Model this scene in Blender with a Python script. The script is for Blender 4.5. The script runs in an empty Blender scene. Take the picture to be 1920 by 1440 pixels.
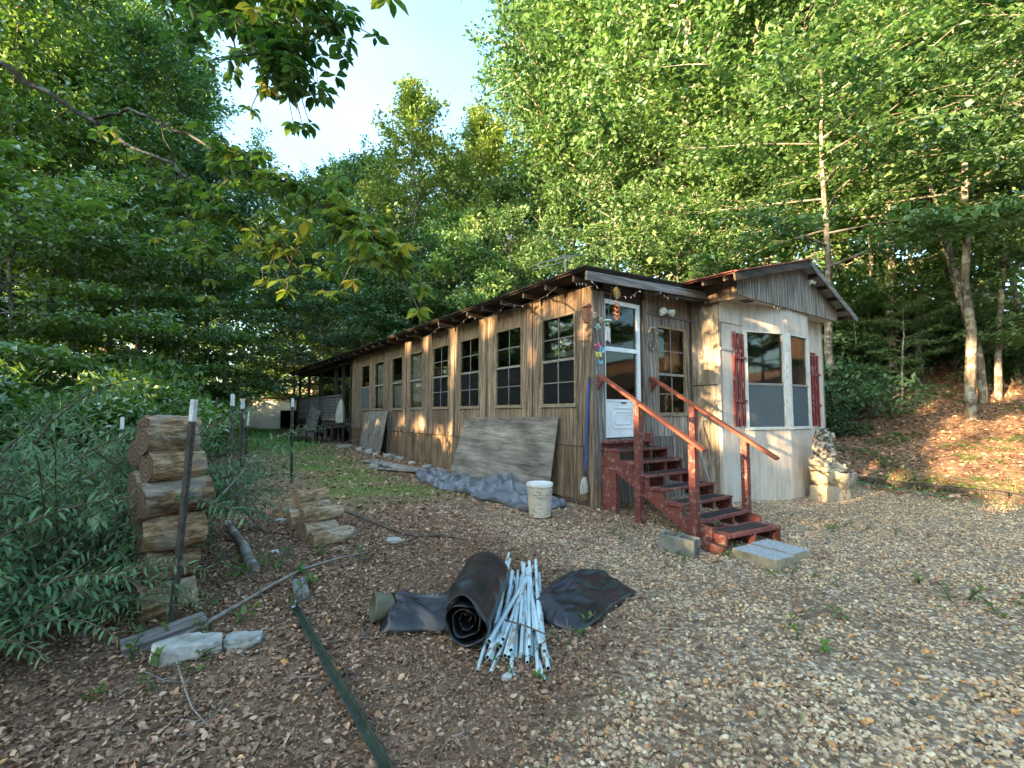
import bpy, bmesh, math, random
import numpy as np
from mathutils import Vector, Matrix, noise

R = math.radians
scene = bpy.context.scene
col = scene.collection

# ------------------------------------------------------------------ camera
cam_d = bpy.data.cameras.new('camera')
cam = bpy.data.objects.new('camera', cam_d)
col.objects.link(cam)
cam.location = (0, 0, 1.4)
cam.rotation_euler = (R(90 + 3.58), 0, 0)
cam_d.sensor_width = 36
cam_d.lens = 16.5
cam_d.clip_start = 0.05
cam_d.clip_end = 1000
scene.camera = cam

# ------------------------------------------------------------------ light
SUN_EL = 10.0
SUN_H = Vector((-0.78, -0.626, 0)).normalized()
S = Vector((SUN_H.x * math.cos(R(SUN_EL)), SUN_H.y * math.cos(R(SUN_EL)), math.sin(R(SUN_EL))))
world = bpy.data.worlds.new('World')
scene.world = world
world.use_nodes = True
wn = world.node_tree
wn.nodes.clear()
sky = wn.nodes.new('ShaderNodeTexSky')
sky.sky_type = 'NISHITA'
sky.sun_disc = False
sky.sun_elevation = R(SUN_EL)
sky.sun_rotation = math.atan2(S.x, S.y)
sky.air_density = 1.0
sky.dust_density = 3.5
sky.ozone_density = 1.5
tc = wn.nodes.new('ShaderNodeTexCoord')
mp = wn.nodes.new('ShaderNodeMapping')
mp.inputs['Scale'].default_value = (1.0, 1.0, 2.2)
cn = wn.nodes.new('ShaderNodeTexNoise')
cn.inputs['Scale'].default_value = 1.6
cn.inputs['Detail'].default_value = 5
cn.inputs['Roughness'].default_value = 0.5
cr = wn.nodes.new('ShaderNodeValToRGB')
cr.color_ramp.elements[0].position = 0.42
cr.color_ramp.elements[0].color = (0, 0, 0, 1)
cr.color_ramp.elements[1].position = 0.72
cr.color_ramp.elements[1].color = (0.12, 0.12, 0.12, 1)
mx = wn.nodes.new('ShaderNodeMix')
mx.data_type = 'RGBA'
mx.inputs[7].default_value = (1.9, 1.95, 1.9, 1)
bg = wn.nodes.new('ShaderNodeBackground')
bg.inputs['Strength'].default_value = 0.15
wo = wn.nodes.new('ShaderNodeOutputWorld')
L = wn.links.new
L(tc.outputs['Generated'], mp.inputs['Vector'])
L(mp.outputs['Vector'], cn.inputs['Vector'])
L(cn.outputs['Fac'], cr.inputs['Fac'])
L(cr.outputs['Color'], mx.inputs[0])
tint = wn.nodes.new('ShaderNodeMix')
tint.data_type = 'RGBA'
tint.blend_type = 'MULTIPLY'
tint.inputs[0].default_value = 1.0
tint.inputs[7].default_value = (0.615, 0.73, 0.75, 1)
L(sky.outputs['Color'], tint.inputs[6])
L(tint.outputs[2], mx.inputs[6])
L(mx.outputs[2], bg.inputs['Color'])
L(bg.outputs['Background'], wo.inputs['Surface'])

sun_d = bpy.data.lights.new('sun', 'SUN')
sun_d.energy = 3.9
sun_d.angle = R(0.5)
sun_d.color = (1.0, 0.68, 0.36)
sun = bpy.data.objects.new('sun', sun_d)
col.objects.link(sun)
sun.rotation_euler = S.to_track_quat('Z', 'Y').to_euler()

vs = scene.view_settings
vs.view_transform = 'Standard'
vs.look = 'None'
vs.gamma = 1
vs.use_curve_mapping = False
vs.exposure = 3.6
cy = scene.cycles
cy.max_bounces = 6
cy.diffuse_bounces = 4
cy.glossy_bounces = 3
cy.transmission_bounces = 4
cy.transparent_max_bounces = 6
cy.caustics_reflective = False
cy.caustics_refractive = False
cy.sample_clamp_indirect = 6
cy.use_denoising = True

# ------------------------------------------------------------------ layout frames
HA = R(35.383)                       # the cabin's turn about the vertical
HC = Vector((1.208, 6.959, 0))       # the cabin's near corner
HU = Vector((-math.sin(HA), math.cos(HA), 0))
HV = Vector((math.cos(HA), math.sin(HA), 0))

def hw(b, a, z=0.0):
    """cabin frame (b along the end wall, a along the long wall) -> world"""
    p = HC + HV * b + HU * a
    return Vector((p.x, p.y, z))

def sst(t):
    t = np.clip(t, 0, 1)
    return t * t * (3 - 2 * t)

def ground_np(x, y):
    x = np.asarray(x, float); y = np.asarray(y, float)
    dx = x - HC.x; dy = y - HC.y
    a = dx * HU.x + dy * HU.y
    b = dx * HV.x + dy * HV.y
    a2 = a - 0.8 * sst((b - 1.5) / 2)
    z = -0.2 + 0.2 * sst((a2 + 2.2) / 2.4)
    z = z + np.where(a2 > 0, 0.027 * np.minimum(a2, 12) + 0.02 * np.maximum(0, a2 - 12), 0)
    t = np.maximum(b - 7.0, 0)
    z = z + 0.27 * (np.sqrt(t * t + 0.8) - 0.894) * np.where(t > 30, 30 / np.maximum(t, 1e-6), 1)
    z = z + 0.012 * np.sin(x * 2.3 + 0.7 * y) * np.cos(y * 1.9 - 0.5 * x) + 0.008 * np.sin(x * 5.1) * np.sin(y * 4.3 + 1)
    return z

def gz(x, y):
    return float(ground_np(x, y))

def gp(x, y, dz=0.0):
    return Vector((x, y, gz(x, y) + dz))

# ------------------------------------------------------------------ object helpers
def tag(o, label=None, cat=None, group=None, kind=None):
    if label: o['label'] = label
    if cat: o['category'] = cat
    if group: o['group'] = group
    if kind: o['kind'] = kind
    return o

def empty(name, loc=(0, 0, 0), rz=0.0, label=None, cat=None, group=None):
    o = bpy.data.objects.new(name, None)
    o.empty_display_size = 0.1
    o.location = loc
    o.rotation_euler = (0, 0, rz)
    col.objects.link(o)
    return tag(o, label, cat, group)

class MB:
    """collects vertices and faces of one mesh"""
    def __init__(s):
        s.v = []; s.f = []
    def hexa(s, p):
        n = len(s.v); s.v += [tuple(q) for q in p]
        s.f += [(n, n+3, n+2, n+1), (n+4, n+5, n+6, n+7), (n, n+1, n+5, n+4), (n+1, n+2, n+6, n+5), (n+2, n+3, n+7, n+6), (n+3, n, n+4, n+7)]
        return s
    def box(s, x0, x1, y0, y1, z0, z1):
        return s.hexa([(x0,y0,z0),(x1,y0,z0),(x1,y1,z0),(x0,y1,z0),(x0,y0,z1),(x1,y0,z1),(x1,y1,z1),(x0,y1,z1)])
    def boxT(s, T, s0, s1, z0, z1, d0, d1):
        return s.hexa([T(s0,z0,d1),T(s1,z0,d1),T(s1,z0,d0),T(s0,z0,d0),T(s0,z1,d1),T(s1,z1,d1),T(s1,z1,d0),T(s0,z1,d0)])
    def bar(s, p, q, w, h, up=(0, 0, 1)):
        """a rectangular bar from p to q, w wide and h deep along up"""
        p = Vector(p); q = Vector(q); d = (q - p).normalized()
        sd = d.cross(Vector(up)).normalized(); u = sd.cross(d).normalized()
        a = sd * (w / 2); b = u * (h / 2)
        return s.hexa([p-a-b, p+a-b, q+a-b, q-a-b, p-a+b, p+a+b, q+a+b, q-a+b])
    def prism(s, poly, f0, f1):
        """poly: 2-D outline; f0/f1 map (u,v) to the two end faces"""
        n = len(s.v); k = len(poly)
        s.v += [tuple(f0(u, v)) for u, v in poly] + [tuple(f1(u, v)) for u, v in poly]
        s.f += [tuple(range(n + k - 1, n - 1, -1)), tuple(range(n + k, n + 2 * k))]
        for i in range(k):
            j = (i + 1) % k
            s.f.append((n + i, n + j, n + k + j, n + k + i))
        return s
    def grooved(s, T, s0, s1, z0, z1, d0, d1, step=0.1, gw=0.012, gd=0.008, zb=None, phase=0.0):
        """a sheet of grooved siding; zb: optional bottom edge as a function of s"""
        prof = [(s0, d1)]
        g = math.ceil((s0 + gw - phase) / step) * step + phase
        while g < s1 - gw:
            prof += [(g - gw/2, d1), (g - gw/2 + 0.002, d1 - gd), (g + gw/2 - 0.002, d1 - gd), (g + gw/2, d1)]
            g += step
        prof.append((s1, d1))
        n = len(s.v)
        for (a, d) in prof:
            b = z0 if zb is None else zb(a)
            s.v += [tuple(T(a, b, d)), tuple(T(a, z1, d))]
        k = len(prof)
        for i in range(k - 1):
            s.f.append((n + 2*i, n + 2*i + 2, n + 2*i + 3, n + 2*i + 1))
        m = len(s.v)
        b0 = z0 if zb is None else zb(s0); b1 = z0 if zb is None else zb(s1)
        s.v += [tuple(T(s0, b0, d0)), tuple(T(s0, z1, d0)), tuple(T(s1, b1, d0)), tuple(T(s1, z1, d0))]
        e = n + 2 * (k - 1)
        s.f += [(n, n + 1, m + 1, m), (e, m + 2, m + 3, e + 1), (m, m + 1, m + 3, m + 2)]
        s.f.append(tuple([n + 2*i + 1 for i in range(k)] + [m + 3, m + 1]))
        s.f.append(tuple([m, m + 2] + [n + 2*i for i in range(k - 1, -1, -1)]))
        return s
    def tube(s, pts, rad, n=6, cap=True):
        pts = [Vector(p) for p in pts]
        if not hasattr(rad, '__len__'): rad = [rad] * len(pts)
        base = len(s.v); ref = None
        for i, p in enumerate(pts):
            d = (pts[min(i + 1, len(pts) - 1)] - pts[max(i - 1, 0)])
            d = d.normalized() if d.length > 1e-9 else Vector((0, 0, 1))
            if ref is None:
                ref = d.orthogonal().normalized()
            ref = (ref - d * ref.dot(d))
            ref = ref.normalized() if ref.length > 1e-6 else d.orthogonal().normalized()
            o = d.cross(ref)
            for k in range(n):
                t = 2 * math.pi * k / n
                s.v.append(tuple(p + (ref * math.cos(t) + o * math.sin(t)) * rad[i]))
        for i in range(len(pts) - 1):
            for k in range(n):
                k2 = (k + 1) % n
                s.f.append((base + i*n + k, base + i*n + k2, base + (i+1)*n + k2, base + (i+1)*n + k))
        if cap:
            s.f.append(tuple(base + k for k in range(n - 1, -1, -1)))
            s.f.append(tuple(base + (len(pts)-1)*n + k for k in range(n)))
        return s
    def lathe(s, prof, n=16, c=(0, 0, 0), fn=None):
        """prof: (radius, z) from bottom to top, closed at both ends when the radius is 0"""
        base = len(s.v); c = Vector(c)
        for (r, z) in prof:
            for k in range(n):
                t = 2 * math.pi * k / n
                p = Vector((r * math.cos(t), r * math.sin(t), z))
                if fn: p = fn(p, t)
                s.v.append(tuple(c + p))
        for i in range(len(prof) - 1):
            for k in range(n):
                k2 = (k + 1) % n
                s.f.append((base + i*n + k, base + i*n + k2, base + (i+1)*n + k2, base + (i+1)*n + k))
        s.f.append(tuple(base + k for k in range(n - 1, -1, -1)))
        s.f.append(tuple(base + (len(prof)-1)*n + k for k in range(n)))
        return s
    def grid(s, fn, nu, nv):
        base = len(s.v)
        for i in range(nu + 1):
            for j in range(nv + 1):
                s.v.append(tuple(fn(i / nu, j / nv)))
        for i in range(nu):
            for j in range(nv):
                a = base + i * (nv + 1) + j
                s.f.append((a, a + nv + 1, a + nv + 2, a + 1))
        return s
    def mesh(s, name, smooth=None):
        me = bpy.data.meshes.new(name)
        me.from_pydata(s.v, [], s.f)
        me.update()
        if smooth is not None:
            me.shade_smooth()
            me.set_sharp_from_angle(angle=R(smooth))
        return me
    def build(s, name, m, parent=None, smooth=None, bevel=0.0, loc=None, rot=None, solid=0.0):
        o = bpy.data.objects.new(name, s.mesh(name, smooth))
        o.data.materials.append(m)
        col.objects.link(o)
        if parent: o.parent = parent
        if loc is not None: o.location = loc
        if rot is not None: o.rotation_euler = rot
        if bevel:
            b = o.modifiers.new('bevel', 'BEVEL'); b.width = bevel; b.segments = 2; b.limit_method = 'ANGLE'; b.angle_limit = R(40)
        if solid:
            b = o.modifiers.new('solid', 'SOLIDIFY'); b.thickness = solid; b.offset = 0
        return o

def np_mesh(name, V, F, tone=None, smooth=False):
    """mesh from numpy arrays; F (n,3) or (n,4); tone: one float a vertex"""
    me = bpy.data.meshes.new(name)
    V = np.ascontiguousarray(V, dtype=np.float32); F = np.ascontiguousarray(F, dtype=np.int32)
    k = F.shape[1]
    me.vertices.add(len(V)); me.vertices.foreach_set('co', V.ravel())
    me.loops.add(F.size); me.loops.foreach_set('vertex_index', F.ravel())
    me.polygons.add(len(F)); me.polygons.foreach_set('loop_start', np.arange(0, F.size, k, dtype=np.int32))
    if smooth:
        me.polygons.foreach_set('use_smooth', np.ones(len(F), dtype=bool))
    if tone is not None:
        at = me.attributes.new('tone', 'FLOAT', 'POINT')
        at.data.foreach_set('value', np.ascontiguousarray(tone, dtype=np.float32))
    me.update(calc_edges=True)
    return me

def link(name, me, m=None, parent=None):
    o = bpy.data.objects.new(name, me)
    if m is not None and len(me.materials) == 0: me.materials.append(m)
    col.objects.link(o)
    if parent: o.parent = parent
    return o

def copy_tree(o, parent=None):
    c = o.copy(); col.objects.link(c)
    if parent: c.parent = parent
    for ch in list(o.children): copy_tree(ch, c)
    return c

# ------------------------------------------------------------------ materials
class NT:
    def __init__(s, name):
        s.m = bpy.data.materials.new(name); s.m.use_nodes = True
        s.t = s.m.node_tree; s.t.nodes.clear()
        s.out = s.t.nodes.new('ShaderNodeOutputMaterial')
    def n(s, kind, ins=None, **props):
        nd = s.t.nodes.new('ShaderNode' + kind)
        for k, v in props.items(): setattr(nd, k, v)
        for k, v in (ins or {}).items():
            if hasattr(v, 'is_output'): s.t.links.new(v, nd.inputs[k])
            else: nd.inputs[k].default_value = v
        return nd
    def ramp(s, fac, stops):
        nd = s.t.nodes.new('ShaderNodeValToRGB')
        e = nd.color_ramp.elements
        while len(e) < len(stops): e.new(0.5)
        for i, (p, c) in enumerate(stops):
            e[i].position = p
            e[i].color = (c[0], c[1], c[2], 1) if hasattr(c, '__len__') else (c, c, c, 1)
        s.t.links.new(fac, nd.inputs['Fac'])
        return nd.outputs['Color']
    def mix(s, fac, a, b, mode='MIX'):
        nd = s.t.nodes.new('ShaderNodeMix'); nd.data_type = 'RGBA'; nd.blend_type = mode
        for i, v in ((0, fac), (6, a), (7, b)):
            if hasattr(v, 'is_output'): s.t.links.new(v, nd.inputs[i])
            elif i and len(v) == 3: nd.inputs[i].default_value = (*v, 1)
            else: nd.inputs[i].default_value = v
        return nd.outputs[2]
    def math(s, op, a, b=0.0, c=0.0):
        nd = s.t.nodes.new('ShaderNodeMath'); nd.operation = op
        for i, v in enumerate((a, b, c)):
            if hasattr(v, 'is_output'): s.t.links.new(v, nd.inputs[i])
            else: nd.inputs[i].default_value = v
        return nd.outputs[0]
    def coords(s, scale=(1, 1, 1), jitter=True):
        tc = s.n('TexCoord')
        v = tc.outputs['Object']
        if jitter:
            oi = s.n('ObjectInfo')
            j = s.math('MULTIPLY', oi.outputs['Random'], 31.7)
            ad = s.n('VectorMath', {0: v, 1: j}, operation='ADD'); v = ad.outputs[0]
        return s.n('Mapping', {'Vector': v, 'Scale': scale}).outputs['Vector']
    def noise(s, vec, scale, detail=4, rough=0.55, dist=0.0):
        return s.n('TexNoise', {'Vector': vec, 'Scale': scale, 'Detail': detail, 'Roughness': rough, 'Distortion': dist}).outputs['Fac']
    def bsdf(s, color, rough=0.8, bump=None, bstr=0.3, bdist=0.01, spec=0.3, metal=0.0):
        ins = {'Roughness': rough, 'Specular IOR Level': spec, 'Metallic': metal}
        p = s.n('BsdfPrincipled', ins)
        if hasattr(color, 'is_output'): s.t.links.new(color, p.inputs['Base Color'])
        else: p.inputs['Base Color'].default_value = (*color, 1)
        if bump is not None:
            b = s.n('Bump', {'Height': bump, 'Strength': bstr, 'Distance': bdist})
            s.t.links.new(b.outputs['Normal'], p.inputs['Normal'])
        s.t.links.new(p.outputs[0], s.out.inputs['Surface'])
        return s.m

def wood(name, dark, mid, light, grain='z', fine=60.0, stain=0.5, rough=0.88, knots=False):
    t = NT(name)
    lo, hi = 1.1, fine
    sc = {'z': (hi, hi, lo), 'x': (lo, hi, hi), 'y': (hi, lo, hi)}[grain]
    v = t.coords(sc)
    g = t.noise(v, 1.0, 6, 0.68, 0.9)
    c = t.ramp(g, [(0.28, dark), (0.5, mid), (0.72, light)])
    v2 = t.coords({'z': (3.5, 3.5, 1.1), 'x': (1.1, 3.5, 3.5), 'y': (3.5, 1.1, 3.5)}[grain])
    b = t.noise(v2, 1.0, 5, 0.62)
    c = t.mix(stain, c, t.ramp(b, [(0.32, 0.22), (0.52, 0.75), (0.72, 1.15)]), 'MULTIPLY')
    oi2 = t.n('ObjectInfo')
    vv = t.math('MULTIPLY_ADD', oi2.outputs['Random'], 0.5, 0.72)
    c = t.mix(1.0, c, t.n('CombineColor', {0: vv, 1: vv, 2: vv}).outputs[0], 'MULTIPLY')
    bmp = g
    if knots:
        wv = t.n('TexWave', {'Vector': t.coords({'z': (6, 6, 0.55), 'x': (0.55, 6, 6), 'y': (6, 0.55, 6)}[grain]), 'Scale': 1.3, 'Distortion': 9.0, 'Detail': 3.0, 'Detail Scale': 0.8}, wave_type='BANDS', bands_direction='DIAGONAL')
        c = t.mix(0.55, c, t.ramp(wv.outputs['Fac'], [(0.1, 0.35), (0.5, 0.9), (0.9, 1.1)]), 'MULTIPLY')
    return t.bsdf(c, rough, bmp, 0.35, 0.006, 0.15)

def plain(name, a, b, scale=8.0, rough=0.7, bstr=0.15, spec=0.3, metal=0.0, bdist=0.004, lo=0.35, hi=0.65):
    t = NT(name)
    v = t.coords()
    n = t.noise(v, scale, 5, 0.6)
    c = t.ramp(n, [(lo, a), (hi, b)])
    return t.bsdf(c, rough, t.noise(v, scale * 5, 4, 0.6), bstr, bdist, spec, metal)

def worn(name, paint, under, scale=6.0, amount=0.36, rough=0.6, stretch=(1, 1, 1), spec=0.3):
    """paint that has come off in flakes and scratches"""
    t = NT(name)
    v = t.coords(stretch)
    n = t.noise(v, scale, 7, 0.7, 0.4)
    m = t.ramp(n, [(amount, 1.0), (amount + 0.05, 0.0)])
    n2 = t.noise(t.coords(), 2.5, 4)
    pc = t.mix(0.6, paint, t.ramp(n2, [(0.3, 0.55), (0.7, 1.15)]), 'MULTIPLY')
    c = t.mix(m, pc, under)
    return t.bsdf(c, rough, n, 0.2, 0.003, spec)

def leafmat(name, stops, trans=0.42, rough=0.45, hue=0.42):
    t = NT(name)
    at = t.n('Attribute', attribute_name='tone')
    oi = t.n('ObjectInfo')
    f = t.math('ADD', at.outputs['Fac'], t.math('MULTIPLY_ADD', oi.outputs['Random'], hue, -hue / 2))
    c = t.ramp(f, stops)
    d = t.n('BsdfDiffuse', {'Color': c})
    tc_ = t.mix(1.0, c, (1.15, 1.2, 0.7), 'MULTIPLY')
    tr = t.n('BsdfTranslucent', {'Color': tc_})
    a = t.n('MixShader', {0: trans, 1: d.outputs[0], 2: tr.outputs[0]})
    g = t.n('BsdfGlossy', {'Color': (0.9, 1, 0.95, 1), 'Roughness': rough})
    lw = t.n('LayerWeight', {'Blend': 0.25})
    fz = t.math('MULTIPLY_ADD', lw.outputs['Fresnel'], 0.16, 0.015)
    b = t.n('MixShader', {0: fz, 1: a.outputs[0], 2: g.outputs[0]})
    t.t.links.new(b.outputs[0], t.out.inputs['Surface'])
    return t.m

M = {}
M['wall_wood'] = wood('weathered siding', (0.054, 0.039, 0.028), (0.226, 0.167, 0.120), (0.477, 0.368, 0.272), 'z', 42, 0.6)
M['wall_wood2'] = wood('weathered siding grained', (0.059, 0.044, 0.032), (0.262, 0.196, 0.142), (0.501, 0.391, 0.295), 'z', 26, 0.5, knots=True)
M['skirt_wood'] = wood('stained skirting', (0.045, 0.033, 0.022), (0.201, 0.144, 0.092), (0.415, 0.312, 0.210), 'z', 30, 0.75)
M['grey_wood'] = wood('silver grey wood', (0.076, 0.065, 0.056), (0.318, 0.282, 0.242), (0.635, 0.577, 0.507), 'z', 36, 0.55, knots=True)
M['grey_wood_h'] = wood('silver grey board', (0.05, 0.047, 0.043), (0.21, 0.20, 0.19), (0.45, 0.43, 0.41), 'x', 36, 0.5)
M['ply'] = wood('weathered plywood', (0.12, 0.105, 0.09), (0.29, 0.265, 0.235), (0.45, 0.42, 0.385), 'y', 14, 0.75)
M['dark_wood'] = wood('dark damp wood', (0.013, 0.010, 0.008), (0.058, 0.044, 0.034), (0.156, 0.124, 0.098), 'y', 30, 0.5)
M['dark_wood_x'] = wood('dark damp fascia wood', (0.016, 0.013, 0.010), (0.078, 0.062, 0.052), (0.221, 0.189, 0.156), 'x', 30, 0.5)
M['deck_wood'] = wood('old deck wood', (0.036, 0.031, 0.026), (0.156, 0.138, 0.120), (0.360, 0.330, 0.300), 'x', 30, 0.6)
M['lattice'] = wood('pale lattice wood', (0.10, 0.095, 0.09), (0.30, 0.29, 0.275), (0.5, 0.48, 0.46), 'z', 30, 0.4)
M['trim'] = plain('bronze window trim', (0.16, 0.12, 0.07), (0.30, 0.24, 0.15), 9, 0.6)
M['trim_grey'] = plain('grey window sash', (0.16, 0.15, 0.13), (0.30, 0.28, 0.25), 9, 0.55)
M['white'] = plain('white enamel', (0.62, 0.66, 0.68), (0.80, 0.83, 0.84), 3, 0.35, 0.05)
M['white_dirty'] = worn('chipped white frame', (0.66, 0.63, 0.57), (0.30, 0.22, 0.14), 22, 0.37)
M['rust'] = plain('terracotta', (0.22, 0.08, 0.04), (0.36, 0.15, 0.08), 9, 0.7)
M['rubber'] = plain('black grit tread', (0.010, 0.011, 0.012), (0.03, 0.032, 0.034), 60, 0.85, 0.5)
M['red'] = worn('worn barn red paint', (0.155, 0.046, 0.040), (0.26, 0.18, 0.14), 17, 0.40, 0.62)
M['red_rail_sunlit'] = worn('sunlit worn red rail paint', (0.24, 0.072, 0.042), (0.28, 0.16, 0.10), 14, 0.31, 0.45)  # more orange than the steps: sunlight on the rails put into the colour
M['red_old'] = worn('faded red shutter paint', (0.20, 0.022, 0.020), (0.33, 0.22, 0.18), 16, 0.40, 0.6, (1, 1, 0.3))
M['concrete'] = plain('mossy concrete block', (0.10, 0.105, 0.085), (0.27, 0.265, 0.23), 6, 0.95, 0.5, bdist=0.006)
M['paver'] = plain('pebbled paver top', (0.20, 0.215, 0.22), (0.46, 0.48, 0.48), 45, 0.9, 0.6, bdist=0.008)
M['paver_side'] = plain('sandy paver side', (0.20, 0.165, 0.11), (0.36, 0.31, 0.22), 9, 0.95, 0.3)
M['rock'] = plain('pale quartz rock', (0.240, 0.240, 0.218), (0.480, 0.480, 0.445), 9, 0.9, 0.5, bdist=0.01)
M['rock_grey'] = plain('grey field stone', (0.13, 0.135, 0.125), (0.34, 0.34, 0.31), 7, 0.9, 0.5, bdist=0.01)
M['tarp'] = plain('faded grey tarpaulin', (0.085, 0.098, 0.115), (0.19, 0.205, 0.225), 5, 0.42, 0.35, 0.45, bdist=0.006)
M['black'] = plain('black plastic sheeting', (0.007, 0.008, 0.010), (0.021, 0.023, 0.027), 4, 0.30, 0.6, 0.5, bdist=0.008)
M['olive'] = plain('olive tarp lining', (0.09, 0.085, 0.055), (0.15, 0.14, 0.095), 8, 0.8)
M['pvc'] = worn('pale blue pvc', (0.52, 0.65, 0.68), (0.30, 0.24, 0.17), 9, 0.40, 0.42, (1, 1, 0.35), 0.4)
M['pipe_dark'] = plain('pipe inside', (0.02, 0.015, 0.012), (0.09, 0.06, 0.04), 20, 0.9)
M['post'] = plain('green fence post paint', (0.014, 0.031, 0.024), (0.039, 0.059, 0.048), 10, 0.55)
M['post_brown'] = plain('brown fence post paint', (0.046, 0.039, 0.034), (0.098, 0.086, 0.078), 14, 0.6)
M['post_tip'] = plain('white post tip', (0.50, 0.53, 0.53), (0.72, 0.74, 0.74), 12, 0.6)
M['iron'] = plain('dark wire', (0.03, 0.03, 0.03), (0.08, 0.07, 0.06), 20, 0.6)
M['wire'] = plain('galvanised wire', (0.20, 0.21, 0.21), (0.35, 0.36, 0.36), 20, 0.5, metal=0.4)
M['metal'] = plain('roof sheet underside', (0.30, 0.31, 0.30), (0.48, 0.48, 0.46), 3, 0.55, 0.1, metal=0.2)
M['roof_red'] = plain('rusty red roof sheet', (0.17, 0.045, 0.03), (0.28, 0.09, 0.06), 4, 0.6)
M['roof_dark'] = plain('dark roll roofing', (0.016, 0.013, 0.011), (0.05, 0.04, 0.033), 12, 0.95, 0.5)
M['blue'] = plain('blue mop handle', (0.02, 0.07, 0.30), (0.035, 0.10, 0.38), 8, 0.45)
M['mop'] = plain('grey mop yarn', (0.36, 0.35, 0.32), (0.62, 0.61, 0.58), 40, 0.95, 0.4)
M['bluetarp'] = plain('blue plastic bag', (0.05, 0.16, 0.50), (0.12, 0.30, 0.70), 6, 0.5)
M['yellow'] = plain('yellow disc', (0.55, 0.38, 0.05), (0.70, 0.50, 0.10), 5, 0.5)
M['copper'] = plain('copper spinner', (0.42, 0.13, 0.05), (0.62, 0.24, 0.10), 8, 0.35, metal=0.7)
M['gold'] = plain('old gold', (0.34, 0.19, 0.05), (0.55, 0.34, 0.12), 8, 0.4, metal=0.4)
M['shell'] = plain('white shell', (0.60, 0.58, 0.53), (0.80, 0.78, 0.74), 14, 0.5)
M['jade'] = plain('pale green glass', (0.36, 0.50, 0.38), (0.55, 0.68, 0.52), 10, 0.4)
M['pink'] = plain('pink wing', (0.60, 0.10, 0.22), (0.72, 0.2, 0.32), 10, 0.5)
M['sky_blue'] = plain('blue wing', (0.10, 0.40, 0.62), (0.22, 0.55, 0.75), 10, 0.5)
M['lime'] = plain('yellow wing', (0.60, 0.60, 0.10), (0.72, 0.70, 0.25), 10, 0.5)
M['teal'] = plain('teal wing', (0.15, 0.40, 0.42), (0.30, 0.55, 0.55), 10, 0.5)
M['cream_flower'] = plain('faded cream flower', (0.38, 0.32, 0.24), (0.58, 0.50, 0.40), 20, 0.8)
M['twig'] = plain('twig', (0.06, 0.045, 0.035), (0.16, 0.125, 0.095), 14, 0.9)
M['twig_pale'] = plain('bleached stick', (0.16, 0.135, 0.11), (0.32, 0.28, 0.235), 14, 0.9)
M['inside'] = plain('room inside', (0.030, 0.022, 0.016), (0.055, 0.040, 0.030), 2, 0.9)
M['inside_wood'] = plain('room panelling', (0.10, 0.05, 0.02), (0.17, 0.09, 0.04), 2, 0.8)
M['curtain'] = plain('cream curtain', (0.34, 0.32, 0.25), (0.48, 0.45, 0.37), 5, 0.9)
M['hose'] = plain('green hose', (0.05, 0.22, 0.14), (0.10, 0.32, 0.22), 6, 0.5)
M['bulb'] = plain('clear bulb', (0.300, 0.300, 0.276), (0.420, 0.420, 0.396), 6, 0.3)
M['lamp'] = plain('flood lamp face', (0.56, 0.52, 0.36), (0.72, 0.68, 0.5), 4, 0.3)
M['shed_white'] = plain('white shed sheet', (0.60, 0.64, 0.66), (0.80, 0.83, 0.84), 1.3, 0.6)
M['yellow_wood'] = plain('raw yellow post', (0.36, 0.28, 0.14), (0.50, 0.42, 0.25), 5, 0.8)
M['orange'] = plain('rusty junk', (0.30, 0.08, 0.03), (0.45, 0.15, 0.06), 8, 0.7)
M['foam'] = plain('white plastic', (0.62, 0.66, 0.66), (0.78, 0.8, 0.8), 8, 0.5)
M['fountain'] = worn('weathered cast stone', (0.40, 0.355, 0.275), (0.06, 0.06, 0.06), 9, 0.46, 0.9)
M['fountain_pale'] = worn('pale cast stone', (0.42, 0.36, 0.27), (0.16, 0.13, 0.09), 7, 0.42, 0.9)

def beige_mat():
    t = NT('beige siding paint')
    n = t.noise(t.coords((2.0, 2.0, 0.5), False), 3.0, 6, 0.65)
    c = t.ramp(n, [(0.25, (0.36, 0.30, 0.235)), (0.5, (0.54, 0.475, 0.405)), (0.75, (0.63, 0.57, 0.50))])
    f = t.noise(t.coords((40, 40, 2.5), False), 1.0, 4, 0.6)
    c = t.mix(0.5, c, t.ramp(f, [(0.25, 0.6), (0.55, 1.0)]), 'MULTIPLY')
    return t.bsdf(c, 0.75, f, 0.15, 0.003)
M['beige'] = beige_mat()

def peel_mat():
    t = NT('peeling grey siding')
    g = t.noise(t.coords((44, 44, 1.2), False), 1.0, 6, 0.66, 0.6)
    base = t.ramp(g, [(0.28, (0.06, 0.048, 0.036)), (0.52, (0.24, 0.195, 0.145)), (0.75, (0.42, 0.355, 0.28))])
    p = t.noise(t.coords((3, 3, 0.9), False), 1.6, 6, 0.7)
    c = t.mix(t.ramp(p, [(0.50, 0.0), (0.62, 0.85)]), base, (0.50, 0.44, 0.35))
    return t.bsdf(c, 0.85, g, 0.3, 0.005)
M['peel'] = peel_mat()

def bucket_mat():
    t = NT('paint smeared bucket')
    n = t.noise(t.coords((1, 1, 2.2), False), 6.5, 7, 0.75, 1.4)
    c = t.ramp(n, [(0.38, (0.16, 0.12, 0.07)), (0.46, (0.50, 0.44, 0.34)), (0.54, (0.58, 0.53, 0.44)), (0.68, (0.40, 0.13, 0.10))])
    return t.bsdf(c, 0.6, n, 0.2, 0.004)
M['bucket'] = bucket_mat()

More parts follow.
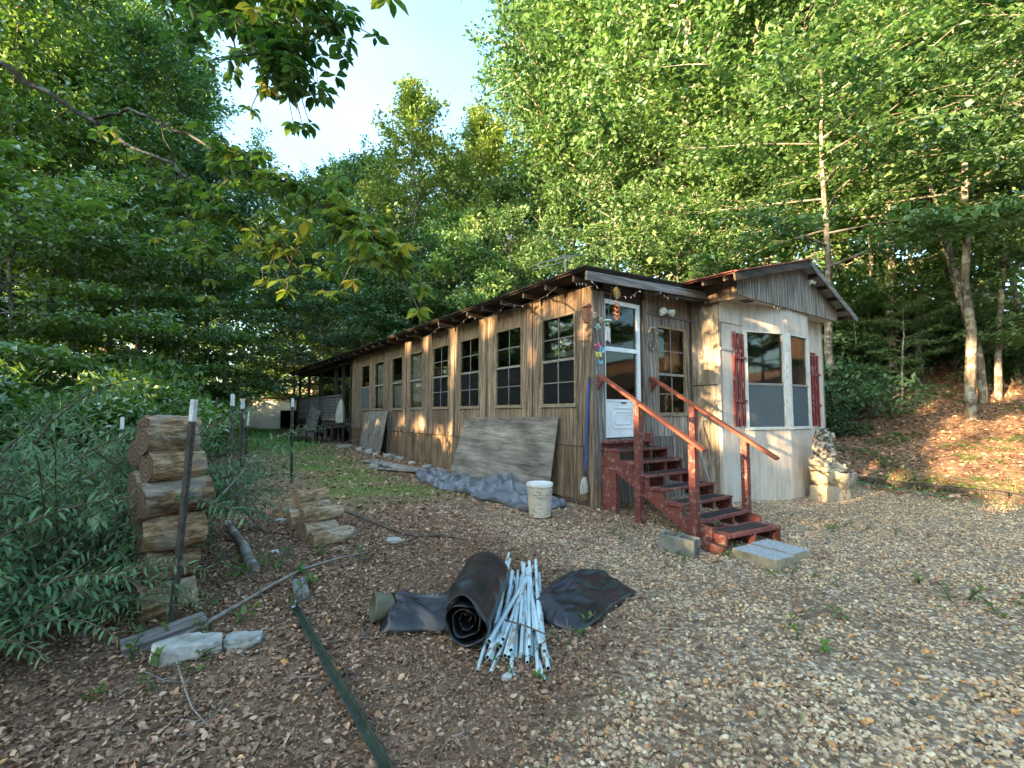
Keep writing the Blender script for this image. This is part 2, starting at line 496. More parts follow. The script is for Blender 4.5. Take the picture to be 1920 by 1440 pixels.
def glass_mat(name, tint, refl):
    t = NT(name)
    tr = t.n('BsdfTransparent', {'Color': (*tint, 1)})
    g = t.n('BsdfGlossy', {'Color': (0.95, 0.97, 1, 1), 'Roughness': 0.03})
    lw = t.n('Fresnel', {'IOR': 1.5})
    f = t.math('MULTIPLY_ADD', lw.outputs[0], refl, 0.006)
    mxn = t.n('MixShader', {0: f, 1: tr.outputs[0], 2: g.outputs[0]})
    t.t.links.new(mxn.outputs[0], t.out.inputs['Surface'])
    return t.m
M['glass'] = glass_mat('window glass', (0.55, 0.58, 0.58), 0.10)
M['glass_old'] = glass_mat('dusty glass', (0.75, 0.77, 0.77), 0.14)

def screen_mat(name, colr, alpha):
    t = NT(name)
    tr = t.n('BsdfTransparent', {'Color': (1, 1, 1, 1)})
    d = t.n('BsdfDiffuse', {'Color': (*colr, 1)})
    mxn = t.n('MixShader', {0: alpha, 1: tr.outputs[0], 2: d.outputs[0]})
    t.t.links.new(mxn.outputs[0], t.out.inputs['Surface'])
    return t.m
M['screen'] = screen_mat('insect screen', (0.022, 0.024, 0.026), 0.55)
M['screen_pale'] = screen_mat('pale insect screen', (0.12, 0.14, 0.15), 0.8)

def bark_mat(name, a, b, c, patch=0.0, scale=9.0, axis='z'):
    t = NT(name)
    v = t.coords((scale, scale, scale * 0.28) if axis == 'z' else (scale * 0.28, scale, scale))
    n = t.noise(v, 1.0, 6, 0.66, 0.5)
    cc = t.ramp(n, [(0.3, a), (0.5, b), (0.7, c)])
    if patch:
        p = t.noise(t.coords((2.2, 2.2, 3.0)), 1.5, 5, 0.65)
        cc = t.mix(t.ramp(p, [(0.5, 0.0), (0.58, patch)]), cc, (0.46, 0.45, 0.40))
    return t.bsdf(cc, 0.92, n, 0.6, 0.02, 0.15)
M['bark'] = bark_mat('forest bark', (0.026, 0.021, 0.016), (0.111, 0.091, 0.072), (0.247, 0.215, 0.176), 0.35)
M['bark_pale'] = bark_mat('pale spotted bark', (0.065, 0.055, 0.042), (0.221, 0.189, 0.150), (0.442, 0.403, 0.338), 0.7)
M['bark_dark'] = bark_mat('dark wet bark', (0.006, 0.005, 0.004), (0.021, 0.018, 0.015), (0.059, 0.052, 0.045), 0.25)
M['log_bark'] = bark_mat('log bark', (0.054, 0.032, 0.017), (0.240, 0.152, 0.081), (0.600, 0.420, 0.246), 0.25, 30, 'x')
M['log_old'] = bark_mat('old log bark', (0.025, 0.016, 0.009), (0.150, 0.095, 0.053), (0.450, 0.302, 0.170), 0.3, 26, 'x')
def cut_mat(name, a, b):
    t = NT(name)
    tcx = t.n('TexCoord')
    w = t.n('TexWave', {'Vector': tcx.outputs['Object'], 'Scale': 9.0, 'Distortion': 2.5, 'Detail': 3.0}, wave_type='RINGS', rings_direction='X')
    c = t.ramp(w.outputs['Fac'], [(0.2, a), (0.8, b)])
    n = t.noise(t.coords(), 7.0, 5, 0.6)
    c = t.mix(0.7, c, t.ramp(n, [(0.3, 0.35), (0.6, 1.0)]), 'MULTIPLY')
    return t.bsdf(c, 0.9, n, 0.3, 0.004)
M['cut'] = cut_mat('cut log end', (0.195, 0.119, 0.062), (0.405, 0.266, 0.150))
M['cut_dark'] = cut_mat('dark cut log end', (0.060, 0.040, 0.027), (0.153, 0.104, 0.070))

G_ = lambda *a: a
M['leaf_mid'] = leafmat('broadleaf green', [(0.0, (0.041, 0.102, 0.041)), (0.45, (0.106, 0.210, 0.074)), (0.8, (0.173, 0.282, 0.114)), (1.0, (0.278, 0.347, 0.153))])
M['leaf_blue'] = leafmat('cool green leaf', [(0.0, (0.075, 0.172, 0.058)), (0.5, (0.200, 0.353, 0.109)), (1.0, (0.401, 0.517, 0.175))])
M['leaf_dark'] = leafmat('deep green leaf', [(0.0, (0.050, 0.104, 0.025)), (0.5, (0.126, 0.232, 0.046)), (1.0, (0.258, 0.360, 0.078))])
M['leaf_yellow'] = leafmat('sunlit yellow green leaf', [(0.0, (0.09, 0.17, 0.035)), (0.5, (0.18, 0.27, 0.06)), (1.0, (0.28, 0.36, 0.09))])  # yellow green stands for sun on the crowns, put into the colour
M['leaf_fresh'] = leafmat('fresh maple leaf', [(0.0, (0.054, 0.123, 0.045)), (0.5, (0.115, 0.213, 0.072)), (1.0, (0.206, 0.295, 0.114))], 0.5)
M['leaf_over'] = leafmat('overhanging leaf', [(0.0, (0.027, 0.094, 0.027)), (0.55, (0.081, 0.181, 0.031)), (0.9, (0.225, 0.288, 0.037)), (1.0, (0.525, 0.425, 0.062))], 0.5, hue=0.0)
M['leaf_bush'] = leafmat('blue green willow leaf', [(0.0, (0.051, 0.109, 0.052)), (0.5, (0.127, 0.226, 0.106)), (1.0, (0.237, 0.342, 0.161))], 0.3, 0.4)
M['leaf_rhodo'] = leafmat('glossy evergreen leaf', [(0.0, (0.03, 0.07, 0.03)), (1.0, (0.10, 0.19, 0.07))], 0.2, 0.4)
M['leaf_weed'] = leafmat('bright weed leaf', [(0.0, (0.070, 0.145, 0.026)), (1.0, (0.170, 0.281, 0.065))], 0.45)
M['grass'] = leafmat('grass blades', [(0.0, (0.068, 0.179, 0.025)), (0.55, (0.144, 0.325, 0.044)), (0.85, (0.248, 0.390, 0.075)), (1.0, (0.413, 0.439, 0.163))], 0.35, hue=0.0)

def tone_mat(name, stops, rough, spec=0.2, trans=False):
    t = NT(name)
    at = t.n('Attribute', attribute_name='tone')
    c = t.ramp(at.outputs['Fac'], stops)
    n = t.noise(t.coords(jitter=False), 70.0, 3, 0.6)
    c = t.mix(0.5, c, t.ramp(n, [(0.3, 0.6), (0.7, 1.15)]), 'MULTIPLY')
    return t.bsdf(c, rough, n, 0.25, 0.003, spec)
M['litter'] = tone_mat('dead leaves', [(0.0, (0.109, 0.061, 0.037)), (0.35, (0.261, 0.149, 0.091)), (0.65, (0.423, 0.258, 0.162)), (0.88, (0.629, 0.416, 0.273)), (1.0, (0.757, 0.424, 0.146))], 0.75)
M['straw'] = tone_mat('pine straw', [(0.0, (0.071, 0.041, 0.025)), (0.5, (0.201, 0.110, 0.056)), (1.0, (0.389, 0.261, 0.150))], 0.8)
M['gravel'] = tone_mat('river gravel', [(0.0, (0.070, 0.062, 0.052)), (0.12, (0.279, 0.211, 0.143)), (0.35, (0.516, 0.364, 0.217)), (0.6, (0.700, 0.508, 0.317)), (0.78, (0.800, 0.684, 0.468)), (0.9, (0.700, 0.364, 0.140)), (1.0, (0.559, 0.262, 0.103))], 0.75)

# ------------------------------------------------------------------ ground
def ab_np(x, y):
    dx = x - HC.x; dy = y - HC.y
    return dx * HU.x + dy * HU.y, dx * HV.x + dy * HV.y

def wob(x, y, k=1.0):
    return 0.5 * np.sin(x * 1.7 * k + 1.3 * np.sin(y * 1.1 * k)) + 0.5 * np.sin(y * 2.1 * k + 1.7 * np.sin(x * 0.9 * k + 2))

def zones(x, y):
    """gravel, grass and litter weights at a place"""
    a, b = ab_np(x, y)
    x0 = np.interp(y, [2.0, 3.4, 4.3, 5.0, 6.2, 7.2], [-0.35, 0.30, 0.45, -0.25, -0.9, -0.9])
    g = sst((x - x0 + 0.25 * wob(x, y, 1.5)) / 0.9)
    g = g * (1 - sst((b - 6.2 + 0.4 * wob(x, y)) / 1.3)) * (1 - sst((a - 0.3) / 2.0))
    near = np.exp(-((a + 0.1) / 0.7) ** 2) * np.exp(-((b + 0.1) / 0.9) ** 2)
    g = g * (1 - 0.8 * near)
    gr = sst((a - 1.2) / 1.6) * np.exp(-((b + 2.2 + 0.25 * wob(x, y)) / 1.0) ** 2) * 1.05
    gr = np.maximum(gr, sst((a - 8.5) / 3) * sst((-b - 1.0) / 0.8) * (1 - sst((-b - 12) / 4)))
    gr = gr * (0.8 + 0.4 * wob(x, y, 2.0))
    bank = np.exp(-((b - 7.6) / 1.1) ** 2) * (0.35 + 0.5 * wob(x, y, 1.3)) * (a < 4)
    gr = np.clip(np.maximum(gr, bank), 0, 1)
    return g, gr, np.clip(1 - g - 0.6 * gr, 0, 1)

def axis_pts(lo, hi, c0, c1, step, grow=1.18):
    pts = list(np.arange(c0, c1 + 1e-6, step))
    s = step; p = c1
    while p < hi:
        s *= grow; p += s; pts.append(p)
    s = step; p = c0
    while p > lo:
        s *= grow; p -= s; pts.insert(0, p)
    return np.array(pts)

gx = axis_pts(-160, 160, -6, 12, 0.13)
gy = axis_pts(-120, 190, 1.5, 17, 0.13)
GX, GY = np.meshgrid(gx, gy, indexing='ij')
GZ = ground_np(GX, GY)
rs = np.random.RandomState(5)
GZ = GZ + rs.normal(0, 0.004, GZ.shape)
V_ = np.stack([GX.ravel(), GY.ravel(), GZ.ravel()], 1)
nx, ny = len(gx), len(gy)
I = (np.arange(nx - 1)[:, None] * ny + np.arange(ny - 1)[None, :]).ravel()
me = np_mesh('ground', V_, np.stack([I, I + ny, I + ny + 1, I + 1], 1), smooth=True)
zg, zr, zl = zones(V_[:, 0], V_[:, 1])
for nm, arr in (('w_gravel', zg), ('w_grass', zr)):
    at = me.attributes.new(nm, 'FLOAT', 'POINT'); at.data.foreach_set('value', arr.astype(np.float32))

def ground_mat():
    t = NT('forest floor')
    v = t.coords(jitter=False)
    n1 = t.noise(v, 9.0, 7, 0.7)
    n2 = t.noise(v, 0.8, 4, 0.55)
    soil = t.ramp(n1, [(0.3, (0.086, 0.055, 0.036)), (0.5, (0.215, 0.133, 0.088)), (0.68, (0.369, 0.240, 0.161))])
    soil = t.mix(0.5, soil, t.ramp(n2, [(0.3, 0.6), (0.7, 1.3)]), 'MULTIPLY')
    vo = t.n('TexVoronoi', {'Vector': v, 'Scale': 26.0, 'Randomness': 1.0})
    grv = t.ramp(t.n('SeparateColor', {0: vo.outputs['Color']}).outputs[0], [(0.0, (0.172, 0.135, 0.101)), (0.3, (0.343, 0.254, 0.173)), (0.7, (0.583, 0.460, 0.331)), (1.0, (0.790, 0.667, 0.518))])
    grv = t.mix(t.ramp(vo.outputs['Distance'], [(0.35, 0.0), (0.62, 0.8)]), grv, (0.103, 0.069, 0.043))
    grv = t.mix(0.35, grv, (0.292, 0.198, 0.122))
    gras = t.ramp(n1, [(0.3, (0.061, 0.080, 0.020)), (0.55, (0.146, 0.183, 0.043)), (0.75, (0.240, 0.207, 0.086))])
    ag = t.n('Attribute', attribute_name='w_gravel').outputs['Fac']
    ar = t.n('Attribute', attribute_name='w_grass').outputs['Fac']
    c = t.mix(ag, soil, grv)
    c = t.mix(t.math('MULTIPLY', ar, 0.8), c, gras)
    h = t.math('ADD', n1, t.math('MULTIPLY', t.math('MULTIPLY', vo.outputs['Distance'], ag), -0.8))
    return t.bsdf(c, 0.95, h, 0.7, 0.03, 0.1)
ground = link('ground', me, ground_mat())
tag(ground, 'brown leaf strewn yard ground with gravel', 'ground', kind='structure')

# ------------------------------------------------------------------ cabin
cabin = empty('cabin', (HC.x, HC.y, 0), HA, 'long weathered wooden cabin with rows of dark windows and beige gabled end', 'cabin')
TL = lambda s, z, d: (-d, s, z)                    # long wall, faces the yard
TE = lambda s, z, d: (s, -d, z)                    # end wall with the door
TS = lambda s, z, d: (2.5 - d, s, z)               # side of the projecting end room
TF = lambda s, z, d: (s, -0.535 - d, z)            # beige front
def TB(p, q):
    p = Vector((p[0], p[1])); q = Vector((q[0], q[1])); u = (q - p).normalized(); n = Vector((u.y, -u.x))
    return (lambda s, z, d: (p.x + u.x * s + n.x * d, p.y + u.y * s + n.y * d, z)), (q - p).length

rng = random.Random(11)
def part(name, m, mb, parent=cabin, **k):
    return mb.build(name, m, parent, **k)

LW = [(0.37, 1.22), (1.77, 2.63), (3.22, 4.06), (4.57, 5.41), (5.97, 6.80), (7.28, 8.11), (8.72, 9.56), (10.0, 10.9)]
ZS, ZT = 1.52, 3.0
WALL_END = 11.9
TOPZ = 3.37
edges = [0.0] + [e for w in LW for e in w] + [WALL_END]
for i in range(0, len(edges), 2):                              # piers between the windows
    s0, s1 = edges[i], edges[i + 1]
    part('siding_panel', M['wall_wood2'], MB().grooved(TL, s0 + 0.002, s1 - 0.002, 0.902, TOPZ, -0.06, 0.0, 0.2, 0.012, 0.007, phase=0.03))
    if 0 < i < len(edges) - 2:
        c = (s0 + s1) / 2 + rng.uniform(-0.05, 0.05)
        part('batten', M['wall_wood'], MB().boxT(TL, c - 0.035, c + 0.035, 0.93, TOPZ - 0.01, 0.002, 0.020 + rng.uniform(0, 0.004)), bevel=0.003)
for i, (s0, s1) in enumerate(LW):
    part('siding_panel', M['wall_wood'], MB().grooved(TL, s0 + 0.002, s1 - 0.002, 0.904, ZS, -0.06, -0.004, 0.075, 0.010, 0.007))
    part('siding_panel', M['wall_wood'], MB().grooved(TL, s0 + 0.002, s1 - 0.002, ZT, TOPZ - 0.004, -0.06, -0.005, 0.15, 0.010, 0.006))
# skirting sheets, the near one rotted along its foot
cuts = [0.10, 1.02, 2.1, 3.2, 4.2, 4.88, 5.75, 6.6, 7.5, 8.1, 9.3, 10.3, 11.9]
for i in range(len(cuts) - 1):
    s0, s1 = cuts[i] + 0.003, cuts[i + 1] - 0.003
    g = gz(*hw(0, (s0 + s1) / 2)[:2])
    tilt = rng.uniform(-0.008, 0.004)
    if i == 0:
        zb = lambda s: 0.11 + 0.05 * noise.noise(Vector((s * 14, 3, 0))) + 0.03 * noise.noise(Vector((s * 45, 1, 0)))
        mb = MB().grooved(TL, s0, s1, 0.1, 0.893, -0.05, -0.012 + tilt, 0.022, 0.006, 0.001, zb=zb)
    else:
        mb = MB().grooved(TL, s0, s1, g - 0.06, 0.893, -0.05, -0.012 + tilt, 0.30, 0.010, 0.005, phase=rng.uniform(0, .2))
    part('skirting_panel', M['skirt_wood'], mb)
part('foundation_board', M['dark_wood'], MB().box(0.03, 0.07, 0.1, WALL_END - 0.1, -0.1, 0.5))
part('drip_strip', M['dark_wood'], MB().boxT(TL, 3.9, 11.0, 0.893, 0.903, -0.01, 0.006))
# corner boards and posts
part('corner_board', M['grey_wood'], MB().boxT(TE, -0.012, 0.225, 0.35, 3.25, 0.0, 0.032), bevel=0.004)
part('corner_board', M['skirt_wood'], MB().boxT(TE, -0.012, 0.115, -0.06, 0.345, 0.0, 0.034), bevel=0.004)
part('corner_board', M['skirt_wood'], MB().boxT(TE, 0.12, 0.225, -0.06, 0.345, 0.0, 0.026), bevel=0.004)
part('corner_board', M['wall_wood2'], MB().boxT(TL, -0.03, 0.095, -0.05, 3.3, 0.002, 0.026), bevel=0.004)

def window(T, s0, s1, z0, z1, cols=2, rows=4, mid=None, lower='screen', mat_f='trim', fw=0.035, deep=0.045, cross=True, curtain=None, glass='glass', bars=(2, 2)):
    mid = mid if mid is not None else (z0 + z1) / 2
    f = MB()
    f.boxT(T, s0, s0 + fw, z0, z1, -deep, 0.012); f.boxT(T, s1 - fw, s1, z0, z1, -deep, 0.012)
    f.boxT(T, s0 + fw, s1 - fw, z1 - fw, z1, -deep, 0.011); f.boxT(T, s0 + fw, s1 - fw, z0, z0 + fw, -deep, 0.011)
    w = part('window', M[mat_f], f, bevel=0.003)
    MB().boxT(T, s0 + fw, s1 - fw, mid - 0.02, mid + 0.02, -0.034, 0.003).build('meeting_rail', M['trim_grey'], w)
    MB().boxT(T, s0 + fw, s1 - fw, mid + 0.02, z1 - fw, -0.032, -0.028).build('pane', M[glass], w)
    MB().boxT(T, s0 + fw, s1 - fw, z0 + fw, mid - 0.02, -0.038, -0.034).build('pane', M[glass], w)
    if lower:
        MB().boxT(T, s0 + fw + 0.004, s1 - fw - 0.004, z0 + fw + 0.004, mid - 0.018, -0.014, -0.012).build('screen', M[lower], w)
    if cross:
        c = (s0 + s1) / 2
        for (za, zb_) in ((mid + 0.02, z1 - fw), (z0 + fw, mid - 0.02)):
            d = -0.026 if za > mid else -0.010
            MB().boxT(T, c - 0.007, c + 0.007, za, zb_, d - 0.002, d + 0.008).build('muntin', M['trim_grey'], w)
            h = (za + zb_) / 2
            MB().boxT(T, s0 + fw, s1 - fw, h - 0.007, h + 0.007, d - 0.002, d + 0.007).build('muntin', M['trim_grey'], w)
    MB().boxT(T, s0 - 0.01, s1 + 0.01, z0 - 0.022, z0 - 0.001, -0.03, 0.028).build('sill', M['trim_grey' if mat_f != 'white_dirty' else mat_f], w, bevel=0.003)
    if curtain:
        k0, k1, h0, h1 = curtain
        ph = rng.uniform(0, 6)
        MB().grid(lambda u, v: T(k0 + (k1 - k0) * u, h0 + (h1 - h0) * v, -0.085 + 0.015 * math.sin(u * 26 + ph + 2 * v) + 0.01 * math.sin(u * 61)), 30, 6).build('curtain', M['curtain'], w, smooth=80, solid=0.004)
    return w

cur = {4: (5.99, 6.78, 1.56, 2.98), 5: (7.3, 8.1, 1.56, 2.35), 6: (8.9, 9.5, 1.56, 2.9), 3: None}
for i, (s0, s1) in enumerate(LW):
    window(TL, s0 + 0.002, s1 - 0.002, ZS + 0.001, ZT - 0.001, lower=('screen_pale' if i == 7 else 'screen' if i in (0, 1, 2, 3) else None),
           cross=i in (0, 1, 2, 3), curtain=cur.get(i), glass='glass' if i < 4 else 'glass_old')
part('blind', M['curtain'], MB().boxT(TL, 0.42, 1.18, 2.33, 2.42, -0.12, -0.10))
# room behind the windows
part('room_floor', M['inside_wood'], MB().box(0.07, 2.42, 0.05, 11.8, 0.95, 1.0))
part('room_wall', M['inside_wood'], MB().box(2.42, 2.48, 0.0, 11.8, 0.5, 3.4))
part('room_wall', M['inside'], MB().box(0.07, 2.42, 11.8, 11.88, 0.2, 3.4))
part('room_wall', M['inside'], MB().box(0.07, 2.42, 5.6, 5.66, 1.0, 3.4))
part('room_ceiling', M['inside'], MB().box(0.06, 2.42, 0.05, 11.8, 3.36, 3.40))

# end wall: storm door, wood, window
f = MB()
f.boxT(TE, 0.232, 0.262, 1.03, 3.16, -0.05, 0.012); f.boxT(TE, 0.985, 1.06, 1.03, 3.16, -0.05, 0.014)
f.boxT(TE, 0.262, 0.985, 3.09, 3.16, -0.05, 0.012); f.boxT(TE, 0.262, 0.985, 1.03, 1.06, -0.05, 0.012)
door = part('storm_door', M['white'], f, bevel=0.004)
MB().boxT(TE, 0.264, 0.983, 2.355, 2.425, -0.04, 0.006).build('rail', M['white'], door, bevel=0.004)
MB().boxT(TE, 0.264, 0.983, 1.575, 1.615, -0.04, 0.004).build('rail', M['white'], door, bevel=0.004)
pn = MB().boxT(TE, 0.264, 0.983, 1.062, 1.573, -0.035, 0.0).build('kick_panel', M['white'], door)
def ring(pts, w):
    mb = MB()
    for i in range(len(pts)):
        p = pts[i]; q = pts[(i + 1) % len(pts)]
        mb.bar(TE(p[0], p[1], 0.004), TE(q[0], q[1], 0.004), w, 0.010, up=(0, 1, 0))
    return mb
def octa(s0, s1, z0, z1, c):
    return [(s0 + c, z0), (s1 - c, z0), (s1, z0 + c), (s1, z1 - c), (s1 - c, z1), (s0 + c, z1), (s0, z1 - c), (s0, z0 + c)]
ring(octa(0.36, 0.90, 1.17, 1.48, 0.07), 0.018).build('moulding', M['white'], pn, bevel=0.003)
ring(octa(0.42, 0.84, 1.23, 1.42, 0.06), 0.012).build('moulding', M['white'], pn, bevel=0.003)
MB().boxT(TE, 0.60, 0.70, 1.555, 1.575, 0.004, 0.02).build('latch', M['iron'], door)
MB().boxT(TE, 0.264, 0.983, 2.427, 3.088, -0.024, -0.020).build('pane', M['glass'], door)
MB().boxT(TE, 0.264, 0.983, 1.617, 2.353, -0.024, -0.020).build('pane', M['glass'], door)
part('jamb', M['dark_wood_x'], MB().boxT(TE, 1.065, 1.105, 1.0, 3.2, -0.06, 0.0))
part('jamb', M['wall_wood2'], MB().boxT(TE, 1.108, 1.185, 0.2, 3.25, -0.04, 0.028), bevel=0.004)
part('header_board', M['dark_wood_x'], MB().boxT(TE, 0.228, 1.105, 3.165, 3.42, -0.03, 0.004))
part('siding_panel', M['grey_wood'], MB().grooved(TE, 1.19, 1.498, 1.02, 3.04, -0.06, 0.0, 0.2, 0.012, 0.006, phase=0.1))
part('siding_panel', M['grey_wood'], MB().grooved(TE, 2.302, 2.496, 1.02, 3.04, -0.06, 0.0, 0.2, 0.012, 0.006))
part('siding_panel', M['grey_wood'], MB().grooved(TE, 1.502, 2.298, 2.885, 3.04, -0.06, -0.002, 0.1, 0.008, 0.005))
part('siding_panel', M['grey_wood'], MB().grooved(TE, 1.502, 2.298, 1.02, 1.376, -0.06, -0.002, 0.065, 0.010, 0.007))
part('trim_board', M['grey_wood_h'], MB().boxT(TE, 1.188, 2.496, 3.045, 3.085, -0.03, 0.014), bevel=0.003)
part('siding_panel', M['wall_wood'], MB().grooved(TE, 1.19, 2.496, 3.09, 3.45, -0.05, 0.0, 0.12, 0.010, 0.006))
part('skirting_panel', M['grey_wood'], MB().grooved(TE, 0.23, 1.19, -0.2, 1.015, -0.05, -0.006, 0.1, 0.010, 0.006))
part('skirting_panel', M['grey_wood'], MB().grooved(TE, 1.193, 2.496, -0.25, 1.015, -0.05, -0.008, 0.1, 0.010, 0.006))
window(TE, 1.50, 2.30, 1.378, 2.882, lower=None, mid=2.06)

# side of the projecting room and the beige front
part('siding_panel', M['peel'], MB().grooved(TS, -0.533, -0.004, 1.90, 3.52, -0.06, 0.0, 0.1, 0.010, 0.007))
part('siding_panel', M['peel'], MB().grooved(TS, -0.533, -0.004, -0.26, 1.885, -0.06, -0.003, 0.1, 0.010, 0.007))
def beige(T, s0, s1, z0, z1, d=0.0, step=0.1):
    return part('siding_panel', M['beige'], MB().grooved(T, s0 + 0.002, s1 - 0.002, z0, z1, d - 0.06, d, step, 0.008, 0.005))
beige(TF, 2.5, 3.22, -0.3, 1.08); beige(TF, 2.5, 3.22, 1.083, 2.49, -0.002); beige(TF, 2.5, 3.22, 2.53, 2.97, -0.003); beige(TF, 2.5, 3.22, 3.02, 3.37, -0.001, 0.3)
for z in (2.49, 2.975):
    part('trim_board', M['beige'], MB().boxT(TF, 2.502, 3.216, z, z + 0.04, -0.02, 0.014), bevel=0.003)
beige(TF, 5.55, 6.55, -0.3, 1.35); beige(TF, 5.55, 6.55, 1.353, 2.62, -0.002); beige(TF, 5.55, 6.55, 2.66, 3.37, -0.003)
part('trim_board', M['beige'], MB().boxT(TF, 5.56, 6.54, 2.62, 2.66, -0.02, 0.014), bevel=0.003)
part('siding_panel', M['beige'], MB().box(6.49, 6.55, -0.45, 11.8, -0.3, 3.4))
part('corner_trim', M['trim'], MB().box(6.552, 6.585, -0.54, -0.46, -0.3, 3.4))
B1, l1 = TB((3.22, -0.535), (4.25, -0.85)); B2, l2 = TB((4.25, -0.85), (5.17, -0.83)); B3, l3 = TB((5.17, -0.83), (5.55, -0.535))
for (T, ln, w0, w1) in ((B1, l1, 0.075, 0.975), (B2, l2, 0.07, 0.85)):
    beige(T, 0.0, ln, -0.3, 1.098)
    beige(T, 0.0, ln, 2.905, 3.372, 0.0, 0.3)
    part('mullion', M['white_dirty'], MB().boxT(T, 0.002, w0 - 0.002, 1.10, 2.903, -0.05, 0.012), bevel=0.003)
    part('mullion', M['white_dirty'], MB().boxT(T, w1 + 0.002, ln - 0.002, 1.10, 2.903, -0.05, 0.012), bevel=0.003)
    window(T, w0, w1, 1.125, 2.902, mid=1.93, lower='screen_pale', mat_f='white_dirty', cross=False, glass='glass_old', fw=0.03)
beige(B3, 0.0, l3, -0.3, 3.372)
part('bay_cap', M['beige'], MB().prism([(3.22, -0.50), (4.25, -0.82), (5.17, -0.80), (5.55, -0.50)], lambda u, v: (u, v, 3.34), lambda u, v: (u, v, 3.365)))
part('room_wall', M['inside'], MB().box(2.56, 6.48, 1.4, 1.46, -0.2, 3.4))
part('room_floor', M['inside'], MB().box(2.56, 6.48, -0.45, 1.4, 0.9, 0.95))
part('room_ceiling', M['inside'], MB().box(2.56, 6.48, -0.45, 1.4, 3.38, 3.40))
# shutters: three slats and two cross bars each
for (s0, z0, z1) in ((2.885, 1.17, 2.86), (5.93, 1.12, 2.70)):
    sh = part('shutter', M['red_old'], MB().boxT(TF, s0 - 0.03, s0 + 0.37, z0 + 0.42, z0 + 0.47, 0.03, 0.052), bevel=0.003)
    MB().boxT(TF, s0 - 0.03, s0 + 0.37, z1 - 0.5, z1 - 0.45, 0.03, 0.052).build('cross_bar', M['red_old'], sh, bevel=0.003)
    for k in range(3):
        a = s0 + 0.135 * k
        MB().boxT(TF, a, a + 0.075, z0 + rng.uniform(-0.01, 0.02), z1 - 0.02 * k + rng.uniform(-0.02, 0.02), 0.004, 0.029).build('slat', M['red_old'], sh, bevel=0.003)

# roofs
zl_ = lambda x: 3.40 + 0.047 * (x + 0.45)
def slab(x0, x1, y0, y1, zf, th, m, name, parent=cabin):
    return MB().hexa([(x0, y0, zf(x0) - th), (x1, y0, zf(x1) - th), (x1, y1, zf(x1) - th), (x0, y1, zf(x0) - th), (x0, y0, zf(x0)), (x1, y0, zf(x1)), (x1, y1, zf(x1)), (x0, y1, zf(x0))]).build(name, m, parent)
roof = slab(-0.46, 2.42, -0.34, 21.0, lambda x: zl_(x) + 0.035, 0.03, M['roof_dark'], 'roof')
for k in range(18):                                            # lapped roofing strips whose edges show along the eave
    y = -0.36 + k * 1.19
    MB().hexa([(-0.49, y, zl_(-0.49) + 0.03), (2.4, y, zl_(2.4) + 0.037), (2.4, y + 1.25, zl_(2.4) + 0.037), (-0.49, y + 1.25, zl_(-0.49) + 0.03),
               (-0.50, y, zl_(-0.5) + 0.055 + 0.012 * (k % 2)), (2.4, y, zl_(2.4) + 0.055 + 0.012 * (k % 2)), (2.4, y + 1.25, zl_(2.4) + 0.05), (-0.50, y + 1.25, zl_(-0.5) + 0.05)]).build('roofing_strip', M['roof_dark'], roof)
n_raf = 35
for k in range(n_raf):
    y = -0.05 + k * 0.61
    MB().box(-0.43 + rng.uniform(-0.03, 0.02), 0.0 if y < 11.9 else 2.3, y, y + 0.04, zl_(-0.4) - 0.09, zl_(-0.4) - 0.002).build('rafter', M['dark_wood_x'], roof)
MB().box(-0.40, -0.36, -0.3, 20.9, zl_(-0.4) - 0.001, zl_(-0.4) + 0.006).build('eave_lath', M['dark_wood'], roof)
MB().prism([(-0.45, 3.255), (2.42, 3.39), (2.42, 3.52), (-0.45, 3.385)], lambda u, v: (u, -0.345, v), lambda u, v: (u, -0.305, v)).build('fascia', M['grey_wood_h'], roof, bevel=0.004)
MB().prism([(1.4, 3.30), (2.48, 3.345), (2.48, 3.40), (1.4, 3.355)], lambda u, v: (u, -0.30, v), lambda u, v: (u, -0.26, v)).build('fascia', M['dark_wood_x'], roof)
RX, RZ = 4.68, 4.30
zL = lambda x: RZ - (RX - x) * 0.262
zR = lambda x: RZ - (x - RX) * 0.387
main = part('gable_roof', M['roof_red'], MB().prism([(1.75, -0.35), (2.05, -1.1), (RX, -1.1), (RX, 12.0), (1.75, 12.0)], lambda u, v: (u, v, zL(u)), lambda u, v: (u, v, zL(u) + 0.025)))
# the right slope is one ribbed sheet, its ribs and purlins seen from below
prof = []
x = RX
MBr = MB()
nrib = 12
for k in range(nrib):
    y0 = -1.12 + k * 0.24; y1 = y0 + 0.239
    MBr.hexa([(RX, y0, RZ), (6.82, y0, zR(6.82)), (6.82, y1, zR(6.82) + 0.002), (RX, y1, RZ + 0.002), (RX, y0, RZ + 0.02), (6.82, y0, zR(6.82) + 0.02), (6.82, y1, zR(6.82) + 0.02), (RX, y1, RZ + 0.02)])
MBr.hexa([(RX, 1.77, RZ), (6.82, 1.77, zR(6.82)), (6.82, 12, zR(6.82)), (RX, 12, RZ), (RX, 1.77, RZ + .02), (6.82, 1.77, zR(6.82) + .02), (6.82, 12, zR(6.82) + .02), (RX, 12, RZ + .02)])
MBr.build('roof_sheet', M['metal'], main)
for x in (5.12, 5.56, 6.0, 6.44, 6.76):
    MB().bar((x, -1.09, zR(x) - 0.022), (x, 1.5, zR(x) - 0.022), 0.075, 0.04, up=(0.36, 0, 1)).build('purlin', M['dark_wood'], main)
MB().bar((1.98, -1.115, zL(1.98) - 0.06), (RX - 0.01, -1.115, zL(RX) - 0.06), 0.03, 0.13).build('rake_board', M['dark_wood_x'], main)
MB().bar((RX + 0.01, -1.115, zR(RX) - 0.05), (6.86, -1.115, zR(6.86) - 0.05), 0.03, 0.11).build('rake_board', M['grey_wood_h'], main)
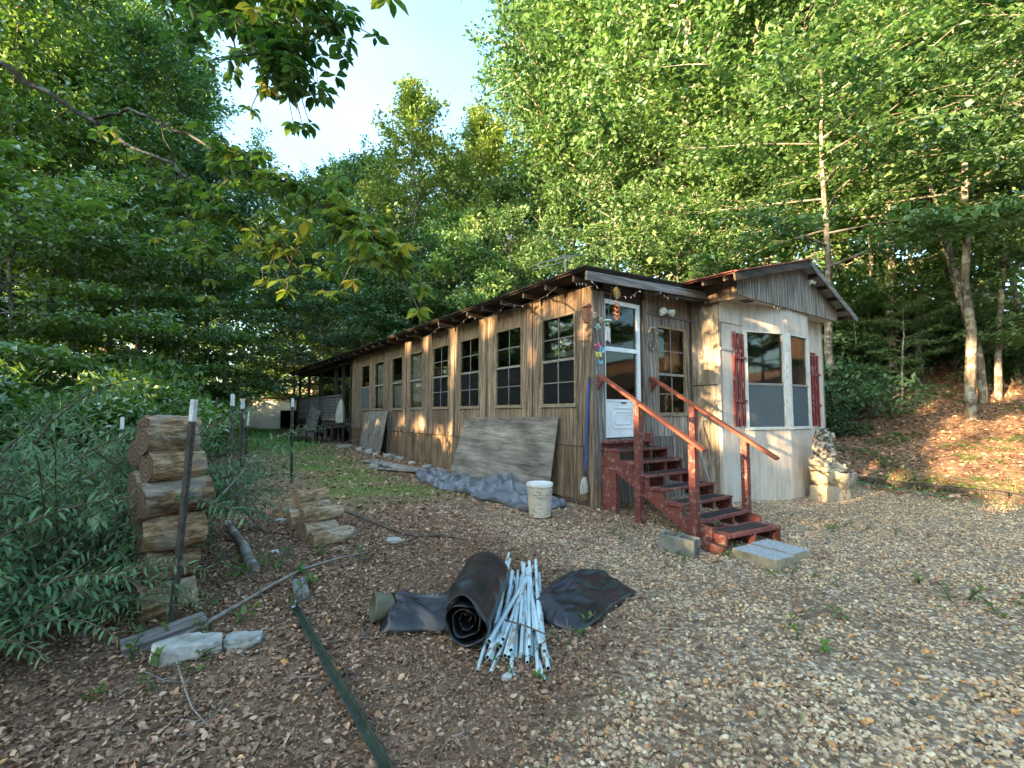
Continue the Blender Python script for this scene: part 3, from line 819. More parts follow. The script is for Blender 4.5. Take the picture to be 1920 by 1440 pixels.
MB().bar((1.72, -0.36, zL(1.72) + 0.03), (2.04, -1.12, zL(2.04) + 0.03), 0.05, 0.012).build('roof_edge', M['roof_red'], main)
MB().bar((2.0, -1.13, zL(2.0) + 0.022), (RX, -1.13, zL(RX) + 0.022), 0.06, 0.014).build('roof_edge', M['roof_red'], main)
MB().bar((RX, -1.13, RZ + 0.03), (RX, 2, RZ + 0.03), 0.16, 0.02).build('ridge_cap', M['roof_red'], main)
for (x, y) in ((2.02, -0.92), (1.9, -0.62)):
    MB().bar((x, y, zL(x) - 0.05), (x + 0.5, y, zL(x + 0.5) - 0.05), 0.04, 0.08).build('rafter', M['wall_wood'], main)
def gab(s0, s1, dd):
    zt = lambda s: (zL(s) if s < RX else zR(s)) - 0.02
    mb = MB(); n = len(mb.v)
    st = [s0] + [s for s in np.arange(math.ceil((s0 + .02) / 0.1) * 0.1, s1 - .02, 0.1)] + [s1]
    pr = [(s0, 0.0)]
    for s in st[1:-1]: pr += [(s - 0.006, 0.0), (s - 0.004, -0.007), (s + 0.004, -0.007), (s + 0.006, 0.0)]
    pr.append((s1, 0.0))
    T = lambda s, z, d: (s, -0.9 - d, z)
    for (s, d) in pr: mb.v += [T(s, 3.36, d + dd), T(s, zt(s), d + dd)]
    k = len(pr)
    for i in range(k - 1): mb.f.append((2*i, 2*i+2, 2*i+3, 2*i+1))
    m = len(mb.v)
    mb.v += [T(s0, 3.36, -0.04), T(s0, zt(s0), -0.04), T(s1, 3.36, -0.04), T(s1, zt(s1), -0.04)]
    e = 2 * (k - 1)
    mb.f += [(0, 1, m+1, m), (e, m+2, m+3, e+1), (m, m+1, m+3, m+2), tuple([m, m+2] + [2*i for i in range(k-1, -1, -1)])]
    return part('gable_panel', M['grey_wood'], mb)
gab(2.42, RX - 0.003, 0.0); gab(RX + 0.003, 5.2, 0.004); gab(5.203, 6.42, 0.0)
part('soffit', M['beige'], MB().prism([(2.46, -0.895), (6.40, -0.895), (6.40, -0.535), (2.46, -0.535)], lambda u, v: (u, v, 3.375), lambda u, v: (u, v, 3.395)))
part('soffit_vent', M['iron'], MB().box(2.95, 3.2, -0.80, -0.64, 3.366, 3.374))
part('bird_board', M['wall_wood2'], MB().box(2.42, 2.46, -0.90, -0.02, 3.30, 3.72))
# far end: open deck under the same roof
g0 = gz(*hw(0, 16)[:2])
for y in (12.02, 13.05, 14.05, 16.4, 18.7, 20.85):
    part('deck_post', M['dark_wood'], MB().box(-0.02, 0.08, y, y + 0.1, gz(*hw(0, y)[:2]) - 0.1, 3.34))
for y in (13.05, 16.4, 20.85):
    part('deck_post', M['dark_wood'], MB().box(2.2, 2.3, y, y + 0.1, 0.2, 3.4))
part('deck_beam', M['dark_wood'], MB().box(-0.05, 0.09, 11.95, 20.98, 3.19, 3.30))
for k in range(30):
    y = 12.0 + k * 0.3
    part('deck_board', M['deck_wood'], MB().box(-0.08, 2.4, y, y + 0.29, 1.0, 1.035))
part('deck_joist', M['deck_wood'], MB().box(-0.04, 0.0, 13.2, 20.95, 0.82, 0.995))
for (y0, y1) in ((13.2, 16.35), (16.55, 20.8)):
    la = MB()
    zz0, zz1 = 1.12, 2.06
    k = 0
    y = y0
    while y < y1:
        la.box(-0.012, 0.0, y, y + 0.045, zz0, zz1); y += 0.115
    z = zz0
    while z < zz1:
        la.box(-0.026, -0.014, y0, y1, z, z + 0.045); z += 0.115
    lt = part('lattice', M['lattice'], la); lt['kind'] = 'stuff'
    part('rail', M['lattice'], MB().box(-0.05, 0.02, y0 - 0.05, y1 + 0.05, zz1 + 0.002, zz1 + 0.05))
for k in range(8):
    y = 13.3 + k * 1.02
    part('skirt_slat', M['lattice'], MB().box(-0.045, -0.02, y, y + 0.14, 0.28, 0.815))

# ------------------------------------------------------------------ staircase at the door
st = empty('staircase', hw(0.68, -1.0, -0.1), HA, 'red painted wooden steps with handrails leading up to the storm door', 'staircase')
IO = Matrix.Translation(Vector((-0.68, 1.0, 0.1)))
def sp(name, m, mb, parent=st, bevel=0.005):
    mb.v = [(v[0] - 0.68, v[1] + 1.0, v[2] + 0.1) for v in mb.v]
    return mb.build(name, m, parent, bevel=bevel)
def tz(i): return 0.88 - 0.152 * i
def ty(i): return -0.38 - 0.255 * i
for i in range(6):
    x0, x1 = 0.10 + rng.uniform(-0.02, 0.02), 1.26 + rng.uniform(-0.01, 0.02)
    tr = sp('tread', M['red'], MB().box(x0, x1, ty(i), ty(i) + 0.27, tz(i) - 0.035, tz(i)))
    sp('grip_strip', M['rubber'], MB().box(x0 + 0.17, x1 - 0.12, ty(i) + 0.055, ty(i) + 0.20, tz(i) + 0.0005, tz(i) + 0.006), tr, bevel=0.0)
    for xx in (0.62,):
        sp('riser_block', M['red'], MB().box(xx + 0.25, xx + 0.30, ty(i) + 0.05, ty(i) + 0.23, tz(i) - 0.15, tz(i) - 0.036), bevel=0.003)
sp('landing', M['red'], MB().box(0.12, 1.10, -0.16, -0.035, 0.955, 0.995))
sp('threshold_board', M['red'], MB().box(0.10, 1.12, -0.055, -0.03, 0.84, 0.953))
sp('newel_block', M['red'], MB().box(1.10, 1.19, -0.14, -0.04, 0.86, 1.09))
for xs in (0.12, 1.22):
    poly = [(-0.02, 0.84), (-0.36, 0.84)]
    for i in range(6):
        poly += [(ty(i) + 0.02, tz(i) - 0.037)]
        if i < 5: poly += [(ty(i) + 0.02, tz(i + 1) - 0.034)]
    poly += [(-1.78, 0.06), (-1.78, -0.16), (-1.62, -0.16), (-0.30, 0.56), (-0.02, 0.56)]
    sp('stringer', M['red'], MB().prism(poly, lambda u, v: (xs, u, v), lambda u, v: (xs + 0.04, u, v)), bevel=0.0)
sp('leg', M['red'], MB().box(0.105, 0.16, -0.32, -0.05, -0.06, 0.60))
sp('leg', M['red'], MB().box(1.17, 1.22, -0.32, -0.05, -0.06, 0.60))
rz_ = lambda y: 2.03 + 0.6 * y
for (x, y, zb) in ((0.035, -0.80, -0.12), (0.035, -1.63, -0.22), (1.27, -0.82, -0.18), (1.27, -1.60, -0.22)):
    sp('post', M['red'], MB().box(x, x + 0.09, y, y + 0.09, zb, rz_(y + 0.045) - 0.05))
for (x, y0, y1) in ((0.08, -0.06, -1.74), (1.315, -0.02, -1.98)):
    sp('handrail', M['red_rail_sunlit'], MB().bar((x, y0, rz_(y0) - 0.03), (x, y1, rz_(y1) - 0.03), 0.10, 0.038))
    sp('rail_bracket', M['red'], MB().prism([(-0.03, 1.74), (-0.03, 1.98), (-0.16, 1.90), (-0.08, 1.80)], lambda u, v: (x - 0.03, u, v), lambda u, v: (x + 0.01, u, v)))
sp('kicker', M['red'], MB().bar((0.0, -1.55, -0.10), (0.02, -1.98, -0.15), 0.03, 0.10))
bx_ = empty('step_box', (0, 0, 0), R(-6)); bx_.parent = st
bx_.location = (0.0, -0.83, -0.1)
bx_.name = 'bottom_step'
W2, D2, H2 = 0.53, 0.17, 0.20
def bp(name, m, mb, bevel=0.005, parent=bx_): return mb.build(name, m, parent, bevel=bevel)
bt = bp('tread', M['red'], MB().box(-W2, W2, -D2, D2, H2 - 0.04, H2))
MB().box(-W2 + 0.16, W2 - 0.14, -D2 + 0.07, D2 - 0.08, H2 + 0.0005, H2 + 0.006).build('grip_strip', M['rubber'], bx_)
for x in (-W2, 0.0, W2 - 0.045):
    bp('side_board', M['red'], MB().box(x, x + 0.045, -D2 + 0.005, D2 - 0.005, -0.05, H2 - 0.041))
bp('back_board', M['red'], MB().box(-W2 + 0.046, W2 - 0.046, D2 - 0.04, D2 - 0.006, -0.02, H2 - 0.042))
bp('brace', M['red'], MB().bar((-W2 - 0.012, -0.13, -0.04), (-W2 - 0.012, 0.10, 0.17), 0.02, 0.035))

# ------------------------------------------------------------------ small fittings and things on the cabin
def hthing(name, m, mb, label, cat, **k):
    """a loose thing given in the cabin's frame; its mesh is moved to the thing's own middle"""
    vs_ = [Vector(v) for v in mb.v]
    lc = sum(vs_, Vector()) / len(vs_); lc.z = min(v.z for v in vs_)
    c = hw(lc.x, lc.y, lc.z)
    mb.v = [tuple(v - lc) for v in vs_]
    g = k.pop('group', None); par = k.pop('parent', None)
    o = mb.build(name, m, par, **k)
    o.location = c; o.rotation_euler = (0, 0, HA)
    return tag(o, label, cat, g) if label else o
def hpart(name, m, mb, root, **k):
    vs_ = [hw(v[0], v[1], v[2]) - root.location for v in mb.v]
    mb.v = [tuple(v) for v in vs_]
    return mb.build(name, m, root, **k)

# floodlights
def flood(b, a, z, label, face, k=1.0):
    r = empty('floodlight', hw(b, a, z), 0, label, 'light')
    n = Vector(face).normalized()
    hpart('base', M['white'], MB().tube([(b, a, z), (b, a - 0.03, z)], 0.05, 14), r, smooth=40)
    for sgn in (-1, 1):
        p0 = Vector((b + sgn * 0.02, a - 0.03, z)); p1 = Vector((b + sgn * 0.10 * k, a - 0.09 * k, z + 0.02 * k)); d = Vector((sgn * 0.5 + n.x * .6, -1, -0.45)).normalized()
        hpart('arm', M['white'], MB().tube([p0, p1], 0.014, 8), r, smooth=40)
        h = hpart('lamp_head', M['white'], MB().tube([p1 - d * 0.03 * k, p1, p1 + d * 0.07 * k, p1 + d * 0.10 * k], [0.02 * k, 0.035 * k, 0.058 * k, 0.062 * k], 16), r, smooth=40)
        hpart('lens', M['lamp'], MB().tube([p1 + d * 0.1005 * k, p1 + d * 0.106 * k], [0.056 * k, 0.050 * k], 16), r, smooth=40)
flood(1.60, -0.002, 3.10, 'white twin floodlight above the end window beside the storm door', (0, -1, 0))
flood(5.08, -0.902, 3.98, 'small white twin floodlight high on the grey gable', (0, -1, 0), 0.6)

# string lights along the front fascia
def string(name, pts, label):
    P = [Vector(p) for p in pts]
    mbw = MB(); r = empty(name, hw(*P[0][:2], P[0].z), 0, label, 'string lights')
    cur_ = []
    for i in range(len(P) - 1):
        for k in range(6):
            t = k / 6; q = P[i].lerp(P[i + 1], t); q.z -= 0.10 * math.sin(math.pi * t) * (P[i] - P[i + 1]).length
            q.z += 0.008 * math.sin(9 * (i + t) * 3); cur_.append(q)
    cur_.append(P[-1])
    hpart('cord', M['twig'], MB().tube(cur_, 0.0035, 4), r)
    for i, q in enumerate(cur_[1:-1]):
        if rng.random() < 0.45: continue
        d = Vector((rng.uniform(-.6, .6), rng.uniform(-.4, .2), -1)).normalized()
        hpart('bulb', M['bulb'], MB().tube([q, q + d * 0.02, q + d * 0.045], [0.005, 0.007, 0.001], 5), r)
string('string_lights', [(-0.42, -0.05, 3.30), (-0.38, -0.36, 3.24), (0.25, -0.36, 3.12), (0.65, -0.36, 3.27), (1.15, -0.36, 3.31), (1.65, -0.36, 3.32)], 'sagging string of small clear bulbs under the grey front fascia')
string('string_lights', [(3.5, -0.93, 3.36), (3.85, -0.93, 3.33), (4.25, -0.93, 3.36)], 'short loop of small bulbs under the gable above the bay window')
string('string_lights', [(-0.44, 0.3, 3.30), (-0.44, 1.6, 3.29), (-0.44, 2.9, 3.30), (-0.44, 4.2, 3.29), (-0.44, 5.6, 3.30)], 'string of small bulbs along the long eave above the windows')

# spinner, sun, chime, feeder, butterflies, wreath
r = empty('sun_ornament', hw(0.163, -0.33, 3.162), 0, 'small golden sun flower ornament hanging above the storm door', 'ornament')
hpart('disc', M['gold'], MB().tube([(0.163, -0.325, 3.162), (0.163, -0.345, 3.162)], 0.026, 12), r)
for k in range(14):
    t = k * 2 * math.pi / 14
    hpart('ray', M['gold'], MB().bar((0.163 + 0.028 * math.cos(t), -0.335, 3.162 + 0.028 * math.sin(t)), (0.163 + 0.085 * math.cos(t), -0.335, 3.162 + 0.085 * math.sin(t)), 0.008, 0.016, up=(0, 1, 0)), r)
hpart('cord', M['wire'], MB().tube([(0.163, -0.335, 3.25), (0.163, -0.335, 3.30)], 0.002, 4), r)
hel = []
r = empty('wind_spinner', hw(0.158, -0.33, 2.76), 0, 'copper coloured twisted wind spinner hanging in front of the door glass', 'wind spinner')
for ph in (0, math.pi):
    pts = [(0.158 + (0.012 + 0.032 * math.sin(math.pi * (i / 40) ** 1.4)) * math.cos(ph + i * 0.36), -0.33 + (0.012 + 0.032 * math.sin(math.pi * (i / 40) ** 1.4)) * math.sin(ph + i * 0.36), 3.05 - i * 0.0073) for i in range(41)]
    hpart('coil', M['copper'], MB().tube(pts, 0.0085, 5), r, smooth=60)
hpart('cord', M['wire'], MB().tube([(0.158, -0.33, 3.05), (0.158, -0.33, 3.08)], 0.002, 4), r)
r = empty('wind_chime', hw(0.11, -0.2, 2.45), 0, 'white wind chime with a pale green top hanging beside the corner post', 'wind chime')
hpart('top_disc', M['jade'], MB().lathe([(0.001, 0.03), (0.055, 0.018), (0.065, 0.0), (0.055, -0.012), (0.001, -0.016)], 14, (0.11, -0.2, 2.76)), r, smooth=50)
hpart('bead', M['jade'], MB().lathe([(0.001, -0.028), (0.028, 0.0), (0.001, 0.028)], 10, (0.09, -0.22, 2.715)), r, smooth=60)
for k in range(6):
    t = k * 1.05
    hpart('tube', M['shell'], MB().tube([(0.11 + 0.026 * math.cos(t), -0.2 + 0.026 * math.sin(t), 2.70 - 0.01 * k), (0.11 + 0.03 * math.cos(t), -0.2 + 0.03 * math.sin(t), 2.50 - 0.012 * k)], 0.009, 6), r, smooth=60)
hpart('cord', M['wire'], MB().tube([(0.11, -0.2, 2.79), (0.10, -0.30, 3.26)], 0.002, 4), r)
r = empty('bird_feeder', hw(-0.25, -0.14, 2.70), 0, 'terracotta coloured hanging feeder at the cabin corner under the eave', 'feeder')
hpart('body', M['rust'], MB().box(-0.29, -0.21, -0.18, -0.10, 2.70, 2.93), r, bevel=0.006)
hpart('cap', M['rust'], MB().prism([(-0.31, 2.932), (-0.19, 2.932), (-0.25, 2.985)], lambda u, v: (u, -0.19, v), lambda u, v: (u, -0.09, v)), r)
hpart('hanger', M['iron'], MB().tube([(-0.25, -0.14, 2.98), (-0.25, -0.14, 3.30)], 0.004, 4), r)

def butterfly(b, z, sc, m1, m2, label, ang):
    r = empty('butterfly_ornament', hw(b, -0.04, z), 0, label, 'ornament')
    out = [(0, 0), (0.25, 0.75), (0.75, 0.95), (1.0, 0.6), (0.8, 0.15), (0.85, -0.35), (0.5, -0.7), (0.15, -0.4)]
    ca, sa = math.cos(ang), math.sin(ang)
    for sg, m in ((-1, m1), (1, m2)):
        pl = [(b + sc * (sg * u * ca - v * sa), z + sc * (sg * u * sa + v * ca)) for u, v in out]
        hpart('wing', M[m], MB().prism(pl, lambda u, v: (u, -0.034, v), lambda u, v: (u, -0.046 - 0.02 * abs(u - b) / sc, v)), r)
    hpart('body', M['iron'], MB().tube([(b + sc * .5 * sa, -0.05, z - sc * .5 * ca), (b - sc * .6 * sa, -0.05, z + sc * .6 * ca)], sc * 0.09, 5), r)
butterfly(0.055, 2.40, 0.055, 'pink', 'pink', 'pink butterfly ornament on the grey corner post', 0.5)
butterfly(0.135, 2.35, 0.06, 'sky_blue', 'sky_blue', 'sky blue butterfly ornament on the corner post, right of the pink one', -0.3)
butterfly(0.075, 2.27, 0.055, 'lime', 'lime', 'yellow butterfly ornament on the corner post, below the pink one', 0.2)
butterfly(0.10, 2.15, 0.04, 'teal', 'sky_blue', 'small pale blue ornament lowest on the corner post', 0.0)
butterfly(0.06, 2.68, 0.055, 'teal', 'jade', 'teal flower shaped ornament on the corner post below a cream one', 0.7)
def flower(b, z, label):
    r = empty('flower_ornament', hw(b, -0.04, z), 0, label, 'ornament')
    for k in range(6):
        t = k * math.pi / 3
        hpart('petal', M['cream_flower'], MB().tube([(b, -0.045, z), (b + 0.03 * math.cos(t), -0.05, z + 0.03 * math.sin(t)), (b + 0.055 * math.cos(t), -0.044, z + 0.055 * math.sin(t))], [0.006, 0.02, 0.008], 6), r, smooth=60)
    hpart('centre', M['gold'], MB().lathe([(0.001, -0.014), (0.016, 0), (0.001, 0.014)], 8, (b, -0.055, z)), r)
flower(0.0, 2.86, 'faded cream flower ornament high on the corner post left of the chime')
flower(0.125, 2.80, 'faded cream flower ornament on the corner post right above the chime')
r = empty('twig_wreath', hw(1.33, -0.01, 2.45), 0, 'faded twig wreath with shells hanging on grey siding left of the end window', 'wreath')
for k in range(3):
    pts = [(1.34 + (0.105 + 0.012 * math.sin(5 * t + k * 2)) * math.cos(t), -0.025 - 0.008 * k, 2.64 + (0.18 + 0.02 * math.sin(4 * t + k)) * math.sin(t)) for t in [2 * math.pi * i / 28 for i in range(29)]]
    hpart('vine', M['twig_pale'], MB().tube(pts, 0.007, 5), r, smooth=60)
for k in range(9):
    t = k * 0.7 + 1.9
    hpart('shell', M['cream_flower'], MB().lathe([(0.001, -0.018), (0.02, 0), (0.001, 0.018)], 7, (1.34 + 0.105 * math.cos(t), -0.05, 2.64 + 0.18 * math.sin(t))), r, smooth=60)

hthing('yellow_disc', M['yellow'], MB().tube([(0.10, 4.87, 2.375), (0.108, 4.87, 2.375)], 0.10, 24), 'round yellow disc hanging inside a window of the long wall', 'ornament')
# a chair seen through the door glass
r = empty('garden_chair', hw(0.75, 0.75, 1.0), 0, 'pale curved back chair seen through the lower glass of the door', 'chair')
hpart('seat', M['shell'], MB().box(0.52, 0.98, 0.55, 0.98, 1.42, 1.45), r, bevel=0.01)
for (x, y) in ((0.54, 0.57), (0.96, 0.57), (0.54, 0.96), (0.96, 0.96)):
    hpart('leg', M['shell'], MB().tube([(x, y, 1.0), (x, y, 1.42)], 0.016, 6), r)
arc = [(0.54 + 0.42 * i / 10, 0.97, 1.45 + 0.46 * math.sin(math.pi * i / 10) ** 0.5) for i in range(11)]
hpart('backrest', M['shell'], MB().tube(arc, 0.016, 6), r, smooth=60)
for i in (3, 5, 7):
    hpart('back_spindle', M['shell'], MB().tube([(0.54 + 0.042 * i, 0.97, 1.45), arc[i]], 0.010, 5), r)

# antenna on the roof
r = empty('tv_antenna', hw(1.0, 1.71, 3.5), 0, 'thin television antenna on a short mast above the low roof', 'antenna')
hpart('mast', M['wire'], MB().tube([(1.0, 1.71, 3.46), (1.0, 1.71, 4.40)], 0.016, 6), r)
hpart('boom', M['wire'], MB().tube([(1.0, 1.50, 4.32), (1.0, 2.75, 4.44)], 0.010, 5), r)
for k in range(6):
    y = 1.55 + k * 0.22; z = 4.325 + k * 0.0225
    hpart('element', M['wire'], MB().tube([(0.72 + 0.03 * k, y, z + .02), (1.28 - 0.03 * k, y - 0.1, z + 0.14)], 0.006, 4), r)

# ------------------------------------------------------------------ things leaning on the cabin
o = hthing('plywood_sheet', M['ply'], MB().hexa([(-0.20, 4.12, gz(*hw(-.2, 4.1)[:2])), (-0.18, 0.86, 0.0), (-0.168, 0.86, 0.01), (-0.188, 4.12, 0.12),
    (-0.055, 3.70, 1.32), (-0.055, 0.73, 1.345), (-0.042, 0.73, 1.345), (-0.042, 3.70, 1.32)]), 'big weathered plywood sheet leaning on the wall under the windows', 'board', bevel=0.002)
mop = empty('mop', hw(-0.08, 0.13, 0.25), 0, 'string mop with blue handle leaning upside down by the cabin corner', 'mop')
hpart('handle', M['blue'], MB().tube([(-0.075, 0.12, 0.50), (-0.05, 0.04, 1.90)], 0.016, 8), mop, smooth=60)
hpart('grip', M['iron'], MB().tube([(-0.05, 0.041, 1.88), (-0.049, 0.039, 1.94)], 0.017, 8), mop, smooth=60)
hpart('clamp', M['iron'], MB().tube([(-0.075, 0.121, 0.56), (-0.077, 0.124, 0.47)], [0.022, 0.036], 8), mop, smooth=60)
for k in range(34):
    t = rng.uniform(0, 6.28); q = rng.uniform(0.2, 1)
    hpart('strand', M['mop'], MB().tube([(-0.077, 0.124, 0.49), (-0.085 + 0.035 * q * math.cos(t), 0.126 + 0.045 * q * math.sin(t), 0.40), (-0.09 + 0.05 * q * math.cos(t), 0.13 + 0.06 * q * math.sin(t), 0.31), (-0.09 + 0.05 * q * math.cos(t + .3), 0.13 + 0.06 * q * math.sin(t + .3), 0.23 + rng.uniform(-.02, .03))], 0.008, 4), mop)
hthing('broom_handle', M['wire'], MB().tube([(2.13, -0.20, 1.27), (2.05, -0.68, -0.12)], 0.014, 8), 'thin pale metal pole leaning on the grey wall behind the stairs', 'pole', smooth=60)
o = hthing('leaning_board', M['grey_wood'], MB().hexa([(-0.26, 8.3, 0.20), (-0.24, 10.2, 0.26), (-0.22, 10.2, 0.26), (-0.24, 8.3, 0.20), (-0.05, 8.25, 1.47), (-0.05, 10.25, 1.46), (-0.03, 10.25, 1.46), (-0.03, 8.25, 1.47)]), 'pale mottled board leaning on the far part of the long wall', 'board', bevel=0.003)
hthing('leaning_pipe', M['iron'], MB().tube([(-0.14, 7.98, 0.18), (-0.05, 8.12, 1.45)], 0.026, 8), 'dark pipe leaning on the wall right of the pale mottled board', 'pipe', smooth=60)
hthing('leaning_pipe', M['iron'], MB().tube([(-0.17, 7.82, 0.18), (-0.05, 7.96, 1.30)], 0.020, 8), 'thinner dark pipe leaning beside another against the long wall', 'pipe', smooth=60)
o = hthing('leaning_board', M['ply'], MB().hexa([(-0.42, 15.9, 0.30), (-0.42, 18.1, 0.34), (-0.40, 18.1, 0.34), (-0.40, 15.9, 0.30), (-0.06, 16.1, 1.50), (-0.06, 17.9, 1.72), (-0.04, 17.9, 1.72), (-0.04, 16.1, 1.50)]), 'tan board leaning on the far deck below its lattice', 'board')
# steps to the deck
r = empty('deck_steps', hw(-0.6, 12.9, 0.3), 0, 'dark wooden steps going up to the far deck', 'steps')
for k in range(3):
    y0 = 12.3 + 0.35 * k; z = 0.98 - 0.22 * k; xo = -0.12 - 0.48 * k
    hpart('tread', M['dark_wood'], MB().box(xo - 0.46, xo, y0, y0 + 1.5, z - 0.05, z), r)
    for (dx, dy) in ((-0.44, 0.05), (-0.05, 0.05), (-0.44, 1.4), (-0.05, 1.4)):
        hpart('leg', M['dark_wood'], MB().box(xo + dx, xo + dx + 0.05, y0 + dy, y0 + dy + 0.05, 0.28, z - 0.051), r)
hthing('cloth_bundle', M['curtain'], MB().lathe([(0.02, 0.0), (0.17, 0.03), (0.19, 0.3), (0.14, 0.55), (0.08, 0.8), (0.02, 0.9)], 12, (-0.12, 12.75, 1.03), lambda p, t: Vector((p.x * (1 + .2 * math.sin(3 * t)), p.y * (1 + .15 * math.cos(4 * t)), p.z))), 'cream cloth bundle propped by the deck opening beside the lattice', 'cloth', smooth=60)

# ------------------------------------------------------------------ rocks
def rock_mesh(seed, sub=3, ax=(1, 1, 1), rough=0.28, flat=0.0):
    bm = bmesh.new(); bmesh.ops.create_icosphere(bm, subdivisions=sub, radius=1)
    for v in bm.verts:
        p = v.co.copy()
        k = 1 + 0.06 * noise.noise(p * 7 + Vector((seed, 2, 0))) + 0.05 * abs(noise.noise(p * 13 + Vector((0, seed, 0)))) + rough * noise.noise(p * 1.2 + Vector((seed * 7.1, seed * 3.3, 0))) + rough * 0.5 * noise.noise(p * 3.1 + Vector((seed, 0, seed * 5.0)))
        q = p * k
        q = Vector((max(-0.85, min(0.85, q.x)), max(-0.85, min(0.85, q.y)), max(-0.6, min(0.7, q.z))))
        v.co = Vector((q.x * ax[0], q.y * ax[1], q.z * ax[2]))
    me_ = bpy.data.meshes.new('rock'); bm.to_mesh(me_); bm.free()
    me_.shade_smooth(); me_.set_sharp_from_angle(angle=R(32))
    return me_
def rock(x, y, ax, m, label, seed, rz=0.0, group=None, name='rock', sink=0.35, z=None, rot=None):
    o = link(name, rock_mesh(seed, 4 if ax[0] > 0.1 else 3, ax, 0.4), M[m])
    o.location = (x, y, (gz(x, y) if z is None else z) + ax[2] * 0.6 * (1 - sink)); o.rotation_euler = rot or (0, 0, rz)
    return tag(o, label, 'rock', group)
rock(-2.06, 3.08, (0.22, 0.11, 0.09), 'rock', 'long pale flat rock beside the near fence post', 1, 0.5)
rock(-1.80, 3.25, (0.13, 0.085, 0.06), 'rock', 'smaller pale rock right of the long flat one', 2, 0.3)
k = 0
for (a, b, s, lab) in ((10.9, -0.50, 0.30, 'flat pale slab at the foot of the deck opening'), (9.5, -0.42, 0.17, 'whitish stone below the pale mottled board'), (8.7, -0.42, 0.19, 'buff stone against the mottled board foot'),
                     (8.0, -0.45, 0.15, 'rounded stone below the two dark pipes'), (7.3, -0.33, 0.19, 'grey stone at the wall foot right of the dark pipes'), (6.75, -0.28, 0.16, 'grey stone at the wall foot, next right of another'),
                     (6.0, -0.25, 0.10, 'small stone at the wall foot midway along'), (5.0, -0.30, 0.15, 'bluish grey stone at the wall foot near the plywood'), (4.45, -0.32, 0.14, 'flat tan stone by the left foot of the plywood'),
                     (5.75, -1.25, 0.17, 'grey stone lying on the sandy boards')):
    p = hw(b, a); k += 1
    rock(p.x, p.y, (s, s * 0.7, s * (0.22 if s > 0.25 else 0.55)), 'rock_grey' if 'grey' in lab else 'rock', lab, 10 + k, 0.6 + k * 0.4, 'stones along the wall foot', 'stone')
rock(-1.28, 5.20, (0.10, 0.07, 0.05), 'rock', 'pale grey stone beside the forked branch', 31, 0.4, name='stone')
rock(-1.92, 5.55, (0.10, 0.07, 0.06), 'rock', 'white stone behind the right end of the small logs', 32, 0.2, name='stone')
rock(-1.0, 3.75, (0.09, 0.06, 0.05), 'rock', 'white stone beside the left end of the black sheeting', 33, 0.8, name='stone')
rock(-0.02, 2.92, (0.05, 0.035, 0.03), 'rock', 'small white stone in front of the pale pipes', 34, 0.5, name='stone')
rock(-2.9, 6.0, (0.09, 0.05, 0.045), 'rock', 'pale stone left of the small log row', 35, 0.2, name='stone')
# wooden boards lying by the wall
for i, (a0, b0, a1, b1, w, lab) in enumerate(((6.9, -1.05, 4.3, -0.62, 0.42, 'wide sandy board lying flat by the wall foot'), (5.6, -1.45, 4.2, -0.75, 0.16, 'narrow sandy board lying in front of a wider one'))):
    p = hw(b0, a0); q = hw(b1, a1); p.z = gz(p.x, p.y) + 0.03; q.z = gz(q.x, q.y) + 0.03 + 0.03 * i
    c = (p + q) / 2
    o = MB().bar(p - c, q - c, w, 0.02).build('board', M['ply'], None, bevel=0.003, loc=c)
    tag(o, lab, 'board')

# ------------------------------------------------------------------ concrete block, pavers, bucket
def hblock():
    r = empty('concrete_block', (1.90, 5.47, gz(1.9, 5.47)), R(-42), 'hollow mossy concrete block lying beside the red stairs', 'block')
    mb = MB(); l, w, h, t = 0.2, 0.098, 0.19, 0.032
    bm = bmesh.new()
    out = [(-l, -w), (l, -w), (l, w), (-l, w)]
    cells = [(-l + t, -t / 2), (t / 2, l - t)]
    mb.box(-l, l, -w, -w + t, 0, h); mb.box(-l, l, w - t, w, 0, h)
    for x0, x1 in ((-l, -l + t), (-t / 2, t / 2), (l - t, l)):
        mb.box(x0 + (0.0 if x0 > -l else 0.001), x1 - (0.0 if x1 < l else 0.001), -w + t, w - t, 0.001, h - 0.002)
    mb.box(l - 0.004, l + 0.012, -w, -w + 0.055, 0, h); mb.box(l - 0.004, l + 0.012, w - 0.055, w, 0, h)
    bm.free()
    mb.build('shell', M['concrete'], r, bevel=0.004)
    r.rotation_euler = (R(2), R(3), R(-42))
hblock()
for i, (x, y, lab) in enumerate(((2.72, 5.20, 'grey pebbled paver in front of the bottom red step'), (3.03, 5.42, 'grey pebbled paver behind the nearer one at the stair foot'))):
    r = empty('paver', (x, y, -0.2), R(30 - 2 * i), lab, 'paver')
    MB().box(-0.165, 0.165, -0.25, 0.25, -0.02, 0.095).build('slab', M['paver_side'], r, bevel=0.006)
    MB().box(-0.162, 0.162, -0.247, 0.247, 0.0955, 0.102).build('pebble_face', M['paver'], r, bevel=0.003)
bk = empty('paint_bucket', (0.378, 6.47, gz(0.378, 6.47) + 0.02), 0, 'paint smeared plastic bucket with white lid standing on the grey tarpaulin', 'bucket')
MB().lathe([(0.135, 0.0), (0.145, 0.005), (0.158, 0.20), (0.164, 0.30), (0.172, 0.31), (0.168, 0.335), (0.172, 0.345), (0.168, 0.385), (0.172, 0.42)], 28).build('body', M['bucket'], bk, smooth=35)
MB().lathe([(0.178, 0.405), (0.182, 0.41), (0.182, 0.445), (0.174, 0.452), (0.162, 0.44), (0.05, 0.437), (0.01, 0.437)], 28).build('lid', M['shell'], bk, smooth=35)
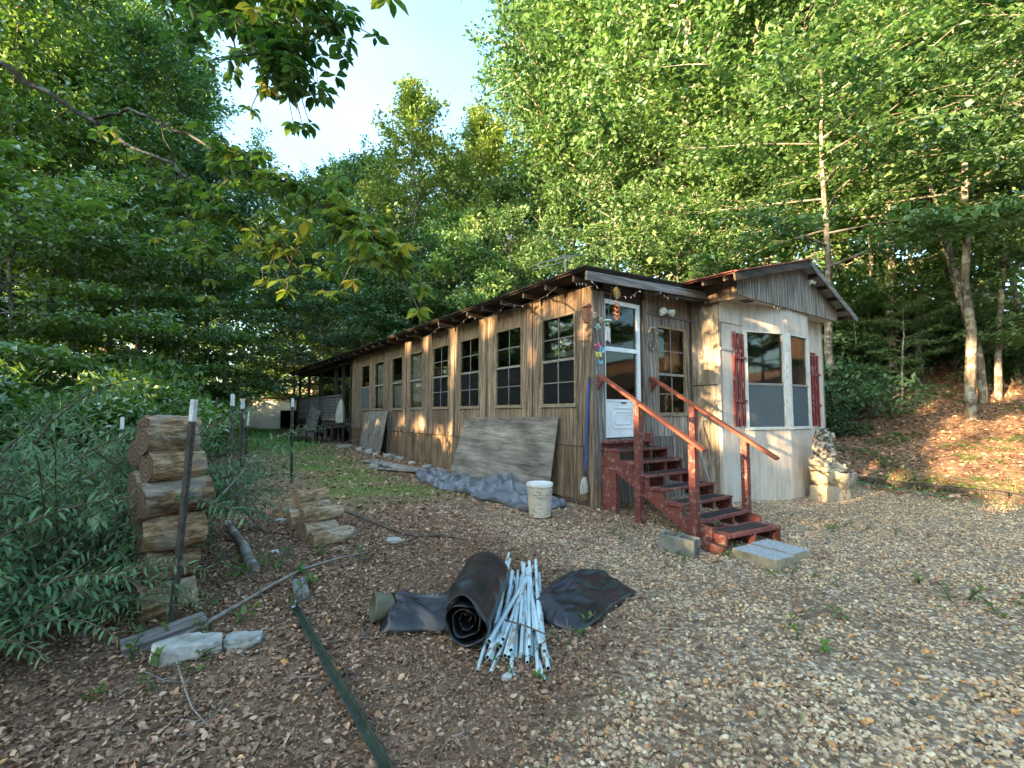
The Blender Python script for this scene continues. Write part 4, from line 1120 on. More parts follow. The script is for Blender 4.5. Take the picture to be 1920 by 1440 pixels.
MB().tube([(0.176 * math.cos(t), 0.176 * math.sin(t) , 0.36 - 0.09 * math.sin((t - 3.3) * 1.0) ** 2) for t in [3.3 + i * 0.26 for i in range(13)]], 0.004, 5).build('handle', M['wire'], bk)

# ------------------------------------------------------------------ sheets of plastic
def fbm(x, y, k, s=0.0, oct_=4):
    return noise.fractal(Vector((x * k, y * k, s)), 0.9, 2.0, oct_)
def ridg(x, y, k, s=0.0):
    return 1 - abs(2 * noise.noise(Vector((x * k, y * k, s)))) * 2
def tarp_fn(u, v):
    a = 4.05 - 3.75 * u + 0.12 * fbm(u * 3, v, 2, 3)
    wd = 0.62 + 0.28 * math.sin(u * 3.1 + 0.4) + 0.1 * fbm(u * 4, 1, 2, 7)
    b = -0.16 - wd * v - 0.35 * max(0, u - 0.62) * v - (0.18 + 0.06 * fbm(u, v, 6, 2)) * (1 if u < 0.45 else 0.6)
    p = hw(b, a)
    crum = sst(np.array((0.50 - u) / 0.15)).item()
    h = 0.015 + crum * (0.09 * max(0, ridg(u * 3.6, v * 1.2, 2.0, 1)) + 0.06 * max(0, ridg(u * 3.6, v * 1.2, 4.2, 4)) + 0.02 * fbm(u * 3.6, v, 9, 2))
    sheet = (1 - crum)
    rise = max(0.0, 1 - v * 1.2) ** 1.2 * math.exp(-((u - 0.62) / 0.17) ** 2) * 0.22
    h += sheet * (rise + 0.10 * max(0, ridg(u * 3.4 + v * 0.9, v * 0.35, 2.3, 5)) * (1 - abs(v - 0.5)) + 0.03 * abs(fbm(u * 3, v, 4, 8)) + 0.05 * max(0, ridg(u * 2.2 - v * 0.8, v * 0.5, 3.7, 11)))
    edge = min(u, 1 - u, v, 1 - v)
    if edge <= 0.0: h = 0.01
    return Vector((p.x, p.y, gz(p.x, p.y) + h + 0.01))
mb = MB().grid(tarp_fn, 130, 46)
c = Vector((-0.2, 7.6, 0.03)); mb.v = [tuple(Vector(v) - c) for v in mb.v]
o = mb.build('grey_tarpaulin', M['tarp'], None, smooth=24, solid=0.003, loc=c)
tag(o, 'crumpled grey tarpaulin spread along the wall foot below the plywood', 'tarpaulin')

# black rolled sheeting: a spiral that flattens at its open end
ax0 = Vector((-0.32, 3.24, 0)); ax1 = Vector((-0.20, 4.20, 0))
def roll_fn(u, v):
    """u along the roll, v along the spiral"""
    p = ax0.lerp(ax1, u); d = (ax1 - ax0).normalized(); sd = Vector((d.y, -d.x, 0))
    turns = 3.6; ang = v * turns * 2 * math.pi - 1.2
    rad = 0.195 * (0.12 + 0.88 * v) * (0.86 + 0.14 * min(1, u * 4)) * (1.0 if u < 0.9 else 1 - 0.15 * (u - 0.9) * 10)
    wx = 1.0 + 0.05 * fbm(u * 4, v * 9, 1.0, 3)
    rr = rad * (1 + 0.05 * noise.noise(Vector((u * 3, ang * 0.6, 1))) + (0.26 * noise.noise(Vector((ang * 0.9, 5, u * 3))) * (1 - u * 4) if u < 0.25 else 0.03 * noise.noise(Vector((u * 9, ang, 7)))))
    z = 0.19 + rr * math.sin(ang) * 0.95
    z = max(z, 0.012)
    off = sd * (rr * math.cos(ang) * 1.02 * wx)
    q = p + off
    q = q + d * (0.10 * (1 - v) * max(0.0, 1 - 5 * u))
    if u < 0.02: q = q - d * (0.05 * noise.noise(Vector((ang, 2, 0))) + 0.03)
    return Vector((q.x, q.y, gz(q.x, q.y) + z))
mb = MB().grid(roll_fn, 44, 190)
c = Vector((-0.26, 3.7, -0.17)); mb.v = [tuple(Vector(v) - c) for v in mb.v]
o = mb.build('plastic_roll', M['black'], None, smooth=60, solid=0.006, loc=c)
tag(o, 'thick roll of black plastic sheeting lying left of the pale pipes', 'plastic roll')

def heap(name, cx, cy, ln, wd, ht, ang, seed, label, m='black', taper=0.0):
    ca, sa = math.cos(ang), math.sin(ang)
    def fn(u, v):
        s = (u - 0.5) * ln; t = (v - 0.5) * wd * (1 - taper * u) * (1 + 0.22 * noise.noise(Vector((u * 3, seed, 0))))
        s += 0.08 * noise.noise(Vector((v * 4, seed * 2.0, 3)))
        x = cx + s * ca - t * sa; y = cy + s * sa + t * ca
        e = min(u, 1 - u) * 2; w = min(v, 1 - v) * 2
        dome = (math.sin(math.pi * v) ** 0.6) * (min(1, 4 * e) ** 0.7)
        h = ht * dome * (0.75 + 0.25 * noise.noise(Vector((u * 2, v * 2, seed)))) + 0.035 * dome * max(-0.3, ridg(u * ln * 0.8 + v * 0.5, v * wd * 1.2, 2.2, seed)) + 0.010 * dome * ridg(u * ln + v, v * wd * 2, 6, seed + 4)
        return Vector((x, y, gz(x, y) + 0.008 + max(0, h)))
    mb = MB().grid(fn, 60, 44)
    c = Vector((cx, cy, gz(cx, cy))); mb.v = [tuple(Vector(v) - c) for v in mb.v]
    o = mb.build(name, M[m], None, smooth=45, solid=0.005, loc=c)
    return tag(o, label, 'plastic sheeting')
heap('plastic_sheet', -0.68, 3.66, 0.56, 0.46, 0.20, 0.05, 3.0, 'crumpled black plastic bundle left of the thick black roll')
heap('plastic_sheet', 0.56, 4.08, 1.05, 0.62, 0.19, 0.95, 8.0, 'black plastic sheet lying folded right of the pale pipes')
# the open olive lined end of the left bundle
rc = Vector((-0.945, 3.63, gz(-0.945, 3.63) + 0.105))
o = MB().lathe([(0.075, -0.10), (0.085, 0.0), (0.102, 0.10), (0.094, 0.105), (0.07, 0.0), (0.05, -0.09)], 20, fn=lambda p, t: Vector((p.x * (1 + .1 * math.sin(2 * t)), p.y * (1 + .08 * math.cos(3 * t)), p.z))).build('canvas_tube', M['olive'], None, smooth=50, loc=rc, rot=(R(8), R(-80), R(20)))
tag(o, 'short olive canvas tube at the left end of the black bundle', 'canvas')

# ------------------------------------------------------------------ pale pipes, each its own thing
def pipe(p, q, r_, i):
    p = Vector(p); q = Vector(q); c = (p + q) / 2; d = (q - p)
    h = d.length / 2
    n = 10; mb = MB(); 
    prof = [(r_, -h), (r_, h), (r_ * 0.78, h), (r_ * 0.78, h - 0.12)]
    b0 = MB(); b0.lathe([(r_ * 0.78, -h + 0.10), (r_ * 0.78, -h), (r_, -h), (r_, h), (r_ * 0.78, h), (r_ * 0.78, h - 0.10)], n)
    o = b0.build('pipe', M['pvc'], None, smooth=40, loc=c)
    o.data.materials.append(M['pipe_dark'])
    for f_ in o.data.polygons:
        zz = [o.data.vertices[k_].co for k_ in f_.vertices]
        if all(math.hypot(v_.x, v_.y) < r_ * 0.8 for v_ in zz): f_.material_index = 1
    o.rotation_mode = 'QUATERNION'; o.rotation_quaternion = d.to_track_quat('Z', 'Y')
    return tag(o, 'pale blue white plastic pipe in the loose pile by the black roll', 'pipe', 'pale plastic pipes in the pile')
prs = random.Random(4)
npp = 34
for i in range(npp):
    t = (i + prs.uniform(-0.3, 0.3)) / (npp - 1)
    layer = i % 3
    fx = -0.17 + 0.40 * t + prs.uniform(-0.05, 0.05); bx2 = -0.06 + 0.30 * (t if prs.random() > 0.3 else 1 - t) + prs.uniform(-0.04, 0.04)
    fy = 3.02 + prs.uniform(-0.08, 0.30) + 0.1 * layer - 0.12 * t; by = fy + prs.uniform(1.15, 1.5)
    r_ = prs.choice((0.0145, 0.0145, 0.0125, 0.017))
    z0 = 0.018 + layer * 0.027 + prs.uniform(0, 0.008); z1 = 0.02 + layer * 0.028 + prs.uniform(0, 0.012)
    pipe(gp(fx, fy, z0), gp(bx2, by, z1), r_, i)
pipe(gp(0.19, 2.87, 0.016), gp(0.17, 3.08, 0.018), 0.0135, 99)

# ------------------------------------------------------------------ fence posts of T section
def tpost(base, top, label, m='post', tip=0.16, w=0.046, group='steel fence posts', studs=True, name='fence_post', stake=False):
    base = Vector(base); top = Vector(top); d = (top - base); h = d.length
    r = empty(name, base, 0, label, 'fence post', group)
    r.rotation_mode = 'QUATERNION'; q = d.to_track_quat('Z', 'Y'); r.rotation_quaternion = q
    T_ = [(-w/2, -0.004), (w/2, -0.004), (w/2, 0.003), (0.004, 0.004), (0.004, w * 0.8), (-0.004, w * 0.8), (-0.004, 0.004), (-w/2, 0.003)]
    lo = -0.12 if not stake else 0.0
    ze = h - tip
    MB().prism(T_, lambda u, v: (u, v, lo), lambda u, v: (u, v, ze)).build('shaft', M[m], r, bevel=0.0015)
    if tip > 0: MB().prism(T_, lambda u, v: (u, v, ze + 0.001), lambda u, v: (u, v, h)).build('tip', M['post_tip'], r, bevel=0.0015)
    if studs:
        z = 0.15
        while z < ze - 0.03:
            MB().box(-0.009, 0.009, -0.014, -0.0042, z, z + 0.016).build('stud', M[m], r); z += 0.055
    return r
tpost((-2.381, 3.398, -0.10), (-2.29, 3.40, 1.50), 'nearest steel fence post with white tip in front of the log stack', 'post_brown')
tpost((-3.751, 6.30, 0.05), (-3.76, 6.30, 1.66), 'tall dark steel post with white tip behind the log stack', 'post_brown')
tpost((-3.70, 6.42, 0.05), (-3.69, 6.45, 1.60), 'dark steel post standing close behind the tall white tipped one', 'post_brown', tip=0.14)
tpost((-4.086, 8.762, 0.11), (-4.11, 8.76, 1.68), 'dark green steel post with white tip behind the small log row', 'post', studs=False)
tpost((-6.42, 10.24, 0.19), (-6.41, 10.24, 1.75), 'thin far post left of the paired dark posts', 'post_brown', studs=False, tip=0.0)
tpost((-6.29, 11.15, 0.20), (-6.22, 11.15, 1.46), 'thin far post with pale tip before the white shed', 'post_brown', studs=False, tip=0.35)
tpost((-4.55, 16.0, 0.33), (-4.55, 16.0, 1.25), 'short far post with white tip beside the deck', 'post_brown', studs=False, tip=0.3)
tpost((-5.12, 6.20, 0.07), (-5.14, 6.21, 1.35), 'dark post half hidden in the willow leaved bushes', 'post', studs=False)
tpost(gp(-0.46, 2.05, 0.03), gp(-1.655, 3.68, 0.03), 'dark green steel post lying on the leaf litter in the foreground', 'post', tip=0.03, w=0.055, group=None, name='fallen_post', stake=True)
# fence wires between the posts
def wire(name, pts, r_, label, m='wire'):
    P = [Vector(p) for p in pts]; c = P[0].copy()
    o = MB().tube([p - c for p in P], r_, 5).build(name, M[m], None, loc=c)
    return tag(o, label, 'wire')
for z, lab in ((1.05, 'upper slack fence wire between the steel posts'), (0.62, 'lower slack fence wire between the steel posts')):
    wire('fence_wire', [(-3.75, 6.28, z), (-3.9, 7.5, z - 0.06), (-4.09, 8.74, z), (-4.3, 12.0, z + 0.02), (-4.55, 16.0, z + 0.1)], 0.003, lab)

# ------------------------------------------------------------------ logs
def log(p, q, r0, r1, seed, label, group, bark='log_bark', cut='cut', split=False):
    p = Vector(p); q = Vector(q); c = (p + q) / 2; d = q - p; h = d.length / 2
    r = empty('log', c, 0, label, 'log', group)
    r.rotation_mode = 'QUATERNION'; r.rotation_quaternion = d.to_track_quat('X', 'Z')
    n = 28; nr = 10
    mb = MB()
    def rad(t, k):
        ang = 2 * math.pi * k / n
        a = (r0 + (r1 - r0) * t) * (1 + 0.22 * noise.noise(Vector((math.cos(ang) * 1.3, math.sin(ang) * 1.3 + seed, t * 2 * h / r0 * .35))) + 0.09 * noise.noise(Vector((math.cos(ang) * 4, math.sin(ang) * 4 + seed, t * 4))) + 0.05 * noise.noise(Vector((math.cos(ang) * 9, math.sin(ang) * 9 + seed, t * 7))))
        if split and math.sin(ang) > 0.25: a *= 0.25 / math.sin(ang) * 0.9 + 0.12
        return a, ang
    for i in range(nr + 1):
        for k in range(n):
            a, ang = rad(i / nr, k)
            mb.v.append((-h + 2 * h * i / nr, a * math.cos(ang), a * math.sin(ang)))
    for i in range(nr):
        for k in range(n):
            k2 = (k + 1) % n
            mb.f.append((i*n+k, i*n+k2, (i+1)*n+k2, (i+1)*n+k))
    mb.build('bark', M[bark], r, smooth=50)
    for i in (0, nr):
        e = MB(); x = -h if i == 0 else h; sgn = -1 if i == 0 else 1
        e.v = [(x + sgn * 0.001, 0, 0)]
        for k in range(n):
            a, ang = rad(i / nr, k); e.v.append((x + sgn * 0.0015, a * 0.985 * math.cos(ang), a * 0.985 * math.sin(ang)))
        e.f = [(0, 1 + k, 1 + (k + 1) % n) for k in range(n)]
        e.v += [(v[0] - sgn * 0.012, v[1], v[2]) for v in e.v[1:]]
        e.f += [(1 + k, n + 1 + k, n + 1 + (k + 1) % n, 1 + (k + 1) % n) for k in range(n)]
        e.build('cut_end', M[cut], r)
    return r
# big stack at the fence: three columns going back
lr = random.Random(9)
stackl = [('lowest', 'second'), ('x', 'y')]
for ci, (cx, cy_) in enumerate(((-2.55, 3.55), (-2.77, 3.83), (-2.99, 4.11), (-3.21, 4.40))):
    names = ['lowest', 'second lowest', 'third lowest', 'third highest', 'second highest', 'highest']
    rows = (0.150, 0.118, 0.132, 0.140, 0.125, 0.105)
    z = gz(cx, cy_) - 0.03; prev = 0.0
    for li, rr in enumerate(rows):
        rr *= lr.uniform(0.86, 1.06)
        z += (prev + rr) * 0.93; prev = rr
        L_ = lr.uniform(0.16, 0.235); sh = lr.uniform(-0.06, 0.06)
        ang = R(54) + lr.uniform(-0.2, 0.2); dx, dy = math.cos(ang) * L_, math.sin(ang) * L_
        col_n = ('front', 'second', 'third', 'rear')[ci]
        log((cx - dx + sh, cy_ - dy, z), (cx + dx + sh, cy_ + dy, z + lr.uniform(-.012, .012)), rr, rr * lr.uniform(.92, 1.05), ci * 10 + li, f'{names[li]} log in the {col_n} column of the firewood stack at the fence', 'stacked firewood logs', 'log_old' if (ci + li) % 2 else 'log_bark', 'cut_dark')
# short row of logs behind
sl = [(-1.93, 5.08, 0.085, 0.0, 'front log of the short row, pale bark'), (-2.13, 5.30, 0.10, 0.0, 'log lying second in the short row'), (-2.28, 5.50, 0.095, 0.0, 'log lying third in the short row'), (-2.43, 5.72, 0.10, 0.0, 'log lying fourth in the short row'),
      (-2.60, 5.95, 0.105, 0.0, 'log lying fifth in the short row'), (-2.80, 6.20, 0.10, 0.0, 'log lying at the back of the short row'),
      (-2.16, 5.42, 0.085, 0.17, 'pale knotty log resting on the front of the short row'), (-2.40, 5.80, 0.07, 0.175, 'log resting on the middle of the short row'), (-2.63, 6.25, 0.105, 0.17, 'log with grey bark resting on the back of the short row')]
for i, (x, y, rr, dz, lab) in enumerate(sl):
    ang = R(43) + lr.uniform(-0.12, 0.12); L_ = lr.uniform(0.17, 0.22)
    dx, dy = math.cos(ang) * L_, math.sin(ang) * L_
    z = gz(x, y) + rr * 0.9 + dz
    log((x - dx, y - dy, z), (x + dx, y + dy, z), rr, rr * lr.uniform(.9, 1.0), 50 + i, lab, 'short row of logs', 'log_bark', 'cut')
log((-2.44, 5.62, 0.26), (-2.20, 5.52, 0.23), 0.055, 0.06, 70, 'small log with a clean tan cut end facing the yard', 'short row of logs', 'log_bark', 'cut')

# ------------------------------------------------------------------ sticks, planks and litter pieces
def stick(name, pts, r0, r1, m, label, cat='stick', forks=()):
    P = [Vector(p) for p in pts]; c = P[0].copy(); n = len(P)
    mb = MB().tube([p - c for p in P], [r0 + (r1 - r0) * i / (n - 1) for i in range(n)], 7)
    for F_ in forks:
        Q = [Vector(p) - c for p in F_]; mb.tube(Q, [r1 * 1.3, r1 * 0.6][:1] * 1 + [r1 * 0.5] * (len(Q) - 1), 6)
    o = mb.build(name, M[m], None, smooth=60, loc=c)
    return tag(o, label, cat)
stick('long_stick', [gp(-2.16, 3.18, 0.05), gp(-2.04, 3.62, 0.06), gp(-1.96, 3.95, 0.05), gp(-1.86, 4.28, 0.04), gp(-1.66, 4.58, 0.04), gp(-1.44, 4.81, 0.03)], 0.016, 0.007, 'twig_pale', 'long pale stick lying across the leaf litter')
stick('forked_branch', [gp(-2.10, 5.95, 0.16), gp(-1.75, 5.80, 0.09), gp(-1.35, 5.52, 0.04), gp(-1.08, 5.37, 0.03), gp(-0.80, 5.46, 0.03), gp(-0.5, 5.33, 0.02)], 0.022, 0.010, 'twig', 'dark forked branch trailing from the short log row', 'branch', forks=([gp(-1.08, 5.37, 0.03), gp(-1.15, 5.15, 0.025), gp(-1.2, 4.98, 0.02)],))
stick('rotten_branch', [gp(-3.40, 5.70, 0.05), gp(-3.05, 5.25, 0.06), gp(-2.72, 4.85, 0.05), gp(-2.45, 4.45, 0.05), gp(-2.27, 4.22, 0.04)], 0.035, 0.055, 'bark_pale', 'thick lichened rotten branch beside the firewood stack', 'branch')
stick('dark_stick', [gp(-3.4, 5.95, 0.20), gp(-2.95, 5.55, 0.06), gp(-2.75, 5.35, 0.03)], 0.018, 0.010, 'twig', 'short dark stick leaning from the firewood stack')
stick('leaning_stick', [gp(-2.6, 4.1, 0.60), gp(-2.72, 4.75, 0.78), gp(-2.9, 5.4, 0.95)], 0.012, 0.007, 'twig_pale', 'thin pale stick lying across the firewood stack')
stick('curved_twig', [gp(-1.12, 2.75, 0.02), gp(-1.0, 2.95, 0.03), gp(-0.93, 2.72, 0.02), gp(-0.78, 2.52, 0.02)], 0.013, 0.008, 'twig', 'crooked twig right of the fallen green post')
stick('curved_twig', [gp(-1.42, 3.22, 0.02), gp(-1.22, 3.28, 0.025), gp(-1.0, 3.42, 0.02)], 0.010, 0.006, 'twig', 'twig crossing behind the fallen green post')
stick('curved_twig', [gp(-1.08, 3.75, 0.02), gp(-1.09, 3.5, 0.03), gp(-1.02, 3.34, 0.02)], 0.010, 0.006, 'twig', 'bent twig left of the black bundle')
stick('curved_twig', [gp(-2.05, 2.95, 0.08), gp(-1.82, 2.72, 0.04), gp(-1.70, 2.60, 0.03), gp(-1.5, 2.45, 0.02)], 0.007, 0.003, 'twig_pale', 'thin twig below the long pale rock')
stick('curved_twig', [gp(-0.05, 3.4, 0.14), gp(0.1, 3.28, 0.15), gp(0.25, 3.2, 0.12), gp(0.34, 3.26, 0.08)], 0.006, 0.004, 'twig', 'thin dark twig lying on the pale pipes', forks=([gp(0.25, 3.2, 0.12), gp(0.12, 3.02, 0.09), gp(0.0, 2.99, 0.07)],))
stick('curved_twig', [gp(0.42, 3.9, 0.12), gp(0.40, 3.4, 0.03), gp(0.30, 3.05, 0.02)], 0.006, 0.003, 'twig', 'curved dark twig right of the pale pipes')
for i in range(70):
    x = prs.uniform(-2.4, 1.2); y = prs.uniform(2.3, 6.0); an = prs.uniform(0, 6.28); l_ = prs.uniform(0.08, 0.22)
    if x > 0.5 and y < 4: continue
    o = stick('twig', [gp(x, y, 0.012), gp(x + l_ * math.cos(an), y + l_ * math.sin(an), 0.02), gp(x + 1.9 * l_ * math.cos(an + .25), y + 1.9 * l_ * math.sin(an + .25), 0.012)], 0.005, 0.002, prs.choice(('twig', 'twig_pale')), 'small dry twig lying in the leaf litter')
    o['group'] = 'small twigs in the litter'
def plank(name, x, y, l_, w, h, rz, tilt, m, label):
    o = MB().box(-l_ / 2, l_ / 2, -w / 2, w / 2, 0, h).build(name, M[m], None, bevel=0.006, loc=gp(x, y, 0.0), rot=(R(6), R(tilt), rz))
    return tag(o, label, 'wood')
plank('plank', -2.30, 3.22, 0.46, 0.15, 0.07, 0.78, -6, 'grey_wood_h', 'short thick grey plank behind the long pale rock')
plank('wood_chunk', -1.72, 3.92, 0.30, 0.11, 0.07, -1.05, 5, 'grey_wood_h', 'grey wood chunk crossed by the long stick')
plank('plank', -3.1, 4.2, 0.5, 0.12, 0.04, 0.6, 3, 'grey_wood_h', 'grey plank end beside the rotten branch')
# bits of white and blue litter
o = heap('blue_bag', -3.55, 4.35, 0.32, 0.26, 0.14, 0.4, 12.0, 'crumpled blue plastic bag behind the firewood stack', 'bluetarp'); o['category'] = 'bag'
for (x, y, s, lab) in ((-2.35, 4.75, 0.045, 'white plastic scrap on the leaf litter beside the stack'), (-4.6, 8.3, 0.09, 'white plastic lump in the grass before the shed'), (-4.15, 5.4, 0.06, 'white scrap behind the bushes')):
    rock(x, y, (s, s * .7, s * .5), 'foam', lab, int(s * 1000), 0.3, None, 'plastic_scrap', 0.1)['category'] = 'litter'
wb = empty('plastic_tub', gp(-3.75, 4.9), 0, 'white plastic tub with blue rim half hidden behind the firewood stack', 'tub')
MB().lathe([(0.11, 0), (0.13, 0.26), (0.135, 0.3), (0.12, 0.3), (0.10, 0.02)], 18).build('body', M['foam'], wb, smooth=40)
MB().lathe([(0.137, 0.26), (0.142, 0.265), (0.142, 0.3), (0.136, 0.305)], 18).build('rim', M['bluetarp'], wb, smooth=40)

# ------------------------------------------------------------------ garden fountain at the beige end
ft = empty('garden_fountain', hw(4.95, -1.22, gz(*hw(4.95, -1.22)[:2])), HA + R(-8), 'tiered cast stone garden fountain standing against the beige bay wall', 'fountain')
def crag(mb, k, amp, seed):
    mb.v = [tuple(Vector(v) + Vector((noise.noise(Vector(v) * k + Vector((seed, 0, 0))), noise.noise(Vector(v) * k + Vector((0, seed, 7))), noise.noise(Vector(v) * k + Vector((3, 0, seed))))) * amp) for v in mb.v]
    return mb
def boulders(lst, name, m):
    """several grown-together lumps of cast stone as one mesh"""
    bm = bmesh.new()
    for i, (x, y, z, ax, ay, az) in enumerate(lst):
        me_ = rock_mesh(90 + i * 3, 3, (ax, ay, az), 0.45)
        n0 = len(bm.verts); bm.from_mesh(me_); bm.verts.ensure_lookup_table()
        for v in bm.verts[n0:]:
            p = v.co + Vector((x, y, z)); v.co = p + 0.022 * Vector((noise.noise(p * 13), noise.noise(p * 13 + Vector((9, 0, 0))), noise.noise(p * 13 + Vector((0, 9, 0)))))
    me_ = bpy.data.meshes.new(name); bm.to_mesh(me_); bm.free(); me_.shade_smooth(); me_.set_sharp_from_angle(angle=R(38))
    return link(name, me_, M[m], ft)
crag(MB().prism([(-0.36, -0.1), (0.30, -0.1), (0.22, 0.24), (-0.34, 0.28)], lambda u, v: (u, -0.20, v), lambda u, v: (u, 0.22, v)), 6, 0.02, 1).build('pedestal', M['fountain_pale'], ft, bevel=0.03)
def basin(p, t):
    k = max(0.0, math.cos(t))
    x = p.x * (1.0 + 0.75 * k)
    return Vector((x - 0.02, p.y * 0.80, p.z - 0.20 * max(0.0, x) - 0.02 * math.sin(3 * t)))
crag(MB().lathe([(0.20, 0.20), (0.30, 0.27), (0.36, 0.38), (0.385, 0.50), (0.40, 0.535), (0.36, 0.545), (0.33, 0.50), (0.26, 0.43), (0.02, 0.41)], 40, fn=basin), 9, 0.035, 2).build('basin', M['fountain_pale'], ft, smooth=45)
boulders([(-0.10, 0.0, 0.585, 0.40, 0.22, 0.075), (0.22, -0.02, 0.60, 0.14, 0.12, 0.07), (0.12, -0.02, 0.50, 0.16, 0.12, 0.08)], 'ledge', 'fountain_pale')
boulders([(-0.20, 0.02, 0.70, 0.26, 0.20, 0.13), (-0.10, 0.0, 0.66, 0.24, 0.17, 0.08), (-0.22, 0.02, 0.84, 0.20, 0.17, 0.12), (-0.16, -0.04, 0.90, 0.16, 0.13, 0.11), (-0.25, 0.0, 0.99, 0.17, 0.15, 0.12), (-0.16, 0.03, 1.06, 0.17, 0.14, 0.11), (-0.24, 0.0, 1.15, 0.19, 0.15, 0.11), (-0.14, 0.0, 1.20, 0.13, 0.12, 0.09), (-0.22, 0.02, 1.27, 0.12, 0.10, 0.07)], 'rock_column', 'fountain')
hthing('thin_board', M['ply'], MB().bar((5.95, -0.78, -0.15), (5.60, -0.62, 0.95), 0.02, 0.06), 'thin wooden slat leaning on the wall behind the fountain', 'board')

# ------------------------------------------------------------------ timber edging and hose on the right
def timber(p, q, label, w=0.15):
    p = Vector(p); q = Vector(q); c = (p + q) / 2
    o = MB().bar(p - c, q - c, w, 0.14).build('edging_timber', M['dark_wood_x'], None, bevel=0.012, loc=c)
    return tag(o, label, 'timber')
timber(gp(7.62, 10.95, 0.02), gp(8.42, 9.98, 0.02), 'dark edging timber starting beside the fountain')
timber(gp(8.46, 9.93, 0.03), gp(9.12, 8.72, 0.04), 'middle dark edging timber along the bank foot')
timber(gp(9.15, 8.67, 0.03), gp(9.75, 7.35, 0.05), 'nearest dark edging timber at the right picture edge')
stick('grey_stick', [gp(9.2, 10.2, 0.05), gp(9.25, 9.3, 0.06), gp(9.45, 8.4, 0.05)], 0.025, 0.012, 'twig', 'thin dead branch lying on the bank above the edging timbers', 'branch')
pts = [gp(7.45, 10.85, 0.02), gp(7.75, 10.5, 0.02), gp(7.95, 10.15, 0.02), gp(8.05, 9.75, 0.02), gp(8.1, 9.35, 0.02), gp(8.25, 8.95, 0.02)]
stick('garden_hose', pts, 0.013, 0.013, 'hose', 'pale green garden hose lying on the gravel below the edging timbers', 'hose')

# ------------------------------------------------------------------ shed and junk far behind
sh = empty('shed', (-13.2, 25.6, gz(-13.2, 25.6)), R(-4), 'low white shed with dark open bay beyond the lawn', 'shed')
MB().box(-1.75, 0.6, 0.0, 0.06, -0.1, 1.55).build('wall', M['shed_white'], sh)
MB().box(0.605, 1.5, 0.0, 0.055, 1.0, 1.55).build('wall', M['shed_white'], sh)
MB().box(-1.75, -1.69, 0.0, 3.0, -0.1, 1.5).build('wall', M['shed_white'], sh)
MB().box(-1.7, 1.6, 2.9, 2.96, -0.1, 1.6).build('back_wall', M['dark_wood'], sh)
MB().box(1.5, 1.58, 0.0, 2.96, -0.1, 1.6).build('side_wall', M['dark_wood'], sh)
for k in range(9):
    x = -2.0 + k * 0.44
    MB().hexa([(x, -0.35, 1.60 + 0.01 * (k % 2)), (x + 0.45, -0.35, 1.60), (x + 0.45, 3.2, 1.80), (x, 3.2, 1.80), (x, -0.35, 1.64 + 0.01 * (k % 2)), (x + 0.45, -0.35, 1.64), (x + 0.45, 3.2, 1.84), (x, 3.2, 1.84)]).build('roof_sheet', M['dark_wood'], sh)
MB().box(-2.05, -1.85, -0.1, 0.1, -0.1, 1.7).build('post', M['yellow_wood'], sh)
for (x, y, s, m, lab) in ((-9.4, 23.5, 0.35, 'foam', 'white junk heap right of the far shed'), (-8.3, 23.0, 0.28, 'orange', 'rusty orange junk beside the far deck'), (-9.0, 25.5, 0.5, 'rock_grey', 'grey boulder behind the junk near the shed'), (-8.6, 24.8, 0.4, 'foam', 'pale heap beyond the rusty junk'), (-10.6, 24.2, 0.45, 'rock_grey', 'grey mound in front of the dark shed bay')):
    rock(x, y, (s, s * .7, s * .55), m, lab, int(s * 100), 0.4, None, 'junk_heap', 0.3)['category'] = 'junk'

# ------------------------------------------------------------------ leaves
def unit(a):
    return a / np.maximum(np.linalg.norm(a, axis=1, keepdims=True), 1e-9)

def leaves(P, D, Nn, s, w, rich=False, fold=0.18):
    """one folded leaf at each point: P middle, D direction, Nn rough normal, s length, w width ratio"""
    D = unit(D); Sd = unit(np.cross(Nn, D)); Nn = np.cross(D, Sd)
    s = s[:, None]; hw_ = s * w / 2
    n = len(P)
    if not rich:
        V = np.stack([P - D * s * 0.5, P + Sd * hw_ + Nn * hw_ * fold * 2 - D * s * 0.05, P + D * s * 0.5 - Nn * s * 0.08, P - Sd * hw_ + Nn * hw_ * fold * 2 - D * s * 0.05], 1).reshape(-1, 3)
        b = np.arange(n)[:, None] * 4
        F = np.concatenate([b + np.array([[0, 1, 2]]), b + np.array([[0, 2, 3]])], 1).reshape(-1, 3)
        return V, F, 4
    V = np.stack([P - D * s * 0.5, P - D * s * 0.12 + Sd * hw_ + Nn * hw_ * fold * 2, P + D * s * 0.16 + Sd * hw_ * 0.9 + Nn * hw_ * fold * 2 - Nn * s * 0.03,
                  P + D * s * 0.5 - Nn * s * 0.12, P + D * s * 0.16 - Sd * hw_ * 0.9 + Nn * hw_ * fold * 2 - Nn * s * 0.03, P - D * s * 0.12 - Sd * hw_ + Nn * hw_ * fold * 2,
                  P + D * s * 0.02], 1).reshape(-1, 3)
    b = np.arange(n)[:, None] * 7
    t = np.array([[0, 6, 1], [1, 6, 2], [2, 6, 3], [3, 6, 4], [4, 6, 5], [5, 6, 0]])
    F = np.concatenate([b + r[None] for r in t], 1).reshape(-1, 3)
    return V, F, 7

def poly_tube_many(paths, name, m):
    mb = MB()
    for pts, rad, n in paths: mb.tube(pts, rad, n, cap=False)
    me_ = mb.mesh(name, 80); me_.materials.append(m)
    return me_

